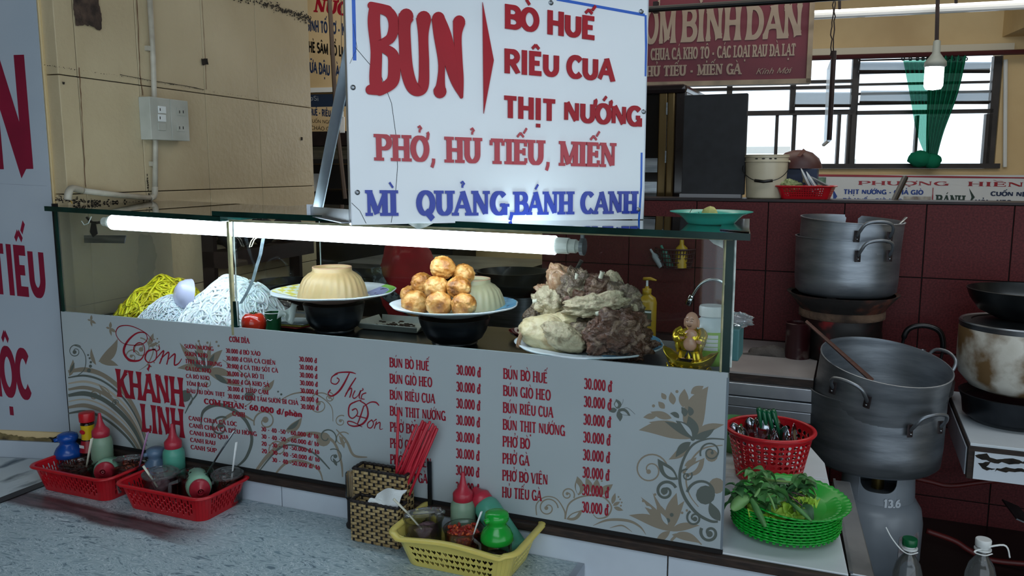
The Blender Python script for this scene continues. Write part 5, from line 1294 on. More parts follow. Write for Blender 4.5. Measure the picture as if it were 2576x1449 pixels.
for k, (ro, m) in enumerate(((12, plain('red_paper', '#7d1f22', .5)), (20, plain('yellow_edge_paper', '#9c8f3c', .5)), (24, m_paper), (32, m_paper))):
    MB().box(b+V((.003*k, .002*k, .004+.0045*k)), (.11-.004*k, .065, .003), Rz(ro-30) @ Matrix.Rotation(R(-3), 3, 'Y')).build('paper', m, pp)
c = ony(725, 788, 1.70); ts = MB()
ts.grid(lambda u, v: c+V(((u-.5)*.05, (v-.5)*.03+.012*math.sin(u*6), .012*math.sin(v*5+u*4)+(v-.5)*.03)), 12, 8)
tag(ts.build('crumpled_tissue', plain('white_tissue', '#c2cbc8', .8), smooth=True, solid=.0008), 'crumpled white tissue tucked against the left black bowl', 'tissue')
# clear bag lump behind the cup
c = ony(700, 775, 1.85); 
tag(bumpy(MB(), c, .04, (1.3, .8, .6), .3, 2, 33, 24, 16).build('clear_bag', glass('crinkled_clear_bag', (.75, .78, .8), 1.2, .1, film=.15, film_col=(.5, .42, .42)), smooth=True), 'crumpled clear plastic bag behind the green cup', 'bag')

# ---- kitchen things seen through the glass behind the case
m_tray = mat('greasy_white_tray', '#a9aea6', '#8b9088', scale=12, rough=.4)
c = onz(990, 812, ZS+.0); c.y = 1.86; c.x = -1.10
ty = thing('square_tray', 'white rectangular tray with charred crumbs between the two black bowls', 'tray', (c.x, c.y, ZS))
w, d_ = .085, .055
ty_m = MB(); ty_m.bbox((c.x-w, c.y-d_, ZS+.0005), (c.x+w, c.y+d_, ZS+.003))
for s in (-1, 1):
    ty_m.hexa([V((c.x+s*w, c.y-d_, ZS+.0005)), V((c.x+s*(w+.016), c.y-d_-.008, ZS+.016)), V((c.x+s*(w+.016), c.y+d_+.008, ZS+.016)), V((c.x+s*w, c.y+d_, ZS+.0005)), V((c.x+s*w, c.y-d_, ZS+.003)), V((c.x+s*(w+.015), c.y-d_-.008, ZS+.018)), V((c.x+s*(w+.015), c.y+d_+.008, ZS+.018)), V((c.x+s*w, c.y+d_, ZS+.003))])
    ty_m.hexa([V((c.x-w, c.y+s*d_, ZS+.0005)), V((c.x-w-.008, c.y+s*(d_+.014), ZS+.016)), V((c.x+w+.008, c.y+s*(d_+.014), ZS+.016)), V((c.x+w, c.y+s*d_, ZS+.0005)), V((c.x-w, c.y+s*d_, ZS+.003)), V((c.x-w-.008, c.y+s*(d_+.013), ZS+.018)), V((c.x+w+.008, c.y+s*(d_+.013), ZS+.018)), V((c.x+w, c.y+s*d_, ZS+.003))])
ty_m.build('tray_body', m_tray, ty)
mb = MB(); rnd = random.Random(4)
for k in range(40): q = V((c.x+rnd.gauss(-.005, .03), c.y+rnd.gauss(.01, .018), ZS+.004)); mb.ball(q, rnd.uniform(.002, .006), 6, 4, (1.6, 1, .5))
mb.build('charred_crumbs', mat('charred_crumb', '#1c120c', '#3a2819', scale=60, rough=.9), ty, kind='stuff')
# dark red dish and dim objects on the counter beyond
def simple_bowl(nm, lb, c, r, h, m, cat='bowl', nn=36, prof=None):
    t = thing(nm, lb, cat, c)
    MB().lathe(prof or [(0, 0), (r*.5, 0), (r*.55, h*.1), (r*.85, h*.5), (r, h), (r*.97, h), (r*.8, h*.52), (r*.5, h*.15), (0, h*.13)], c, nn).build('body', m, t, smooth=True, auto=50); return t
simple_bowl('red_dish', 'shallow dark red glossy dish on the shelf between meatballs and meat', V((-.735, 1.87, ZS)), .05, .017, plain('dark_red_gloss', '#5a0f14', .12))
# ================================================================ statuette, bottle and other things at the right of the case
m_gold = mat('gold_lacquer', '#d9bb3c', '#b3992a', scale=18, rough=.24, metal=.8)
m_flesh = mat('pink_ceramic', '#c99a82', '#bb8a72', scale=12, rough=.25)
c0 = V((-.288, 1.625, ZS))
bd = thing('laughing_buddha_figure', 'small golden laughing Buddha figure standing in a gold ingot boat', 'figurine', c0)
X = Rz(-8)
def BP(x, y, z): return X @ V((x, y, z)) + c0
# ingot boat
def boat(u, v):
    a = u*2*PI; co, si = math.cos(a), math.sin(a)
    rr = [.020, .028, .037, .044, .0445, .041, .034, .020, .001][min(8, int(round(v*8)))]
    zz_ = [0, .008, .022, .036, .038, .036, .035, .036, .037][min(8, int(round(v*8)))]
    ex = 1.28 if rr > .03 else 1.15
    up_ = .020*abs(co)**3.2*min(1, max(0, zz_/.034))*(1 if v <= .75 else .25)
    return BP(rr*co*ex, rr*si*.78, zz_+up_)
MB().grid(boat, 48, 8, True).build('ingot_base', m_gold, bd, smooth=True)
for k in range(6):
    a = R(-90+(k-2.5)*25); n_ = V((math.cos(a), math.sin(a), -.28)).normalized()
    p = BP(.0375*math.cos(a)*1.25, .0375*math.sin(a)*.80, .021)
    Mq = n_.to_track_quat('Z', 'Y').to_matrix()
    cn = MB(); Mx = X @ Mq
    cn.lathe([(.0078, 0), (.0078, .002), (.0062, .0022), (.0062, .0014), (0, .0014)], p, 20, M=Mx); cn.box(p+Mx @ V((0, 0, .0016)), (.0042, .0042, .0016), Mx)
    cn.build('coin', m_gold, bd, smooth=True, auto=35)
MB().box(BP(-.002, -.030, .0395), (.030, .0105, .0028), X @ Matrix.Rotation(R(16), 3, 'X')).build('solar_cell', plain('solar_cell', '#15171b', .15), bd)
MB().box(BP(-.002, -.030, .0388), (.034, .0135, .0028), X @ Matrix.Rotation(R(16), 3, 'X')).build('cell_frame', m_gold, bd)
# robe: fluted, wide sleeves merge with the body
def robe(u, v):
    a = u*2*PI; z = .038+.062*v
    w = [.022, .0205, .019, .0215, .0255, .0285, .0285, .026, .019, .010][min(9, int(v*9.001))]
    t = v*9-int(min(8, v*9)); k = min(8, int(v*9)); L_ = [.0250, .0235, .0225, .0240, .0275, .0300, .0310, .0300, .024, .011]
    w = L_[k]*(1-t)+L_[k+1]*t; dp = w*.66
    fl = 1+.05*math.sin(a*11+v*3)*(1-v*.6)
    return BP(w*math.cos(a)*fl, dp*math.sin(a)*fl+.002, z)
MB().grid(robe, 60, 18, True).build('robe', m_gold, bd, smooth=True)
MB().ball(BP(.003, -.0125, .0715), .0150, 24, 16, (.95, .72, 1.05), M=X).build('belly', m_flesh, bd, smooth=True)
MB().ball(BP(.003, -.010, .0885), .0135, 20, 12, (1.05, .62, .85), M=X).build('chest', m_flesh, bd, smooth=True)
hd_ = MB(); hc = BP(.002, -.004, .1155)
def head(u, v):
    th = PI*v; a = 2*PI*u; d = V((math.sin(th)*math.cos(a), math.sin(th)*math.sin(a), math.cos(th)))
    r = .0150; sx = .90+.18*max(0, -d.z+.1)*(1-max(0, -d.z-.55)); p = V((d.x*r*sx, d.y*r*.95, d.z*r*1.22))
    fr_ = max(0, -d.y)
    p.y -= .0028*math.exp(-((d.x)**2/.02+(d.z+.05)**2/.03))*fr_          # nose
    for s in (-1, 1):
        p.y -= .0016*math.exp(-((d.x-s*.42)**2/.05+(d.z+.18)**2/.05))*fr_  # cheeks
        p.y += .0010*math.exp(-((d.x-s*.34)**2/.03+(d.z-.14)**2/.010))*fr_ # eye hollows
    p.y += .0010*math.exp(-(d.x**2/.08+(d.z+.42)**2/.004))*fr_
    return X @ p + hc
hd_.grid(lambda u, v: head(u, v), 48, 36, True); ho = hd_.build('head', m_flesh, bd, smooth=True)
ft_ = plain('painted_face_line', '#4a2318', .5)
def face(pts, w=.00045):
    q = []
    for x, z in pts:
        p = V((x, 0, z)); dx, dz = x/.0135, z/.0183; yy = math.sqrt(max(.05, 1-dx*dx-dz*dz)); q.append(X @ V((x, -.0152*yy-.0012, z)) + hc)
    MB().tube(q, w, 5).build('face_line', ft_, bd)
for s in (-1, 1):
    face([(s*.0025, .0018), (s*.0048, .0030), (s*.0072, .0018)]); face([(s*.0025, .0058), (s*.005, .0072), (s*.0080, .0056)], .0004)
    e = MB(); e.ball(X @ V((s*.0142, .001, -.004)) + hc, .0042, 12, 10, (.5, .7, 2.1), M=X); e.build('ear', m_flesh, bd, smooth=True)
face([(-.0044, -.0068), (-.002, -.0086), (.001, -.0090), (.0042, -.0070)], .0007)
# sleeves and hands
for s, hx, hz in ((-1, -.011, .084), (1, .0235, .078)):
    pts = [BP(s*.018, .002, .097), BP(s*.0262, -.004, .089), BP(s*.0245, -.012, .080), BP(hx+s*.003, -.0185, hz-.001)]
    MB().tube(spline([tuple(p) for p in pts], 5), [.0075+.0022*math.sin(i/15*PI) for i in range(16)], 10).build('sleeve', m_gold, bd, smooth=True)
    MB().tube(spline([tuple(BP(s*.0245, -.006, .084)), tuple(BP(s*.0245, -.009, .068)), tuple(BP(s*.0225, -.008, .052))], 5), [.008, .0085, .0088, .009, .0088, .0085, .008, .0075, .007, .006, .005], 10, flat=.6).build('hanging_sleeve', m_gold, bd, smooth=True)
    hb = MB(); hb.ball(BP(hx, -.021, hz), .0048, 12, 10, (1.1, .9, .8), M=X)
    for k in range(4): hb.tube([BP(hx-.003+.002*k, -.0235, hz+.0005), BP(hx-.003+.002*k, -.0262, hz+.001), BP(hx-.003+.002*k, -.0262, hz+.003)], [.0011, .001, .0007], 6)
    hb.tube([BP(hx-s*.004, -.0215, hz+.001), BP(hx-s*.0055, -.0235, hz+.0035)], [.0012, .0008], 6); hb.build('hand', m_flesh, bd, smooth=True)
ig = MB()
ig.grid(lambda u, v: BP(-.011+(.0035+.0078*v)*math.cos(u*2*PI)*1.25, -.0235+(.0025+.0035*v)*math.sin(u*2*PI), .0855+.0065*v+.004*abs(math.cos(u*2*PI))**3*v), 24, 5, True)
ig.ball(BP(-.011, -.0235, .0915), .0042, 12, 8, (1.2, .8, .8), M=X); ig.build('held_ingot', m_gold, bd, smooth=True)
sa = MB()
sa.tube([BP(-.019, -.0105, .058), BP(-.008, -.0172, .0565), BP(.008, -.0175, .0565), BP(.019, -.0105, .058)], .0013, 6, flat=.6); sa.tube([BP(.0, -.018, .0565), BP(-.003, -.0178, .048), BP(-.006, -.0175, .040)], [.0013, .002, .0016], 6, flat=.5, upv=(0, 1, 0)); sa.tube([BP(.002, -.018, .0565), BP(.007, -.0178, .048), BP(.008, -.0175, .042)], [.0013, .002, .0016], 6, flat=.5, upv=(0, 1, 0))
sa.build('black_sash', plain('black_sash', '#16141a', .4), bd, smooth=True)
for k in range(9):
    a = PI*(k/8)+PI; 
    MB().ball(BP(.003+.019*math.cos(a)*.8, -.009+.004*math.sin(a), .077+.016*math.sin(a)), .0011, 8, 6).build('bead', plain('dark_bead', '#3a2a5a', .2), bd, smooth=True)
for s in (-1, 1): MB().ball(BP(s*.008, -.020, .0405), .005, 12, 8, (.8, 1.2, .55), M=X).build('foot', m_flesh, bd, smooth=True)

# white pill bottle with green label
c = V((-.262, 1.715, ZS))
pb = thing('supplement_bottle', 'white plastic bottle with lime green label behind the golden figure', 'bottle', c)
MB().lathe([(0, 0), (.033, 0), (.036, .004), (.036, .088), (.032, .100), (.023, .108), (.021, .112), (0, .112)], c, 36).build('body', plain('white_bottle', '#c5d2d6', .3), pb, smooth=True, auto=60)
MB().lathe([(.0205, .112), (.026, .113), (.0265, .130), (.025, .134), (0, .1345)], c, 36).build('cap', m_white_pl, pb, smooth=True, auto=40)
MB().lathe([(.0363, .012), (.0363, .083)], c, 36).build('label', mat('lime_label', '#8fbf3c', '#7fae32', scale=8, rough=.4), pb, smooth=True)
wl = MB()
for k in range(4):
    a0 = R(-110); wl.grid(lambda u, v, k=k: c+V((.0366*math.cos(a0+u*.9), .0366*math.sin(a0+u*.9), .045+.0085*k+.007*v)), 8, 1)
wl.build('label_text_box', m_white_pl, pb)
# light through-glass clutter by the right pane
tag(bumpy(MB(), V((-.225, 1.84, ZS+.085)), .03, (1.1, .7, .5), .35, 2.4, 77, 24, 16).build('crumpled_bag', glass('crinkled_bag', (.8, .84, .86), 1.4, .12, film=.2, film_col=(.6, .65, .68)), smooth=True), 'crumpled clear bag on top of the box behind the white bottle', 'bag')
tag(MB().bbox((-.255, 1.80, ZS), (-.215, 1.88, ZS+.07)).build('teal_box', plain('teal_box', '#3f6f72', .5), bevel=.003), 'small teal box behind the white bottle', 'box')
# turquoise plate on the glass top
zt_ = topz(-.26)+.0012
c = onz(1788, 563, zt_); c = V((c.x, c.y, zt_))
m_turq = mat('turquoise_plastic', '#3fb8a6', '#36a896', scale=6, rough=.25, sss=.15)
tp_ = thing('turquoise_plate', 'turquoise plastic plate standing on the right end of the glass top', 'plate', c)
MB().lathe([(0, 0), (.045, 0), (.049, .002), (.058, .012), (.066, .019), (.086, .0255), (.0862, .0268), (.066, .0212), (.055, .014), (.046, .004), (0, .0035)], c, 56).build('plate_body', m_turq, tp_, smooth=True, auto=60)
m_cheese = mat('pale_yellow_chunk', '#c9c27a', '#b3ad68', scale=40, rough=.6)
for i, (x, y, r, lb) in enumerate(((1786, 537, .014, 'pale yellow banana blossom chunk on the turquoise plate'), (1823, 543, .008, 'small pale scrap beside the yellow chunk on the turquoise plate'))):
    q = onz(x, y, zt_+.02); q.y = c.y+.01-.02*i; q = V((c.x+(-.001 if i == 0 else .030), c.y-.01, zt_+.0045+r*.8+(.008 if i == 0 else .004)))
    tag(bumpy(MB(), q, r, (1.15, .8, 1.0), .18, 1.6, 5+i, 8, 6).build('vegetable_chunk', m_cheese), lb, 'food')
for i, pts in enumerate((((1733, 540), (1738, 530), (1743, 523)), ((1754, 541), (1757, 534), (1764, 541)), ((1770, 541), (1777, 538), (1780, 538)))):
    cc = [ony(x, y, c.y-.03) for x, y in pts]
    tag(MB().tube(cc, .0006, 4).build('dry_twig', plain('dry_stem', '#1f2a1c', .8)), ('upright', 'bent', 'short')[i]+' thin dark stem lying on the turquoise plate', 'stem')

# ================================================================ kitchen beyond the case
# counter/cabinets behind (left part of the kitchen, seen dimly through the glass)
m_dkst = mat('dark_steel', '#3a3e44', '#1f2226', scale=5, rough=.35, metal=.8)
kb = thing('steel_cabinet', 'dark steel kitchen cabinet seen dimly through the back glass', 'cabinet', (-1.5, 3.0, -.8))
MB().bbox((-2.0, 2.95, -.8), (-1.19, 3.35, .34)).build('cabinet_body', m_dkst, kb)
for k in range(3): MB().bbox((-1.97+.265*k, 2.94, -.35), (-1.73+.265*k, 2.949, .30)).build('door', m_dkst, kb, bevel=.004)
MB().bbox((-2.02, 2.92, .34), (-1.19, 3.37, .36)).build('worktop', m_steel, kb)
pa = ony(880, 715, 2.9); 
def pot(label, c, r, h, mtl, handles=(), tilt=0, rim=.003, name='cooking_pot', inner=None, rot=0, cat='pot', under=None):
    t = thing(name, label, cat, c); M = Rxyz(tilt, 0, rot) if not isinstance(tilt, tuple) else Rxyz(*tilt)
    MB().lathe([(0, 0), (r*.90, 0), (r*.97, .012), (r*.99, h*.3), (r, h-.004), (r+rim, h-.003), (r+rim, h), (r-.002, h+.0005), (r-.004, h-.01), (r*.985-.004, .018), (r*.9, .006), (0, .005)], c, 56, M=M).build('pot_body', mtl, t, smooth=True, auto=50)
    for a, z in handles:
        def Q(x, y, zz2): 
            aa = R(a); p = V((r*math.cos(aa)+x*-math.sin(aa)+y*math.cos(aa), r*math.sin(aa)+x*math.cos(aa)+y*math.sin(aa), zz2)); return (M @ p)+V(c)
        w = .052
        MB().tube(spline([tuple(Q(*p)) for p in ((-w, .003, z-.01), (-w*.98, .022, z+.012), (-w*.75, .034, z+.034), (0, .040, z+.042), (w*.75, .034, z+.034), (w*.98, .022, z+.012), (w, .003, z-.01))], 4), .0052, 8).build('handle', m_alupot, t, smooth=True)
        for s in (-1, 1):
            MB().tube([Q(s*w, .0035, z+.008), Q(s*w, .0035, z-.028)], .010, 8, flat=.3, upv=M @ V((math.cos(R(a)), math.sin(R(a)), 0))).build('handle_bracket', m_darkmetal, t)
            for k in (0, 1): MB().ball(Q(s*w, .0065, z-.004-.015*k), .0035, 8, 6).build('rivet', m_steel, t, smooth=True)
    return t
# two stacked pots upper right
YP = 2.95
cb = V((-.014, YP, .342))
pot('dented aluminium stock pot on the clay stove, the lower of two nested pots', cb, .164, .190, m_alupot, [(-62, .150), (118, .15)])
pot('aluminium pot nested in the stock pot on the clay stove, curved handle raised', cb+V((0, 0, .058)), .160, .190, m_alupot, [(-66, .160), (105, .175)], tilt=(1.5, 3, 0))
q0 = ony(2255, 572, YP); q1 = ony(2280, 547, YP+.02)
sp_ = thing('pot_spoon', 'short steel spoon handle sticking out at the right of the nested pots', 'spoon', q0)
MB().tube([q0+(q0-q1)*1.5, q0, q1], [.005, .006, .0075], 8, flat=.4).build('handle', m_steel, sp_, smooth=True)
# clay stove: charcoal brazier in a tin
m_clay_r = mat('burnt_clay', '#562a1c', '#100c0b', '#2a1812', scale=9, detail=7, lo=.38, hi=.52, rough=.9, bump=.5, bscale=50)
m_clay_p = mat('pale_clay_ring', '#6b5443', '#2b211b', scale=10, rough=.9, bump=.6, bscale=60)
m_redtin = mat('scorched_red_tin', '#6e1014', '#0c0707', '#200a0b', scale=8, lo=.36, hi=.52, rough=.45)
sv = thing('clay_stove', 'charcoal clay stove with flared rim in a scorched red tin', 'stove', (-.02, YP, .125))
MB().lathe([(.165, .339), (.178, .342), (.150, .31), (.132, .285), (.130, .283)], (-.02, YP, 0), 40).build('flared_rim', m_clay_r, sv, smooth=True)
MB().lathe([(.130, .288), (.137, .283), (.137, .262), (.128, .258)], (-.02, YP, 0), 40).build('clay_ring', m_clay_p, sv, smooth=True)
MB().lathe([(.13, .26), (.128, .22), (.131, .2), (.133, .128), (.120, .1255)], (-.02, YP, 0), 40).build('tin_shell', m_redtin, sv, smooth=True)
for k in range(3):
    a = k*2*PI/3+.3; MB().box((-.02+.13*math.cos(a), YP+.13*math.sin(a), .345), (.03, .03, .014), Rz(math.degrees(a))).build('pot_support', m_clay_r, sv)
MB().lathe([(0, .30), (.12, .30), (.14, .335)], (-.02, YP, 0), 30).build('fire_bowl', m_blackmat, sv)
# red printed tin left of big pot
rt = thing('printed_red_tin', 'scorched red printed tin standing left of the clay stove', 'tin', (-.150, 2.86, .125))
MB().lathe([(0, 0), (.040, 0), (.040, .115), (.042, .118), (.039, .12), (.036, .114), (0, .113)], (-.150, 2.86, .125), 30).build('tin_body', mat('red_floral_tin', '#2c0b10', '#5c504a', scale=22, lo=.55, hi=.7, rough=.35), rt, smooth=True, auto=40)
# big pots standing on the gas cylinder
YB2 = 2.62
cy = V((.112, YB2, -.465))
gas = thing('gas_cylinder', 'grey steel gas cylinder with 13.6 painted on its collar under the big pots', 'gas cylinder', cy)
m_gas = mat('grey_enamel_cylinder', '#7a828a', '#666e76', scale=4, rough=.32, bump=.05, bscale=9)
MB().lathe([(0, .0), (.10, .0), (.118, .03), (.128, .06), (.130, .17), (.124, .21), (.104, .243), (.06, .258), (0, .262)], cy, 56).build('tank', m_gas, gas, smooth=True)
MB().lathe([(.108, -.001), (.112, .0), (.112, .03), (.108, .034)], cy, 40).build('foot_ring', m_darkmetal, gas)
# collar with handle opening
col = MB(); N_ = 200
def cp(a, z, r): return cy+V((r*math.cos(a), r*math.sin(a), z))
zb_, zt2 = .228, .345
def lo_at(a):
    da = math.degrees((a+PI) % (2*PI)-PI)
    for c_ in (-92, 88):
        if abs(da-c_) < 30: return .318-.038*max(0, 1-((da-c_)/30)**4)**.5
    return None
for k in range(N_):
    a0, a1 = 2*PI*k/N_, 2*PI*(k+1)/N_; l0, l1 = lo_at(a0), lo_at(a1)
    if l0 or l1:
        l0 = l0 or .336; l1 = l1 or .336
        col.add([cp(a0, zb_, .103), cp(a1, zb_, .103), cp(a1, l1, .100), cp(a0, l0, .100)], [(0, 1, 2, 3)]); col.add([cp(a0, .336, .098), cp(a1, .336, .098), cp(a1, zt2, .098), cp(a0, zt2, .098)], [(0, 1, 2, 3)])
    else: col.add([cp(a0, zb_, .103), cp(a1, zb_, .103), cp(a1, zt2, .098), cp(a0, zt2, .098)], [(0, 1, 2, 3)])
col.build('collar', m_gas, gas, solid=.003, merge=True)
MB().tube([cy+V((0, 0, .26)), cy+V((0, 0, .31))], .018, 14).build('valve', plain('brass_valve', '#7d6a3a', .35, metal=.8), gas, smooth=True, auto=40)
# painted number, laid on the curved collar
res, w_ = text_shapes('13.6', 'sans')
mb = MB(); q0 = (2196, 1258)
def onc(x, y):
    a = R(-82)+x*.46/w_; return cy+V((.1062*math.cos(a), .1062*math.sin(a), .240+.026*y))
for ch, sh in res: emit(mb, sh, onc, V((0, 0, 0.0005)))
mb.build('painted_number', plain('pale_grey_paint', '#b4bcc4', .5), gas)
st_ = MB(); st_.grid(lambda u, v: cy+V((.1306*math.cos(R(-62+34*u)), .1306*math.sin(R(-62+34*u)), .085+.075*v+.006*math.sin(u*9))), 12, 4)
st_.build('torn_sticker', mat('torn_paper_sticker', '#8d9094', '#5b4348', scale=40, rough=.7), gas)
zc_ = -.465+.3465
pot('big dull aluminium pot standing on the gas cylinder', V((.092, YB2, zc_)), .190, .215, m_alupot, [(-50, .165), (130, .165)], rim=.002)
pot('aluminium pot leaning inside the big pot, wooden stick across its mouth', V((.084, YB2, zc_+.105)), .180, .215, m_alupot, [(-118, .165), (38, .185)], tilt=(9, 7, 0), rim=.002)
ws = MB(); a, b = ony(2027, 808, 2.52), ony(2150, 918, 2.50)
ws.tube([a, b, b+(b-a)*.35], [.011, .014, .015], 6, flat=.4)
tag(ws.build('wooden_stick', mat('dark_wood', '#4a2618', '#341a10', scale=20, rough=.6, stretch=(1, 1, 8))), 'flat dark wooden stick resting in the mouth of the leaning pot', 'stick')
# right counter pots
cR = V((.475, 2.78, .001))
def lathe_thing(nm, lb, cat, c, parts, group=None):
    t = thing(nm, lb, cat, c, group)
    for pn, prof, m, n in parts: MB().lathe(prof, c, n).build(pn, m, t, smooth=True, auto=45)
    return t
m_enam = mat('stained_white_enamel', '#b9b6aa', '#6e5638', '#c6c4ba', scale=7, detail=8, lo=.30, hi=.55, rough=.35)
lathe_thing('grey_basin', 'dark grey round basin on the right counter under the stained white pot', 'basin', cR, [('basin_body', [(0, 0), (.11, 0), (.135, .02), (.140, .06), (.150, .085), (.146, .087), (.135, .065), (0, .06)], m_dkst, 48)])
lathe_thing('stained_white_pot', 'heavily stained white pot with rounded bottom on the right counter', 'pot', cR+V((0, 0, .088)), [('pot_body', [(0, 0), (.08, .003), (.125, .02), (.155, .055), (.162, .10), (.162, .195), (.160, .20), (.156, .195), (.15, .1), (0, .02)], m_enam, 56)])
MB_ = lathe_thing('domed_cover', 'black domed lid with steel rim closing the stained white pot', 'lid', cR+V((0, 0, .289)), [('rim', [(.150, -.012), (.160, -.008), (.163, .012), (.160, .016), (.152, .013)], m_steel, 56), ('lid_plate', [(.1535, .012), (.13, .016), (.128, .012), (.10, .018), (0, .024)], mat('sooty_lid', '#1c1e20', '#2b2e31', scale=20, rough=.5), 56)])
wk = lathe_thing('frying_wok', 'black steel wok resting on the lid of the stained white pot', 'wok', cR+V((.01, -.005, .314)), [('wok_body', [(0, 0), (.08, .003), (.125, .025), (.150, .060), (.160, .088), (.157, .089), (.146, .06), (.12, .028), (0, .006)], mat('worn_black_wok', '#14171a', '#2e3234', scale=8, rough=.35, metal=.6), 56)])
# kettle behind
ck = V((.235, 2.98, .001))
kt = thing('kettle', 'old aluminium kettle with black arched handle behind the big pots', 'kettle', ck)
MB().lathe([(0, 0), (.085, 0), (.10, .02), (.103, .06), (.09, .10), (.062, .118), (.06, .122), (0, .122)], ck, 44).build('kettle_body', m_alupot, kt, smooth=True)
MB().lathe([(.062, .122), (.058, .130), (.03, .138), (.008, .141), (.006, .15), (.012, .158), (0, .162)], ck, 32).build('kettle_lid', m_alupot, kt, smooth=True)
MB().tube(spline([tuple(ck+V(p)) for p in ((-.055, 0, .12), (-.06, 0, .18), (-.045, 0, .225), (0, 0, .24), (.045, 0, .225), (.06, 0, .18), (.055, 0, .12))], 6), [.005]*8+[.009]*24+[.005]*5, 8).build('kettle_handle', m_black, kt, smooth=True)
MB().tube([ck+V((-.085, -.03, .05)), ck+V((-.12, -.05, .09)), ck+V((-.135, -.06, .12))], [.018, .012, .009], 10).build('spout', m_alupot, kt, smooth=True)
# rag on counter
cg = onz(1942, 890, .126); rg = MB()
def ragf(u, v):
    x, y = (u-.5)*.155, (v-.5)*.085; e = max(0, 1-((u-.5)**2*4+(v-.5)**2*4))
    th = .4+.6*noise.noise(V((u*3, v*3, 2)))
    return V((cg.x+x*(1+.15*noise.noise(V((v*4, 1, 0))))+y*.3, cg.y+y, .1262+.026*e**.5*abs(th+.5)+.008*e*noise.noise(V((u*9, v*7, 5)))))
rg.grid(ragf, 34, 24); tag(rg.build('cleaning_rag', mat('grey_cloth', '#5d5854', '#47423f', scale=14, rough=.95, bump=.4, bscale=200), smooth=True, solid=.0015), 'crumpled grey cleaning rag on the kitchen counter', 'cloth')
# soap bottle
cs_ = V((-.690, 2.955, .126))
sbt = thing('soap_bottle', 'mustard yellow pump soap bottle with dark label on the sink edge', 'bottle', cs_)
m_must = plain('mustard_plastic', '#a88420', .3)
MB().lathe([(0, 0), (.034, 0), (.037, .004), (.038, .14), (.033, .158), (.018, .168), (.015, .172), (.015, .186), (0, .187)], cs_, 32, sy=.65).build('body', m_must, sbt, smooth=True)
MB().lathe([(.016, .172), (.017, .176), (.017, .190), (.008, .193), (.0075, .2)], cs_, 20).build('collar', m_must, sbt, smooth=True)
MB().tube([cs_+V((0, 0, .19)), cs_+V((0, 0, .222))], .0045, 10).build('pump_stem', m_white_pl, sbt)
MB().tube([cs_+V((-.014, 0, .226)), cs_+V((.012, 0, .228)), cs_+V((.036, -.01, .224))], [.010, .009, .004], 10, flat=.7).build('pump_head', m_must, sbt, smooth=True)
MB().bbox(cs_+V((-.018, -.0255, .055)), cs_+V((.024, -.0245, .115))).build('label', mat('dark_bottle_label', '#4a4a34', '#9aa0a0', scale=24, lo=.6, hi=.7, rough=.5), sbt)
MB().bbox(cs_+V((-.018, -.026, .104)), cs_+V((.024, -.0253, .110))).build('label_band', m_white_pl, sbt)
# faucet
fc = thing('sink_faucet', 'curved chrome faucet over the steel sink behind the figure', 'faucet', (-.42, 2.98, .126))
m_chr = plain('chrome', '#b8bec2', .12, metal=1)
P_ = [ony(x, y, 2.93) for x, y in ((1738, 752), (1746, 738), (1760, 718), (1785, 704), (1812, 708), (1830, 726), (1838, 760), (1840, 845))]
P_[-1] = V((P_[-1].x, P_[-1].y, .127))
MB().tube(spline([tuple(p) for p in P_], 6), .0062, 10).build('arched_pipe', m_chr, fc, smooth=True)
MB().tube([P_[0]+V((.004, 0, .012)), P_[0]+V((-.010, 0, -.022))], [.011, .013], 14).build('spray_head', m_chr, fc, smooth=True)
# sink
sk = thing('steel_sink', 'stainless steel sink sunk in the kitchen counter behind the case', 'sink', (-.75, 2.8, .1255))
k_ = MB(); k_.bbox((-1.10, 2.60, .1255), (-.42, 2.66, .131)).bbox((-1.10, 2.90, .1255), (-.42, 3.05, .131)).bbox((-1.10, 2.60, .1255), (-1.05, 3.05, .131)).bbox((-.47, 2.60, .1255), (-.42, 3.05, .131)).build('sink_rim', m_steel, sk, bevel=.002)
# wall basket with bottles
cw = ony(1694, 648, 3.06)
wbk = thing('wall_basket', 'dark plastic basket hung on the tiled wall holding bottles', 'basket', cw)
mb = MB(); RW = .075
for k in range(20): a = PI+PI*k/19; x, y = cw.x+RW*math.cos(a), 3.095+.055*math.sin(a); mb.tube([(x, y, cw.z+.03), (cw.x+RW*.8*math.cos(a), 3.095+.045*math.sin(a), cw.z-.04)], .0018, 4)
for z, k in ((.03, 1), (.014, .96), (-.002, .92), (-.018, .88), (-.034, .84), (-.04, .8)): mb.tube([(cw.x+RW*k*math.cos(PI+PI*i/16), 3.095+.055*k*math.sin(PI+PI*i/16), cw.z+z) for i in range(17)], .0022 if z < .03 else .004, 5)
mb.build('basket_lattice', plain('dark_red_plastic', '#3a1d22', .5), wbk, kind='stuff')
for i, (dx, h_, r_, col_, lb) in enumerate(((.028, .075, .022, '#a8861f', 'yellow bottle standing in the wall basket'), (-.012, .06, .014, '#2c6f5f', 'teal bottle leaning in the wall basket'), (-.045, .05, .012, '#8a8f94', 'grey tube leaning at the left of the wall basket'))):
    b = V((cw.x+dx, 3.07, cw.z-.038)); M_ = Rxyz(0, (0, -25, -35)[i], 0)
    lathe_ = MB().lathe([(0, 0), (r_, 0), (r_, h_), (r_*.4, h_+.012), (r_*.35, h_+.03), (0, h_+.03)], b, 18, M=M_)
    tag(lathe_.build('small_bottle', plain('bottle_col%s' % 'abc'[i], col_, .35), smooth=True, auto=50), lb, 'bottle', None)
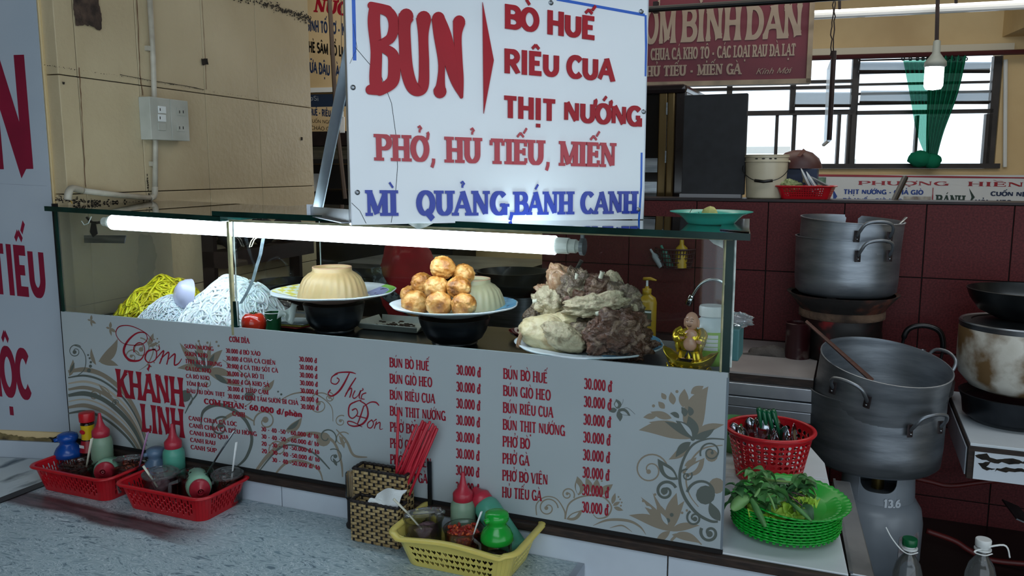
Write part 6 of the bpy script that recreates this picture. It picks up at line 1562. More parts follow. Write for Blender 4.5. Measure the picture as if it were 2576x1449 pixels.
# red bag with check trim hung behind meatballs, wok on steel pot, red tub
cr = V((ony(1028, 690, 2.78).x, 2.78, .127))
rb = thing('red_cloth_bag', 'dim red cloth bag with grey checked trim hanging behind the case', 'bag', cr)
m_rcl = mat('red_cloth', '#a01620', '#7c101a', scale=8, rough=.85)
bumpy(MB(), V((ony(1028, 690, 2.78).x, 2.78, .128+.19)), .165, (.72, .6, 1.15), .12, 1.5, 40, 40, 28).build('bag_body', m_rcl, rb, smooth=True)
tr_ = MB(); pts = [ony(x, y, 2.665) for x, y in ((945, 672), (952, 700), (975, 735), (1010, 765), (1050, 790), (1100, 812))]
tr_.tube(spline([tuple(p) for p in pts], 6), .024, 8, flat=.3, upv=(0, 1, 0)); tr_.build('checked_trim', mat('grey_check_cloth', '#5b6468', '#20262a', scale=60, lo=.48, hi=.52, rough=.9), rb, smooth=True)
lp = MB(); pts = [ony(x, y, 2.66) for x, y in ((945, 690), (955, 720), (975, 745), (1010, 765))]
lp.tube(spline([tuple(p) for p in pts], 6), .02, 8, flat=.3, upv=(0, 1, 0)); lp.build('checked_trim', _M['grey_check_cloth'], rb, smooth=True)
cwk = V((-1.0, 2.62, .36))
cp_ = ony(1290, 800, 2.75)
simple_bowl('dark_wok', 'dark wok standing on a steel pot behind the meatball plate', V((cp_.x, 2.75, .300)), .135, .085, _M['worn_black_wok'], 'wok')
lathe_thing('steel_pot', 'bright steel pot under the dark wok on the kitchen counter', 'pot', V((cp_.x, 2.75, .132)), [('pot_body', [(0, 0), (.10, 0), (.105, .01), (.105, .160), (.108, .166), (.102, .166), (.10, .02), (0, .015)], m_steel, 40)])
cp2 = ony(1385, 760, 2.9)
lathe_thing('red_tub', 'dark red plastic tub behind the pile of meat', 'tub', V((cp2.x, 2.88, .132)), [('tub_body', [(0, 0), (.085, 0), (.105, .20), (.11, .205), (.102, .205), (.08, .01), (0, .01)], plain('dark_red_plastic_tub', '#5c0f18', .4), 40)])
tag(MB().tube([ony(1437, 700, 2.8), ony(1463, 655, 2.8)], [.005, .008], 8).build('soup_ladle', m_steel), 'slim steel ladle handle rising behind the top of the meat pile', 'ladle')
# rack and dark pot on the beige wall behind the divider
rk = thing('wall_rack', 'sooty black wall rack loaded with dark cookware on the beige wall', 'rack', ony(600, 640, 2.3))
q = WL.uv(505, 620); q2 = WL.uv(735, 620)
MB().hexa(slab(WL, q[0], q2[0], .42, .475, .004, .10)).build('shelf_board', mat('greasy_dark_wood', '#1c1112', '#2a1a1b', scale=14, rough=.5), rk)
MB().hexa(slab(WL, q[0], q[0]+.02, .30, .56, .004, .05)).build('upright', m_darkmetal, rk)
MB().hexa(slab(WL, q2[0]-.03, q2[0]-.01, .30, .56, .004, .05)).build('upright', m_darkmetal, rk)
for k in range(3):
    tag(bumpy(MB(), WL.pt(q[0]+.1+.17*k, .525, .055), .055, (1.2, 1, .85), .25, 1.8, 60+k, 20, 14).build('sooty_pan', m_blackmat, smooth=True), ('left', 'middle', 'right')[k]+' sooty bundle of cookware on the black wall rack', 'cookware', 'sooty cookware on the wall rack')
cdp = WL.pt(WL.uv(640, 700)[0], .2, .12)
lathe_thing('dark_stock_pot', 'tall dark pot in the shade below the wall rack', 'pot', V((cdp.x+.02, cdp.y, .13)), [('pot_body', [(0, 0), (.10, 0), (.105, .01), (.108, .21), (.112, .215), (.105, .215), (.1, .02), (0, .015)], m_dkst, 36)])
sh2 = thing('side_bench', 'dark wooden bench along the beige wall behind the case', 'bench', (-1.9, 2.4, -.8))
MB().bbox((-1.985, 2.12, .10), (-1.70, 2.72, .13)).build('bench_top', m_darkmetal, sh2)
for x in (-1.94, -1.74):
    for y in (2.16, 2.68): MB().bbox((x-.02, y-.02, -.8), (x+.02, y+.02, .10)).build('leg', m_darkmetal, sh2)

# ================================================================ things on and behind the half wall
ZW = .6455
fr = thing('refrigerator', 'tall dark refrigerator with gold door frame behind the sign', 'refrigerator', (-.9, 3.5, -.8))
m_goldf = mat('dull_gold_frame', '#6b5838', '#554528', scale=8, rough=.35, metal=.7, stretch=(1, 1, .3))
m_fdark = mat('dark_fridge_side', '#191516', '#241d1e', scale=5, rough=.2)
xl = ony(1560, 400, 3.5).x; xa = ony(1668, 400, 3.5).x; xb_ = ony(1690, 400, 3.5).x; xc = ony(1722, 400, 3.5).x; ztp = ony(1690, 212, 3.5).z
MB().bbox((xl-.35, 3.52, -.8), (xa, 4.0, ztp-.02)).build('glass_door', mat('dark_fridge_glass', '#0c0d10', '#15171b', scale=3, rough=.08), fr)
MB().bbox((xa-.022, 3.495, -.8), (xa+.012, 3.53, ztp-.035)).build('gold_post', m_goldf, fr, bevel=.004)
MB().bbox((xa+.014, 3.49, -.8), (xb_+.008, 3.53, ztp-.035)).build('gold_post', m_goldf, fr, bevel=.006)
MB().bbox((xb_+.008, 3.50, -.8), (xc, 4.0, ztp-.03)).build('cabinet_side', m_fdark, fr, bevel=.006)
MB().bbox((xl-.35, 3.485, ztp-.04), (xc+.002, 4.0, ztp)).build('rounded_top', m_fdark, fr, bevel=.018)
for z in (.78, .98): MB().bbox((xa+.010, 3.488, z), (xa+.016, 3.494, z+.05)).build('hinge', m_steel, fr)
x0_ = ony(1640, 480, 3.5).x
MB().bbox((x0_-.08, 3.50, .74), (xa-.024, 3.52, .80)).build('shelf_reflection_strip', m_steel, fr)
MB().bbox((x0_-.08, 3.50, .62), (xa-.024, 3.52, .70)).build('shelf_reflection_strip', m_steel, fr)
bpn = thing('display_board', 'black flat board standing on the tiled half wall left of the bucket', 'panel', (-.45, 3.2, ZW))
a = ony(1722, 240, 3.2); b = ony(1872, 490, 3.2)
MB().bbox((a.x, 3.19, b.z), (b.x, 3.22, a.z)).build('board', mat('matte_black_board', '#16171a', '#1d1f23', scale=30, rough=.7), bpn, bevel=.003)
a2 = ony(1868, 485, 3.2)
MB().bbox((a.x-.005, 3.18, ZW), (b.x-.01, 3.23, ZW+.014)).build('grey_foot_rail', plain('grey_cement_strip', '#7c7d80', .8), bpn)
# bucket
cbk = V((ony(1927, 450, 3.22).x, 3.215, ZW+.0005))
bk_ = thing('white_bucket', 'cream white plastic bucket with wire handle on the half wall', 'bucket', cbk)
k = .165/.22
m_bkt = mat('cream_bucket', '#bdb49c', '#a89f88', scale=5, rough=.35)
MB().lathe([(0, 0), (.066, 0), (.069, .003), (.0765, .128), (.0765, .132), (.0805, .134), (.080, .138), (.0775, .139), (.0775, .150), (.0815, .151), (.081, .156), (.076, .157), (.074, .150), (.066, .006), (0, .005)], cbk, 56).build('bucket_body', m_bkt, bk_, smooth=True, auto=35)
MB().lathe([(0, .1572), (.070, .1572), (.073, .160), (.0805, .160), (.081, .1575), (.076, .1565)], cbk, 48).build('lid', m_bkt, bk_, smooth=True, auto=35)
hb = [cbk+V((-.080, -.004, .135)), cbk+V((-.078, -.05, .10)), cbk+V((-.045, -.078, .072)), cbk+V((0, -.084, .062)), cbk+V((.05, -.076, .072)), cbk+V((.078, -.045, .10)), cbk+V((.080, -.004, .135))]
MB().tube(spline([tuple(p) for p in hb], 5), .0016, 5).build('wire_handle', m_black, bk_)
MB().tube([hb[3]+V((-.032, .002, .004)), hb[3]+V((0, -.001, 0)), hb[3]+V((.032, .002, .004))], .0055, 8).build('handle_grip', m_black, bk_, smooth=True)
for s in (-1, 1): MB().ball(cbk+V((s*.080, -.004, .135)), .005, 8, 6).build('handle_lug', m_bkt, bk_)
for x in (-.028, -.004, .02, .036): MB().ball(cbk+V((x, -math.sqrt(.0778**2-x*x), .145)), .004, 8, 6, (1.6, .4, .6)).build('rim_hole', m_blackmat, bk_)
# red rectangular colander with dishes
def perf(mb, fn, cells, shape, pad=.18):
    """cells: list of (u0,v0,u1,v1,hole?) ; fn(u,v)->point; shape(n)->unit polygon points in [-1,1]^2 counterclockwise starting angle 0"""
    for (u0, v0, u1, v1, h) in cells:
        if not h:
            mb.add([fn(u0, v0), fn(u1, v0), fn(u1, v1), fn(u0, v1)], [(0, 1, 2, 3)]); continue
        S_ = shape if not callable(h) else h; sh = S_(); n = len(sh); uc, vc, hu, hv = (u0+u1)/2, (v0+v1)/2, (u1-u0)/2, (v1-v0)/2
        outer = []
        for x, y in sh:
            m = max(abs(x), abs(y), 1e-6); outer.append((x/m, y/m))
        # snap nearest outer points to corners
        used = set()
        for cx_, cy_ in ((1, 1), (-1, 1), (-1, -1), (1, -1)):
            bi = min((i for i in range(n) if i not in used), key=lambda i: (outer[i][0]-cx_)**2+(outer[i][1]-cy_)**2); outer[bi] = (cx_, cy_); used.add(bi)
        ip = [fn(uc+x*hu*(1-pad), vc+y*hv*(1-pad)) for x, y in sh]; op = [fn(uc+x*hu, vc+y*hv) for x, y in outer]
        mb.add(ip+op, [(i, (i+1) % n, n+(i+1) % n, n+i) for i in range(n)])
def sh_round(n=12): return [(math.cos(2*PI*i/n), math.sin(2*PI*i/n)) for i in range(n)]
def sh_slot(n=12):
    return [(.62, 0), (.62, .6), (.4, .9), (0, 1), (-.4, .9), (-.62, .6), (-.62, 0), (-.62, -.6), (-.4, -.9), (0, -1), (.4, -.9), (.62, -.6)]
def sh_square(): return [(.9, 0), (.9, .9), (0, .9), (-.9, .9), (-.9, 0), (-.9, -.9), (0, -.9), (.9, -.9)]
def sh_heart():
    o = []
    for i in range(16):
        t = 2*PI*i/16; x = 16*math.sin(t)**3/17; y = (13*math.cos(t)-5*math.cos(2*t)-2*math.cos(3*t)-math.cos(4*t))/17
        o.append((x, y+.08))
    o.reverse()
    k = max(range(16), key=lambda i: o[i][0]); return o[k:]+o[:k]
def rrect(w, d, r, n=6):
    """closed rounded rectangle, list of (x,y,nx,ny,side) with straight sides subdivided later"""
    o = []
    for cx_, cy_, a0 in ((w/2-r, d/2-r, 0), (-w/2+r, d/2-r, 90), (-w/2+r, -d/2+r, 180), (w/2-r, -d/2+r, 270)):
        for i in range(n+1): a = R(a0+90*i/n); o.append((cx_+r*math.cos(a), cy_+r*math.sin(a)))
    return o
def tray_basket(c, w, d, h, taper, rad, m, t, rows, cols_w, cols_d, shape, pad=.2, rimr=.005, wave=0, rim_w=.010, rot=0, stag=True, margin=(.16, .12)):
    """rectangular plastic basket with pierced walls; w,d outer size at the rim"""
    mb = MB(); Rr = Rz(rot)
    def P_(x, y, v): 
        k = 1-taper*(1-v); kx = (w/2-taper*.5*(1-v)*2*.5*w*0-(1-v)*taper)/(w/2); ky = (d/2-(1-v)*taper)/(d/2)
        return Rr @ V((x*kx, y*ky, v*h)) + V(c)
    v0, v1 = margin[0], 1-margin[1]; vs = [v0+(v1-v0)*i/rows for i in range(rows+1)]
    sides = (((-w/2+rad, -d/2), (w/2-rad, -d/2), cols_w), ((w/2, -d/2+rad), (w/2, d/2-rad), cols_d), ((w/2-rad, d/2), (-w/2+rad, d/2), cols_w), ((-w/2, d/2-rad), (-w/2, -d/2+rad), cols_d))
    for (a, b, nc) in sides:
        fn = lambda u, v, a=a, b=b: P_(a[0]+(b[0]-a[0])*u, a[1]+(b[1]-a[1])*u, v)
        cells = []
        for i in range(nc):
            u0, u1 = i/nc, (i+1)/nc
            cells.append((u0, 0, u1, v0, False)); cells.append((u0, v1, u1, 1, False))
            for j in range(rows):
                o = (vs[1]-vs[0])*.5 if (stag and i % 2) else 0
                if stag and i % 2:
                    if j == rows-1: cells.append((u0, vs[0], u1, vs[0]+o, False)); cells.append((u0, vs[-1]-o, u1, vs[-1], False)); continue
                    cells.append((u0, vs[j]+o, u1, vs[j+1]+o, True))
                else: cells.append((u0, vs[j], u1, vs[j+1], True))
        perf(mb, fn, cells, shape, pad)
    rr = rrect(w, d, rad)
    for q in range(4):
        for i in range(6):
            a, b = rr[q*7+i], rr[q*7+i+1]; mb.add([P_(*a, 0), P_(*b, 0), P_(*b, 1), P_(*a, 1)], [(0, 1, 2, 3)])
    mb.add([P_(*a, 0) for a in rr], [list(range(len(rr)))])
    mb.build('pierced_body', m, t, solid=.0018)
    rp = []
    full = []
    for i in range(len(rr)):
        a, b = rr[i], rr[(i+1) % len(rr)]; L = math.dist(a, b); n = max(1, int(L/.012))
        for k in range(n): full.append((a[0]+(b[0]-a[0])*k/n, a[1]+(b[1]-a[1])*k/n))
    for (x, y) in full:
        z = wave*(math.cos(x/w*2*PI*1.0)*(1 if abs(abs(y)-d/2) < .002 else -.2)) if wave else 0
        p = Rr @ V((x*(1+rim_w/w), y*(1+rim_w/d), h+z)) + V(c); rp.append(p)
    MB().tube(rp, rim_w*.75, 8, closed=True, flat=rimr/(rim_w*.75), upv=(0, 0, 1)).build('rim', m, t, smooth=True)
m_redpl = mat('red_plastic', '#b51420', '#a3101b', scale=6, rough=.3)
cc = V((ony(2028, 480, 3.2).x, 3.20, ZW+.001))
rcl = thing('red_colander', 'red rectangular plastic basket of dishes on the half wall beside the bucket', 'basket', cc)
tray_basket(cc, .19, .13, .045, .016, .02, m_redpl, rcl, 4, 16, 10, sh_square, pad=.3, rim_w=.006, rimr=.003, stag=False, rot=-6)
for i, (dx, dz, tl, r_, lb) in enumerate(((-.005, .060, 62, .052, 'white saucer leaning in the red basket on the half wall, leftmost'), (.018, .052, 56, .050, 'white saucer leaning behind the first one in the red basket'), (.052, .050, 28, .048, 'grey saucer lying slanted at the right of the red basket'))):
    M_ = Rxyz(0, tl, 0)
    o = MB().lathe([(0, 0), (r_*.5, 0), (r_, .008), (r_, .0095), (r_*.5, .002), (0, .002)], cc+V((dx, 0, dz)), 32, M=M_).build('saucer', m_mel if i < 2 else plain('grey_saucer', '#6d7678', .3), None, smooth=True, auto=60); tag(o, lb, 'saucer')
tag(bumpy(MB(), cc+V((-.055, -.01, .045)), .030, (1.3, 1, .7), .4, 2.8, 91, 24, 18).build('cabbage_leaves', mat('pale_cabbage', '#8f9a6a', '#5f6b40', scale=30, rough=.6)), 'pale wilted cabbage leaves at the left of the red basket', 'vegetable')
# brown tub and dark box behind the bucket
lathe_thing('brown_pan_dome', 'upturned brown clay pan behind the white bucket', 'pan', V((ony(2012, 410, 3.45).x, 3.36, ZW+.11)), [('pan_body', [(.088, 0), (.086, .012), (.075, .038), (.05, .060), (.02, .070), (0, .071)], mat('brown_clay', '#4a241e', '#38191a', scale=9, rough=.5), 40)])
bxx = thing('blue_carton', 'dark blue carton under the upturned pan behind the red basket', 'box', (ony(2012, 410, 3.4).x, 3.36, ZW))
c = bxx.location; MB().bbox((c.x-.085, 3.29, ZW), (c.x+.07, 3.43, ZW+.1095)).build('carton', mat('dark_blue_carton', '#16233a', '#1d2c48', scale=6, rough=.6), bxx, bevel=.003)
MB().bbox((c.x+.02, 3.2885, ZW+.058), (c.x+.035, 3.2898, ZW+.072)).build('printed_mark', plain('dull_gold_print', '#7c7048', .5), bxx)
tag(MB().box(ony(2010, 392, 3.3)+V((0, 0, 0)), (.012, .012, .06), Rxyz(0, 40, 0)).build('wooden_peg', mat('brown_wood_knob', '#6e3f2c', rough=.5)), 'short brown handle stub leaning on the upturned pan', 'handle')

# ---- far left gap: boards and shelves of the next stall
PG2 = Plane(ony(820, 200, 4.6), 8.0)
lb_ = thing('drinks_signboard', 'cream signboard with red and navy words seen in the gap left of the sign', 'sign', PG2.at(820, 120))
m_cr2 = mat('cream_board', '#cdb78f', '#bfa87e', scale=3, rough=.6)
wrect(MB(), PG2, 700, -30, 1100, 218, .02, -.02).build('signboard', m_cr2, lb_)
wrect(MB(), PG2, 700, 218, 1100, 230, .03, -.02).build('white_frame', m_white_pl, lb_)
write(PG2, 'SINH TỐ BƠ - KEM', (772, 78), (888, 92), 48, 'sans', m_blu2, parent=lb_, off=.001)
write(PG2, 'CHÈ SÂM BỔ LƯỢNG', (768, 130), (898, 148), 102, 'sans', m_black, parent=lb_, off=.001)
write(PG2, 'SỮA ĐẬU NÀNH', (772, 182), (874, 198), 152, 'sans', m_blu2, parent=lb_, off=.001)
write(PG2, 'NƯỚC', (790, 30), (900, 44), -6, 'slab', m_red_ink, parent=lb_, off=.001, slant=.2)
l2 = thing('noodle_signboard', 'small cream and blue signboard under the drinks board', 'sign', PG2.at(820, 300))
wrect(MB(), PG2, 700, 236, 1000, 268, .02, -.02).build('blue_band', plain('navy_board', '#1b2c44', .5), l2)
write(PG2, 'psi', (780, 252), (802, 254), 240, 'light', plain('pale_letters', '#9aa4ae', .5), parent=l2, off=.001)
wrect(MB(), PG2, 700, 268, 1000, 336, .02, -.02).build('signboard', m_cr2, l2)
write(PG2, 'HUẾ - RIÊU', (780, 290), (832, 294), 272, 'sans', m_blu2, parent=l2, off=.001); write(PG2, 'CUỐN NGON', (778, 308), (842, 312), 299, 'light', m_black, parent=l2, off=.001); write(PG2, 'CHÁO GÀ', (782, 326), (838, 330), 316, 'light', m_black, parent=l2, off=.001)
hd2 = thing('steel_hood', 'steel hood and dark shelf of the stall behind, seen in the gap', 'hood', PG2.at(820, 380, .1))
wrect(MB(), PG2, 700, 336, 1000, 370, .3, 0).build('dark_fascia', m_darkmetal, hd2); wrect(MB(), PG2, 700, 372, 1000, 402, .28, 0).build('steel_front', m_steel, hd2); wrect(MB(), PG2, 700, 402, 1000, 412, .3, 0).build('lower_lip', m_blackmat, hd2)
bsh = thing('dark_bench', 'dark workbench of the neighbouring stall in the gap', 'bench', PG2.at(820, 500, .1))
wrect(MB(), PG2, 560, 480, 1150, 1300, .5, -.4).build('bench_body', m_blackmat, bsh)
wrect(MB(), PG2, 700, 412, 1150, 480, .02, -.45).build('grey_back', plain('dim_grey_board', '#3a3b3e', .7), bsh)
wr_ = thing('white_plastic_rack', 'white plastic crate with something red in it in the left gap', 'crate', PG2.at(808, 478, .3))
wrect(MB(), PG2, 783, 436, 832, 480, .12, .15).build('crate_body', m_white_pl, wr_, bevel=.006)
wrect(MB(), PG2, 790, 428, 806, 438, .06, .18).build('red_lid', m_redpl, wr_, bevel=.004)
tag(MB().tube([PG2.at(828, -20, .8), PG2.at(846, 300, .8), PG2.at(868, 500, .8)], .012, 6).build('brown_pole', plain('brown_pole', '#5a4c42', .6)), 'thin brown pole standing in the gap left of the sign', 'pole')
cfl = thing('compact_bulb', 'white compact fluorescent bulb hanging in the left gap beside the sign', 'bulb', PG2.at(860, 300, .6))
for dx in (-5, 0, 5): MB().tube([PG2.at(860+dx, 294, .6), PG2.at(860+dx, 334, .6)], .005, 6).build('tube', m_white_gl, cfl)
MB().tube([PG2.at(860, 280, .6), PG2.at(860, 294, .6)], .012, 8).build('bulb_base', m_white_pl, cfl)
MB().tube([PG2.at(858, -30, .6), PG2.at(860, 282, .6)], .002, 4).build('cord', m_black, cfl)

# ---- conduit and socket box on the beige wall
cdt = thing('wall_conduit_pipe', 'white plastic conduit running down the beige wall and bending left above the case', 'pipe', WL.at(385, 300, .015))
m_pvc = mat('grimy_white_pvc', '#b9b4a6', '#9a9384', scale=14, rough=.4)
MB().tube([WL.at(375, -30, .013), WL.at(384, 120, .013), WL.at(388, 240, .013), WL.at(391, 360, .013), WL.at(390, 478, .013)], .0082, 12).build('vertical_pipe', m_pvc, cdt, smooth=True)
MB().tube(spline([tuple(WL.at(390, 470, .013)), tuple(WL.at(388, 492, .014)), tuple(WL.at(378, 499, .016))], 5), .0095, 12).build('elbow', m_pvc, cdt, smooth=True)
MB().tube([WL.at(380, 498, .015), WL.at(300, 491, .02), WL.at(200, 479, .03)], .0082, 12).build('horizontal_pipe', m_pvc, cdt, smooth=True)
MB().tube(spline([tuple(WL.at(206, 479, .03)), tuple(WL.at(182, 474, .035)), tuple(WL.at(173, 484, .04)), tuple(WL.at(170, 503, .04))], 5), .0098, 12).build('elbow', m_pvc, cdt, smooth=True)
MB().tube([WL.at(175, 500, .04), WL.at(182, 512, .04)], .0014, 5).build('yellow_wire', plain('yellow_wire', '#a8802a', .5), cdt)
for x, y in ((374, 122), (384, 412)): MB().box(WL.at(x, y, .006), (.012, .022, .014)).build('pipe_clip', m_pvc, cdt)
m_sock = mat('switch_plastic', '#b4b6ae', '#a3a59c', scale=10, rough=.35)
sw_ = thing('switch_box', 'grey white surface box with three switches and two sockets on the beige wall', 'switch box', WL.at(415, 300, .02))
def wbox(P, x0, y0, x1, y1, o0, o1, m, nm, par, bev=.0015):
    a = P.at(x0, (y0+y1)/2, o1); b = P.at(x1, (y0+y1)/2, o1); ua, ub = (a-P.p).dot(P.u), (b-P.p).dot(P.u)
    q = P.at((x0+x1)/2, y0, o1).z; r = P.at((x0+x1)/2, y1, o1).z
    return MB().hexa(slab(P, ua, ub, r, q, o0, o1)).build(nm, m, par, bevel=bev)
wbox(WL, 379, 246, 430, 352, .001, .042, m_sock, 'switch_module', sw_); wbox(WL, 431, 252, 475, 354, .001, .042, m_sock, 'socket_module', sw_)
for k, (y0, y1) in enumerate(((267, 285), (288, 306), (310, 328))):
    wbox(WL, 399, y0, 418, y1, .042, .0445, m_white_pl if k < 2 else m_sock, 'rocker_switch', sw_, .0008)
    if k < 2: wbox(WL, 402, y0+5, 404, y1-6, .0445, .0447, m_black, 'switch_mark', sw_, 0)
for y in (280, 320):
    wbox(WL, 446, y-9, 466, y+11, .042, .0436, m_sock, 'socket_face', sw_, .0006)
    for x in (452, 461): wbox(WL, x-1, y-2, x+1, y+5, .0436, .0438, m_black, 'socket_hole', sw_, 0)
# ================================================================ things on the customer table and ledge
m_pale_g = mat('pale_green_bottle', '#8fb8a0', '#7da890', scale=5, rough=.35, sss=.25)
m_teal_b = mat('sea_green_bottle', '#4f9c86', '#43897a', scale=5, rough=.35, sss=.2)
m_sage = mat('sage_bottle', '#7f9a84', '#6f8a76', scale=5, rough=.35, sss=.2)
m_capred = mat('dusty_red_cap', '#a92a3c', '#93202f', scale=7, rough=.35)
def squeeze(label, base, h, r, body, cap=m_capred, M=None, noz=.052, rib=False, group=None):
    t = thing('squeeze_bottle', label, 'bottle', base, group); B_ = V(base); M = M or Rxyz(0, 0, 0)
    fn = (lambda rr, z, a: (rr+(.0006*math.cos(40*a) if .01 < z < h*.8 else 0), z)) if rib else None
    MB().lathe([(0, 0), (r*.9, 0), (r, .004), (r, h*.82), (r*.96, h*.90), (r*.74, h*.985), (r*.66, h)], B_, 80 if rib else 32, M=M, fn=fn).build('bottle_body', body, t, smooth=True)
    MB().lathe([(r*.72, h-.004), (r*.80, h-.002), (r*.80, h+.013), (r*.72, h+.016), (r*.45, h+.024), (.0075, h+.036), (.0045, h+noz), (.0035, h+noz+.008), (.002, h+noz+.008), (.002, h+noz)], B_, 28, M=M).build('nozzle_cap', cap, t, smooth=True, auto=50)
    return t
def jarglass(nm): return glass(nm, (.93, .94, .94), .8, .03, film=.0, film_col=(.6, .62, .62))
m_jar = jarglass('clear_jar_plastic')
m_lid = glass('clear_lid_plastic', (.88, .9, .91), 1.1, .05, film=.07, film_col=(.6, .64, .66))
def jar(label, base, r, h, fill, m_fill, lid=None, spoon=None, handle=None, lumps=None, seed=1, lidm=None, group=None):
    t = thing('condiment_jar', label, 'jar', base, group); B_ = V(base)
    MB().lathe([(0, .0005), (r*.9, .001), (r*.93, .006), (r, h*.9), (r*1.06, h), (r*1.10, h+.003), (r*1.06, h+.005), (r*1.0, h+.001), (r*.95, h*.9), (r*.88, .008), (0, .006)], B_, 36).build('jar_wall', m_jar, t, smooth=True)
    rnd = random.Random(seed)
    MB().lathe([(0, .0065), (r*.86, .0085), (r*.90, fill*.9), (r*.86, fill), (r*.4, fill+.004), (0, fill+.006)], B_, 36, fn=lambda rr, z, a: (rr*(1+.02*math.sin(5*a+z*200)) if z < fill*.89 else rr*.99, z+(0 if z < fill*.89 else .004*math.sin(a*3+rr*90)))).build('contents', m_fill, t, smooth=True)
    if lumps:
        mb = MB()
        for _ in range(lumps): a = rnd.random()*2*PI; q = rnd.random()**.5*r*.8; mb.ball(B_+V((q*math.cos(a), q*math.sin(a), fill+rnd.uniform(.002, .010))), rnd.uniform(.003, .007), 6, 4, (1.4, .8, .6), M=Rxyz(rnd.random()*180, rnd.random()*180, 0))
        mb.build('contents_surface', m_fill, t, kind='stuff')
    if lid:
        dz, tx, ty, dx, dy = lid; M = Rxyz(tx, ty, 0); c = B_+V((dx, dy, h+dz))
        MB().lathe([(r*1.08, -.004), (r*1.12, 0), (r*1.10, .003), (r*.95, .004), (r*.9, .009), (r*.55, .011), (r*.5, .007), (0, .0075)], c, 40, M=M).build('lid', lidm or m_lid, t, smooth=True, auto=50)
        MB().lathe([(r*.42, .0075), (r*.38, .012), (r*.2, .013), (0, .0135)], c, 24, M=M).build('lid_boss', lidm or m_lid, t, smooth=True)
    if handle:
        a = R(handle); hp_ = [(r*.98, .85), (r*1.42, .82), (r*1.46, .5), (r*1.3, .18), (r*.98, .16)]
        MB().tube([B_+V((x*math.cos(a), x*math.sin(a), z*h)) for x, z in hp_], .005, 6, flat=.45, upv=(-math.sin(a), math.cos(a), 0)).build('handle', m_lid, t)
    if spoon:
        p0, p1, m, w = spoon
        MB().tube([p0, p0.lerp(p1, .5)+V((0, 0, .002)), p1], [w*.7, w*.8, w], 8, flat=.45).build('spoon', m, t, smooth=True)
    return t
m_chili = mat('chilli_paste', '#a01c0e', '#d8622a', '#6c120a', scale=120, detail=6, lo=.35, hi=.68, rough=.35, bump=.6, bscale=150)
m_sate = mat('dark_satay_flakes', '#1a0d09', '#4a2415', '#2a140d', scale=90, detail=6, lo=.3, hi=.7, rough=.55, bump=.8, bscale=140)
m_fish = mat('dark_brown_sauce', '#0e0806', '#2b170e', scale=40, rough=.3)
m_shrimp = mat('greyish_shrimp_paste', '#7a5c62', '#9c8488', '#5c444a', scale=30, rough=.5, bump=.4)
m_chili2 = mat('brown_chilli_mix', '#4a1c10', '#7a3218', '#2d120b', scale=90, rough=.45, bump=.6)
m_spw = plain('ivory_plastic', '#c4c4b4', .35); m_lil = plain('lilac_plastic', '#9a7596', .35)
def red_basket(cx, cy, w, d, label, seed):
    c = V((cx, cy, ZT+.0008)); t = thing('red_basket', label, 'basket', c, None)
    tray_basket(c, w, d, .064, .016, .030, m_redpl, t, 3, 22, 13, sh_slot, pad=.10, rimr=.0035, rim_w=.009)
    return t
red_basket(-1.806, 1.482, .265, .165, 'red pierced plastic basket of condiments nearest the pillar', 1)
red_basket(-1.498, 1.480, .27, .165, 'red pierced plastic basket of condiments right of the other red basket', 2)
ZB_ = ZT+.004
def on(px, py, y):   # a point on the table in row y below pixel column px
    p = ony(px, py, y); return V((p.x, y, ZB_))
# --- left basket
squeeze('upright sage squeeze bottle with pointed red cap behind the blue shaker', on(258, 1150, 1.515), .125, .0275, m_sage)
mg = on(222, 1100, 1.535); mt = thing('sauce_bottle', 'slim seasoning sauce bottle with flat red cap and yellow label by the pillar', 'bottle', mg)
MB().lathe([(0, 0), (.022, 0), (.024, .004), (.0235, .06), (.0165, .10), (.0155, .120), (.0175, .140), (.0165, .148), (0, .148)], mg, 28).build('bottle_body', mat('dark_sauce_glass', '#120806', '#1d0e09', scale=6, rough=.12), mt, smooth=True)
MB().lathe([(.0166, .100), (.0160, .120), (.0178, .140)], mg, 28).build('yellow_label', plain('yellow_label', '#c9a80e', .4), mt, smooth=True)
MB().lathe([(.0240, .066), (.0214, .078), (.0176, .097)], mg, 28).build('red_label', plain('red_label', '#8e1220', .4), mt, smooth=True)
MB().lathe([(.0135, .148), (.0195, .149), (.0205, .168), (.0195, .173), (.017, .174), (0, .1745)], mg, 28).build('flip_cap', m_redpl, mt, smooth=True, auto=40)
lb2 = MB(); lb2.ball(mg+V((-.001, -.0166, .122)), .0085, 14, 8, (1.2, .12, .75)); lb2.build('label_emblem', m_redpl, mt, smooth=True)
for k in range(5): MB().bbox(mg+V((-.0085+.0036*k, -.0226, .079)), mg+V((-.0065+.0036*k, -.0215, .087))).build('label_letter', m_white_pl, mt)
jar('clear jar of dark satay flakes with ivory spoon at the left of the first basket', on(200, 1200, 1.462), .043, .058, .050, m_sate, spoon=(on(210, 1140, 1.462)+V((.004, 0, .045)), ony(231, 1103, 1.45), m_spw, .0045), lumps=40, seed=3)
bs_ = on(174, 1150, 1.51); bt = thing('blue_shaker', 'jar with deep blue domed shaker top in the left red basket', 'jar', bs_)
m_blp = mat('deep_blue_plastic', '#10479a', '#0d3a80', scale=5, rough=.25)
MB().lathe([(0, 0), (.032, 0), (.034, .004), (.034, .05), (0, .051)], bs_, 28).build('jar_wall', m_jar, bt, smooth=True)
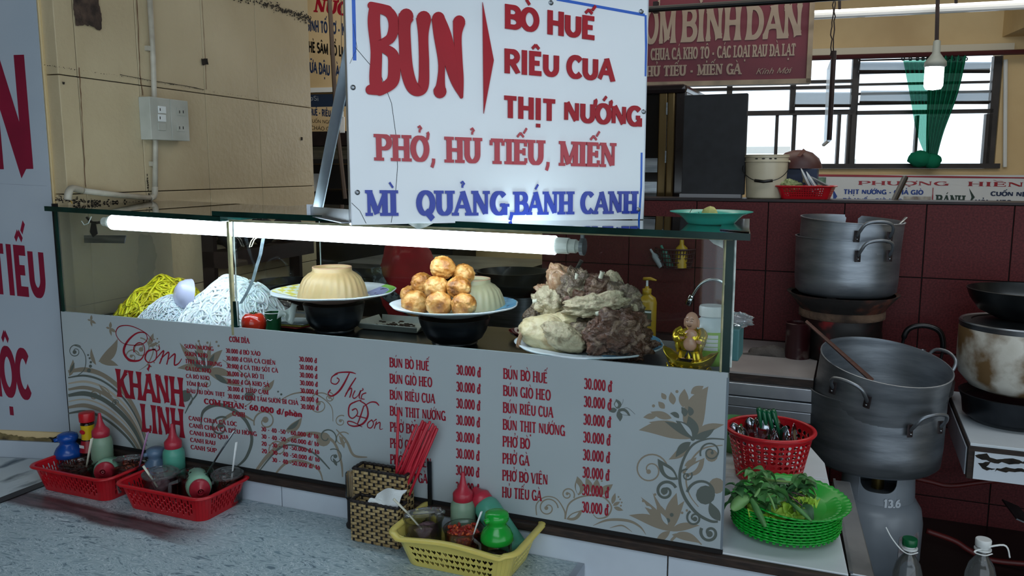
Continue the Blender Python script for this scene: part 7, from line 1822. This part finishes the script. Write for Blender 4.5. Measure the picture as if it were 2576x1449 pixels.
def shaker(t, b, r, z, m):
    MB().lathe([(r*1.12, z), (r*1.22, z+.004), (r*1.18, z+.014), (r*.98, z+.026), (r*.72, z+.034), (r*.66, z+.040), (r*.84, z+.046), (r*.90, z+.053), (r*.82, z+.061), (r*.55, z+.065), (0, z+.066)], b, 36).build('shaker_top', m, t, smooth=True)
    MB().tube([b+V((-r*.2, -r*.6, z+.053)), b+V((-r*.5, -r*1.0, z+.050))], .0055, 8).build('spout', m, t, smooth=True)
shaker(bt, bs_, .030, .052, m_blp)
jar('clear mug of brown chilli mix with lilac spoon in the left red basket', on(325, 1190, 1.50), .042, .062, .055, m_chili2, lid=(.012, -18, -14, .0, .012), spoon=(on(345, 1140, 1.50)+V((0, 0, .05)), ony(372, 1087, 1.49), m_lil, .004), handle=-70, lumps=30, seed=4)
def lying(label, px, py, y, el, az, body, r=.030, hh=.10, rib=False):
    p = ony(px, py, y); M = Rz(az) @ Matrix.Rotation(R(90-el), 3, 'Y')
    ax = M @ V((0, 0, 1)); b = p-ax*(hh+.01)
    return squeeze(label, b, hh, r, body, M=M, noz=.022, rib=rib)
def toward(px, py, y, label, body, el=10, daz=0):
    p = ony(px, py, y); d = (CAMP-p); az = math.degrees(math.atan2(d.y, d.x))+daz
    return lying(label, px, py, y, el, az, body)
toward(262, 1186, 1.455, 'squeeze bottle lying on its side with red cap facing out in the left red basket', m_pale_g, 14, -10)
# --- right red basket
squeeze('upright sea green squeeze bottle with red cap at the back of the second red basket', on(438, 1160, 1.535), .118, .027, m_teal_b)
sb_ = on(392, 1150, 1.53); stt = thing('grey_shaker', 'jar with greyish blue domed shaker top behind the clear lidded cup', 'jar', sb_)
MB().lathe([(0, 0), (.030, 0), (.031, .004), (.031, .045), (0, .046)], sb_, 28).build('jar_wall', m_jar, stt, smooth=True)
shaker(stt, sb_, .027, .044, mat('grey_blue_plastic', '#56708a', '#4a6078', scale=5, rough=.3))
jar('clear lidded cup of pinkish paste at the front of the second red basket', on(404, 1200, 1.464), .040, .070, .050, m_shrimp, lid=(.004, 0, 0, 0, 0), spoon=(on(388, 1180, 1.44)+V((.01, 0, .045)), ony(360, 1172, 1.425), m_spw, .005), seed=5)
jar('clear mug of nearly black sauce with long steel spoon in the second red basket', on(490, 1190, 1.50), .042, .072, .064, m_fish, spoon=(on(500, 1150, 1.50)+V((.01, 0, .06)), ony(590, 1083, 1.49), m_steel, .0045), handle=-120, lumps=16, seed=6)
jar('clear lidded mug with white spoon at the right end of the second red basket', on(572, 1200, 1.528), .036, .070, .052, m_chili2, lid=(.002, 0, 0, 0, 0), spoon=(on(580, 1150, 1.53)+V((0, 0, .06)), ony(595, 1112, 1.53), m_white_pl, .0045), handle=-115, lumps=20, seed=7)
toward(503, 1232, 1.452, 'squeeze bottle lying on its side with red cap facing out in the second red basket', m_pale_g, 6, 4)

# --- yellow basket
m_yel = mat('butter_yellow_plastic', '#cfc06a', '#c2b25c', scale=5, rough=.32, sss=.1)
cyb = V((-.722, 1.492, ZT+.0008))
yb = thing('yellow_basket', 'butter yellow plastic basket with heart shaped holes and wavy rim', 'basket', cyb)
tray_basket(cyb, .272, .185, .070, .022, .034, m_yel, yb, 3, 15, 9, sh_heart, pad=.08, rimr=.005, rim_w=.012, wave=.005, stag=False, margin=(.10, .26))
jar('clear lidded cup of pinkish shrimp paste, lid ajar, in the yellow basket', on(1066, 1340, 1.470), .040, .078, .056, m_shrimp, lid=(.014, -24, -16, .004, -.002), spoon=(on(1050, 1300, 1.46)+V((.01, 0, .06)), ony(990, 1255, 1.44), m_spw, .0048), seed=8)
jar('clear mug of bright red chilli paste with white spoon in the yellow basket', on(1166, 1350, 1.470), .040, .072, .064, m_chili, spoon=(on(1180, 1320, 1.455)+V((.005, 0, .055)), ony(1211, 1288, 1.45), m_white_pl, .0045), handle=-28, lumps=40, seed=9)
gs = on(1250, 1370, 1.466); gt = thing('green_shaker', 'glass jar with bright green domed shaker top in the yellow basket', 'jar', gs)
MB().lathe([(0, 0), (.029, 0), (.031, .004), (.031, .058), (.029, .063), (0, .064)], gs, 28).build('jar_wall', m_jar, gt, smooth=True)
MB().lathe([(0, .003), (.027, .003), (.028, .03), (0, .031)], gs, 28).build('contents', m_sate, gt, smooth=True)
shaker(gt, gs, .0285, .062, mat('bright_green_plastic', '#159a34', '#12842c', scale=5, rough=.22))
squeeze('upright pale squeeze bottle with long red nozzle behind the yellow basket mugs', on(1165, 1270, 1.535), .110, .028, m_sage)
p = ony(1215, 1262, 1.555); M_ = Rz(-22) @ Matrix.Rotation(R(-52), 3, 'Y')
b = p - (M_ @ V((0, 0, 1)))*.125
squeeze('sea green ribbed squeeze bottle leaning left in the yellow basket', b, .125, .0285, m_teal_b, M=M_, noz=.02, rib=True)

# --- bamboo basket with chopsticks
m_cane = mat('tan_cane', '#a8946a', '#806c48', '#957f56', scale=26, rough=.5, stretch=(1, 1, 4))
m_dcane = mat('black_cane', '#151213', '#221c1b', scale=20, rough=.55)
def woven(t, x0, x1, y0, y1, z0, z1, rows, per, m1=m_cane, inner=None):
    """box of woven strips around stakes; y0 front"""
    path = [(x0, y0), (x1, y0), (x1, y1), (x0, y1)]; stakes = []
    for i in range(4):
        a, b = path[i], path[(i+1) % 4]; n = max(3, int(math.dist(a, b)/per))
        nx, ny = ((0, -1), (1, 0), (0, 1), (-1, 0))[i]
        for k in range(n): stakes.append((a[0]+(b[0]-a[0])*(k+.5)/n, a[1]+(b[1]-a[1])*(k+.5)/n, nx, ny))
    N = len(stakes); odd = N % 2
    hh = (z1-z0)/rows
    for j in range(rows):
        z = z0+hh*(j+.5); pts = []
        for k, (x, y, nx, ny) in enumerate(stakes):
            s = 1 if (k+j) % 2 else -1
            pts.append(V((x+nx*.0016*s, y+ny*.0016*s, z)))
            x2, y2, nx2, ny2 = stakes[(k+1) % N]
            if (nx2, ny2) != (nx, ny):
                cx_, cy_ = (x2 if abs(nx) else x), (y if abs(nx) else y2)
                cx_ = x1 if (nx+nx2) > 0 else x0; cy_ = y1 if (ny+ny2) > 0 else y0
                pts.append(V((cx_, cy_, z)))
        MB().tube(pts, hh*.42, 6, closed=True, flat=1, upv=(0, 0, 1)).build('cane_strip', m1, t) if False else strip3(pts, hh*.80, .0011, m1, t)
    for (x, y, nx, ny) in stakes:
        w = .0027; tx, ty = -ny, nx
        q = [V((x-tx*w-nx*.0004, y-ty*w-ny*.0004, z0)), V((x+tx*w-nx*.0004, y+ty*w-ny*.0004, z0)), V((x+tx*w+nx*.0004, y+ty*w+ny*.0004, z0)), V((x-tx*w+nx*.0004, y-ty*w+ny*.0004, z0))]
        MB().hexa(q+[v+V((0, 0, z1-z0)) for v in q]).build('stake', m_dcane, t)
    MB().bbox((x0+.003, y0+.003, z0), (x1-.003, y1-.003, z0+.002)).build('basket_floor', m_dcane, t)
def strip3(pts, w, th, m, t, nm='cane_strip'):
    mb = MB(); n = len(pts); b = 0; vs = []
    for i in range(n):
        a, c = pts[(i-1) % n], pts[(i+1) % n]; d = c-a; d.z = 0; d.normalize(); nn = V((d.y, -d.x, 0))*th*.5; p = pts[i]; u = V((0, 0, w/2))
        vs += [p+nn-u, p+nn+u, p-nn+u, p-nn-u]
    fs = []
    for i in range(n):
        o, q = 4*i, 4*((i+1) % n)
        for k in range(4): fs.append((o+k, o+(k+1) % 4, q+(k+1) % 4, q+k))
    mb.add(vs, fs); return mb.build(nm, m, t)
wb_ = thing('bamboo_basket', 'two-step woven cane holder with black stakes beside the menu front', 'basket', (-.95, 1.5, ZT))
woven(wb_, -1.003, -.882, 1.470, 1.508, ZT+.001, ZT+.092, 12, .0118)
woven(wb_, -1.022, -.888, 1.512, 1.552, ZT+.001, ZT+.150, 18, .0118)
def rimb(x0, x1, y0, y1, z):
    pts = []
    for (a, b) in (((x0, y0), (x1, y0)), ((x1, y0), (x1, y1)), ((x1, y1), (x0, y1)), ((x0, y1), (x0, y0))):
        n = int(math.dist(a, b)/.006)
        for k in range(n): pts.append(V((a[0]+(b[0]-a[0])*k/n, a[1]+(b[1]-a[1])*k/n, z+.0012*(k % 2))))
    MB().tube(pts, .0034, 6, closed=True, upv=(0, 0, 1)).build('braided_rim', m_dcane, wb_)
rimb(-1.003, -.882, 1.470, 1.508, ZT+.094); rimb(-1.022, -.888, 1.512, 1.552, ZT+.152)
# chopsticks
m_chop = mat('red_chopstick_plastic', '#b02233', '#9c1a2a', scale=8, rough=.4)
rnd = random.Random(12)
tops = [(1002, 1032), (1048, 1068), (1056, 1072), (1064, 1058), (1070, 1062), (1076, 1066), (1082, 1060), (1090, 1066), (1096, 1072), (1072, 1078), (1080, 1084), (1062, 1082), (1100, 1078), (1088, 1090)]
for i, (px, py) in enumerate(tops):
    y1_ = 1.535+.002*(i % 5); tp_ = ony(px, py, y1_)
    if i == 0: bt_ = V((tp_.x-.012, 1.53, ZT+.025))
    else: bt_ = V((-.985+.0045*i, 1.522+.004*(i % 5), ZT+.006))
    wdt_ = .0031
    mb = MB(); mb.tube([bt_, bt_.lerp(tp_, .5), tp_-(tp_-bt_)*.004, tp_], [wdt_*.75, wdt_*.95, wdt_*1.1, wdt_*.8], 8)
    lab = 'red plastic chopstick standing alone at the left of the cane holder' if i == 0 else 'red plastic chopstick, number %s in the leaning bundle counted from the left' % ('one two three four five six seven eight nine ten eleven twelve thirteen'.split()[i-1])
    tag(mb.build('chopstick', m_chop, None, smooth=True, auto=50), lab, 'chopstick', 'red chopsticks in the cane holder')
# toothpick jar, tissue in the front box, thin grey knife-like strip
c = ony(905, 1195, 1.545); tj = V((c.x-.004, 1.535, ZT+.0))
tj = V((ony(890, 1200, 1.538).x, 1.538, ZT)); tpk = thing('toothpick_jar', 'small clear jar packed with toothpicks left of the cane holder', 'jar', tj)
MB().lathe([(.016, .07), (.019, .072), (.020, .078), (.020, .128), (.0195, .13)], tj, 24).build('jar_wall', m_jar, tpk, smooth=True)
MB().lathe([(0, .0), (.020, 0), (.021, .006), (.017, .012), (.017, .066), (.020, .072), (0, .073)], tj, 24).build('jar_foot', m_dcane, tpk, smooth=True)
mb = MB()
for k in range(70):
    a = rnd.random()*2*PI; q = rnd.random()**.5*.016; b0 = tj+V((q*math.cos(a), q*math.sin(a), .074)); mb.tube([b0, b0+V((rnd.uniform(-.003, .003), rnd.uniform(-.003, .003), .058+rnd.uniform(-.004, .004)))], .0009, 4)
mb.build('toothpicks', mat('toothpick_wood', '#a58f6c', '#8c7757', scale=30, rough=.7), tpk, kind='stuff')
cn = V((-.925, 1.488, ZT+.10)); nt_ = MB()
nt_.grid(lambda u, v: cn+V(((u-.5)*.075+.01*v, (v-.5)*.028+.004*math.sin(u*7), -.010+.042*v*(.4+.6*u)+.006*math.sin(u*5+v*6))), 14, 12)
tag(nt_.build('paper_napkins', plain('white_napkin', '#c9cfd0', .85), smooth=False, solid=.003), 'folded white paper napkins sticking out of the front of the cane holder', 'napkins')
a = ony(1076, 1160, 1.562); b = ony(1090, 1262, 1.555)
tag(MB().bbox((a.x, 1.559, ZT+.002), (a.x+.010, 1.5625, a.z)).build('grey_scraper', m_dkst), 'thin dark grey strip leaning on the menu front right of the cane holder', 'tool')
c = V((-.862, 1.528, ZT)); 
lathe_thing('crumb_jar', 'low open clear jar with brown crumbs between the cane holder and yellow basket', 'jar', c, [('jar_wall', [(0, .0005), (.026, .001), (.028, .06), (.030, .063), (.028, .063), (.0255, .004), (0, .003)], m_jar, 28), ('contents', [(0, .004), (.0245, .005), (.0262, .045), (0, .05)], m_sate, 24)])

# ================================================================ right ledge: red bin, green plates, herbs
rbC = V((-.160, 2.03, .0008))
rbn = thing('round_red_basket', 'round red pierced basket full of spoons on the white ledge', 'basket', rbC)
RB, RT, HB = .076, .100, .122
fnr = lambda u, v: rbC+V(((RB+(RT-RB)*v)*math.cos(u*2*PI), (RB+(RT-RB)*v)*math.sin(u*2*PI), HB*v))
cells = []; NC, NR = 34, 8; v0, v1 = .06, .90
for i in range(NC):
    u0, u1 = i/NC, (i+1)/NC; cells += [(u0, 0, u1, v0, False), (u0, v1, u1, 1, False)]
    for j in range(NR): cells.append((u0, v0+(v1-v0)*j/NR, u1, v0+(v1-v0)*(j+1)/NR, True))
mb = MB(); perf(mb, fnr, cells, sh_round, .22); mb.add([fnr(k/34, 0) for k in range(34)], [list(range(34))]); mb.build('pierced_body', m_redpl, rbn, solid=.002)
MB().tube([rbC+V(((RT+.003)*math.cos(2*PI*k/64), (RT+.003)*math.sin(2*PI*k/64), HB)) for k in range(64)], .0055, 8, closed=True, flat=.9, upv=(0, 0, 1)).build('rim', m_redpl, rbn, smooth=True)
m_sp = plain('polished_spoon', '#9aa0a8', .12, metal=1)
for i in range(15):
    a = 2.4*i; q = .02+.058*((i*7) % 15)/15; x, y = rbC.x+q*math.cos(a), rbC.y+q*math.sin(a)*.9; z = .070+.02*((i*5) % 4)/3
    tl_ = (rnd.uniform(-18, 18), rnd.uniform(-25, 25), rnd.uniform(0, 360)); M_ = Rxyz(*tl_); c = V((x, y, z))
    t = thing('spoon', 'steel spoon standing bowl up among the cutlery in the round red basket', 'spoon', c, 'steel spoons in the round red basket')
    MB().grid(lambda u, v: c+M_ @ V(((v*2-1)*.0001+.019*math.sin(PI*u)**.7*(v-.5)*2*.95, .007*(1-(2*v-1)**2)*math.sin(PI*u), .056*u+.01)), 12, 8).build('spoon_bowl', m_sp, t, smooth=True, solid=.001)
    MB().tube([c+M_ @ V((0, 0, .012)), c+M_ @ V((0, 0, -.055))], [.003, .004], 6, flat=.4).build('spoon_handle', m_sp, t)
m_grh = mat('dark_green_handle', '#0a5a3a', '#08492f', scale=6, rough=.25)
for i, (px, py, bx) in enumerate(((1908, 1026, .0), (1920, 1030, .007), (1932, 1032, .014), (1944, 1030, .024))):
    tp_ = ony(px, py, 2.0+.004*i); b = tp_+V((.016+.004*i, .012, -.095))
    tag(MB().tube([b, b.lerp(tp_, .6), tp_+V((.002, 0, -.006)), tp_], [.006, .0085, .0125, .009], 10, flat=.55).build('green_cutlery', m_grh, smooth=True), ('leftmost', 'second', 'third', 'rightmost')[i]+' dark green plastic cutlery handle sticking up from the round red basket', 'cutlery', 'green handles in the round red basket')
# light green bowl and green crate behind
c = ony(1838, 1040, 2.2)
simple_bowl('light_green_bowl', 'light green plastic bowl standing behind the right edge of the case', V((-.262, 2.19, .0008)), .052, .085, plain('light_green_plastic', '#5f9c62', .35))
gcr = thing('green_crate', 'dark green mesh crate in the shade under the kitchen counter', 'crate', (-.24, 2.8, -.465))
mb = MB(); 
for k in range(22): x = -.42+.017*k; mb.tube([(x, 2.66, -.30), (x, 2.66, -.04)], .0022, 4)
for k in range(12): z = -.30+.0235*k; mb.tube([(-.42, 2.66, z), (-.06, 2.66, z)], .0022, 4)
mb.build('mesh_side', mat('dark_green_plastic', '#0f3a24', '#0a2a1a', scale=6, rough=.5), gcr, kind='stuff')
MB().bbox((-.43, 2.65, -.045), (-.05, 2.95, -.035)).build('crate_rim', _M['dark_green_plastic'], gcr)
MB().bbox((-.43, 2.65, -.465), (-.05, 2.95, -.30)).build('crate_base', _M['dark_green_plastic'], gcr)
# ---- stack of green oval plates
m_gpl = mat('bright_green_plate', '#0fa030', '#0c8a28', scale=6, rough=.3)
GC = V((-.098, 1.728, 0)); NP = 10; SX, SY = .1085, .112
def gplate(z, c, M=None, top=False, name=None):
    t = thing('green_plate', 'x', 'plate', (c.x, c.y, z), 'stack of green woven-look plastic plates'); k = 1.0
    fn = lambda r, zz_, a: (r*(1+(.012*math.cos(44*a) if r > .92 else 0)), zz_+(.0008*math.cos(44*a) if r > .92 else 0))
    P = [(.0, .0), (.62, .0), (.66, .002), (.90, .014), (.995, .0170), (1.015, .019), (.995, .0210), (.90, .0165), (.66, .0045), (.62, .0022), (0, .0022)]
    MB().lathe([(r, zz_) for r, zz_ in P], (c.x, c.y, z), 176, sx=SX, sy=SY, fn=fn, M=M).build('plate_body', m_gpl, t, smooth=True)
    if not top:
        mb = MB()
        for k in range(0, 52):
            a = 2*PI*(k+.5*(int(round(z/.0058)) % 2))/52
            if a < PI*.93 and a > .25: continue
            mb.box((c.x+SX*.975*math.cos(a), c.y+SY*.975*math.sin(a), z+.0140), (.0030, .0055, .0032), Rz(math.degrees(a)))
        mb.build('side_ribs', m_gpl, t, kind='stuff')
    return t
names = ['lowest', 'second', 'third', 'fourth', 'fifth', 'sixth', 'seventh', 'eighth', 'ninth', 'tenth']
for i in range(NP-1):
    o = gplate(.0008+.0058*i, GC+V((.001*math.sin(i*2.1), .001*math.cos(i*1.7), 0)))
    o['label'] = 'bright green scalloped plastic plate, %s from the bottom of the stack on the ledge' % names[i]
zt2 = .0008+.0058*(NP-1)+.004
o = gplate(zt2, GC+V((.016, .004, 0)), M=Rxyz(2, 3, 0), top=True); o['label'] = 'bright green scalloped plate on top of the stack holding the herbs'
# ---- herbs
m_leafd = mat('basil_leaf', '#2d5535', '#41703f', scale=30, rough=.5); m_leafm = mat('mint_leaf', '#4a8042', '#356333', scale=30, rough=.5)
m_leafl = mat('pale_leaf', '#6f9a5a', '#567f48', scale=30, rough=.5); m_lett = mat('frilly_lettuce', '#7fae2a', '#a7c84a', scale=26, rough=.5, sss=.1)
m_stg = plain('green_stem', '#6f8f4c', .5); m_stp = plain('purple_stem', '#4a2f34', .5)
def leafm(mb, p, d, L, w, curl=.2, roll=0, n=8):
    d = V(d).normalized(); s = d.cross(V((0, 0, 1))); s = s.normalized() if s.length > .05 else V((1, 0, 0)); u = s.cross(d).normalized()
    s2 = s*math.cos(R(roll))+u*math.sin(R(roll)); u2 = s2.cross(d).normalized(); b = len(mb.v)
    for i in range(n+1):
        q = i/n; wd = w*math.sin(PI*min(1, q*.96+.02)**.8); ctr = p+d*L*q+u2*(-curl*L*q*q+.10*L*math.sin(q*PI))
        for k in (-1, -.5, 0, .5, 1): mb.v.append(ctr+s2*wd*k+u2*(abs(k)*wd*.35-.0006*math.cos(k*PI)))
    for i in range(n):
        for k in range(4): mb.f.append([b+i*5+k, b+i*5+k+1, b+i*5+k+6, b+i*5+k+5]); mb.mi.append(mb.m)
TZ = zt2+.022
def spw(px, py, y=None, z=None): 
    return ony(px, py, y) if y else onz(px, py, z)
sprigs = [
 ('purple stemmed herb sprig lying across the top of the pile', [(1925, 1222, 1.70), (1970, 1232, 1.69), (2025, 1248, 1.69)], m_stp, [(1925, 1222), (1950, 1226), (2028, 1215), (2010, 1228), (1985, 1240)], m_leafm, .020, .008),
 ('thick pale stem laid across the top of the herbs', [(1905, 1205, 1.70), (1960, 1210, 1.69), (2010, 1215, 1.69)], m_stg, [(1905, 1205), (1895, 1190), (1918, 1188), (2005, 1214), (2018, 1208), (2026, 1226)], m_leafl, .022, .009),
 ('upright leafy sprig at the top left of the herb pile', [(1892, 1240, 1.68), (1898, 1215, 1.68), (1902, 1192, 1.69)], m_stg, [(1892, 1188), (1906, 1192), (1922, 1184), (1930, 1190), (1898, 1205), (1885, 1215)], m_leafm, .024, .0095),
 ('dark basil sprig hanging over the left of the plate', [(1845, 1248, 1.66), (1862, 1226, 1.67), (1884, 1222, 1.68)], m_stg, [(1840, 1240), (1850, 1232), (1856, 1256), (1844, 1262), (1868, 1228), (1862, 1250), (1878, 1240), (1850, 1222)], m_leafd, .020, .010),
 ('small sprig pointing up at the right of the herb pile', [(2000, 1235, 1.69), (2012, 1212, 1.69), (2016, 1194, 1.69)], m_stg, [(2016, 1194), (2024, 1206), (2036, 1208), (2008, 1202), (2022, 1220)], m_leafm, .018, .008),
 ('purple stem sprig slanting down to the lettuce', [(1962, 1228, 1.68), (1990, 1250, 1.65), (2018, 1272, 1.64)], m_stp, [(1962, 1228), (1980, 1235), (2000, 1262), (2018, 1272), (1990, 1240)], m_leafd, .024, .010),
 ('leafy mint sprig in the middle of the herb pile', [(1905, 1270, 1.66), (1930, 1250, 1.66), (1955, 1238, 1.67)], m_stg, [(1905, 1262), (1920, 1240), (1935, 1262), (1950, 1232), (1960, 1248), (1915, 1228), (1940, 1228)], m_leafm, .026, .0115),
 ('dark leafy sprig at the back right of the herb pile', [(1960, 1245, 1.70), (1990, 1232, 1.70), (2020, 1226, 1.70)], m_stg, [(1970, 1230), (1985, 1222), (2000, 1245), (2025, 1235), (2030, 1218), (1975, 1250)], m_leafd, .026, .011),
]
for i, (lb, pts, ms, lv, ml, L, w) in enumerate(sprigs):
    P3 = [ony(*p) for p in pts]; t = thing('herb_sprig', lb, 'herb', P3[0], 'fresh herbs on the top green plate')
    MB().tube(spline([tuple(p) for p in P3], 5), .0022 if 'thick' in lb else .0014, 6).build('stem', ms, t, smooth=True)
    for j, (x, y) in enumerate(lv):
        yy = pts[0][2]-.006+.006*(j % 3); p = ony(x, y, yy); an = 2.3*j+i; mb = MB()
        leafm(mb, p, (math.cos(an), math.sin(an)*.7-.3, -.25+.4*math.sin(j*1.9)), L*rnd.uniform(1.1, 1.6), w*rnd.uniform(1.1, 1.5), .25, rnd.uniform(-40, 40)); leafm(mb, p, (math.cos(an+2.2), math.sin(an+2.2)*.7-.3, .1), L*rnd.uniform(.7, 1.1), w*.9, .3, rnd.uniform(-40, 40))
        mb.build('leaf', ml, t, smooth=True)
for lb, pts, w, m in (('broad basil leaf hanging at the left edge of the green plate', [(1885, 1252, 1.640), (1862, 1262, 1.628), (1840, 1282, 1.622)], .0125, m_leafl),
                      ('long folded saw leaf drooping down over the front plates', [(1888, 1252, 1.640), (1905, 1285, 1.620), (1926, 1326, 1.606)], .0068, m_leafm),
                      ('narrow green leaf hanging over the front of the lettuce', [(1985, 1262, 1.640), (2012, 1284, 1.625), (2042, 1312, 1.625)], .0042, m_leafm),
                      ('light green stem crossing the front of the lettuce', [(1930, 1240, 1.640), (1942, 1262, 1.625), (1950, 1285, 1.620)], .0022, m_leafl),
                      ('short cut green stem pointing at the lettuce', [(1912, 1228, 1.645), (1905, 1240, 1.635), (1898, 1250, 1.63)], .003, m_leafl)):
    sp = spline(pts, 6); P3 = [ony(*p) for p in sp]; n = len(P3); mb = MB(); b = 0
    for i, p in enumerate(P3):
        d = (P3[min(n-1, i+1)]-P3[max(0, i-1)]).normalized(); s = d.cross(V((0, -1, .3))).normalized(); wd = w*(math.sin(PI*(i/(n-1)*.9+.05))**.6); u = s.cross(d)
        for k in (-1, -.4, 0, .4, 1): mb.v.append(p+s*wd*k+u*(-abs(k)*wd*.4))
    for i in range(n-1):
        for k in range(4): mb.f.append([i*5+k, i*5+k+1, i*5+k+6, i*5+k+5]); mb.mi.append(0)
    tag(mb.build('herb_leaf', m, smooth=True, solid=.0008), lb, 'herb', 'fresh herbs on the top green plate')
for lb, c_, sx, sy, sd in (('frilly pale lettuce leaf at the front of the green plate', (1935, 1285, 1.655), .042, .030, 1), ('frilly lettuce leaf at the right of the herb pile', (2025, 1248, 1.70), .026, .022, 2), ('lettuce leaf tucked under the front herbs', (1975, 1290, 1.665), .036, .026, 3), ('lettuce leaf under the right herbs', (2000, 1262, 1.69), .034, .028, 4)):
    c = ony(*c_)
    def lf(u, v, c=c, sx=sx, sy=sy, sd=sd):
        a = u*2*PI; r = v; fz = .008*v*v*math.sin(a*9+sd)+.004*v*math.sin(a*17+sd*2)+.010*noise.noise(V((math.cos(a)*v*3, math.sin(a)*v*3, sd)))
        return (c.x+sx*r*math.cos(a)*(1+.12*math.sin(a*7+sd)), c.y+sy*r*math.sin(a)*(1+.12*math.cos(a*5+sd)), c.z+fz-.008*v)
    tag(MB().grid(lf, 90, 14, True).build('lettuce_leaf', m_lett, smooth=True, solid=.0006), lb, 'lettuce', 'fresh herbs on the top green plate')

# ---- bottles at the lower right, red hose
m_pet = glass('clear_pet', (.8, .82, .84), 1.5, .04, film=.05)
for px, py, cap, lb in ((2290, 1392, plain('green_screw_cap', '#0b5a34', .35), 'clear plastic bottle with dark green cap and loose plastic ties at the bottom right'), (2478, 1395, m_white_pl, 'clear plastic bottle with white cap and ring at the bottom right corner')):
    b = ony(px, py, 2.34); z = b.z; zb = -.464; t = thing('plastic_bottle', lb, 'bottle', (b.x, 2.38, zb)); C_ = V((b.x, 2.38, 0))
    MB().lathe([(0, zb+.001), (.036, zb+.001), (.038, zb+.01), (.038, z-.075), (.030, z-.045), (.014, z-.02), (.0125, z)], C_, 28).build('bottle_body', m_pet, t, smooth=True)
    MB().lathe([(.019, z-.006), (.021, z-.004), (.021, z), (.0145, z+.001), (.0145, z+.006)], C_, 24).build('neck_ring', m_white_pl, t, smooth=True, auto=40)
    MB().lathe([(.0185, z+.006), (.0195, z+.008), (.0195, z+.024), (.018, z+.026), (0, z+.026)], C_, 28).build('screw_cap', cap, t, smooth=True, auto=40)
    s = -1 if px < 2400 else 1
    MB().tube(spline([tuple(C_+V(q)) for q in ((.02, -.018, z-.004), (0, -.028, z-.008), (-.02*1, -.018, z-.004), (s*.045, -.012, z+.022), (s*.062, -.008, z+.05 if s < 0 else z-.012))], 6), .0026, 6, flat=.5).build('plastic_tie', m_white_pl, t, smooth=True)
hs = MB(); hp = [ony(x, y, 2.95) for x, y in ((2240, 1190), (2340, 1212), (2390, 1222), (2480, 1212), (2620, 1200))]
hs.tube(spline([tuple(p) for p in hp], 6), .008, 8)
tag(hs.build('gas_hose', mat('dark_red_rubber', '#5a1614', '#42100f', scale=6, rough=.5), smooth=True), 'dark red gas hose sagging under the right counter', 'hose')
hs = MB(); hp = [ony(x, y, 2.8) for x, y in ((2330, 1335), (2400, 1360), (2440, 1385), (2500, 1410), (2640, 1422))]
hs.tube(spline([tuple(p) for p in hp], 6), .009, 8)
tag(hs.build('red_hose', _M['dark_red_rubber'], smooth=True), 'red hose curving along the floor behind the bottles', 'hose')
q = ony(2560, 1290, 2.6); tag(MB().box(q, (.05, .12, .004), Rxyz(0, 22, 10)).build('metal_tray', m_steel), 'small steel sheet edge at the right border below the counter', 'tray')
c = ony(2565, 522, 3.14); tag(MB().box(c+V((.02, 0, 0)), (.09, .06, .03)).build('black_knob_block', m_blackmat, bevel=.006), 'black sooty block on top of the tiled wall at the right border', 'block')
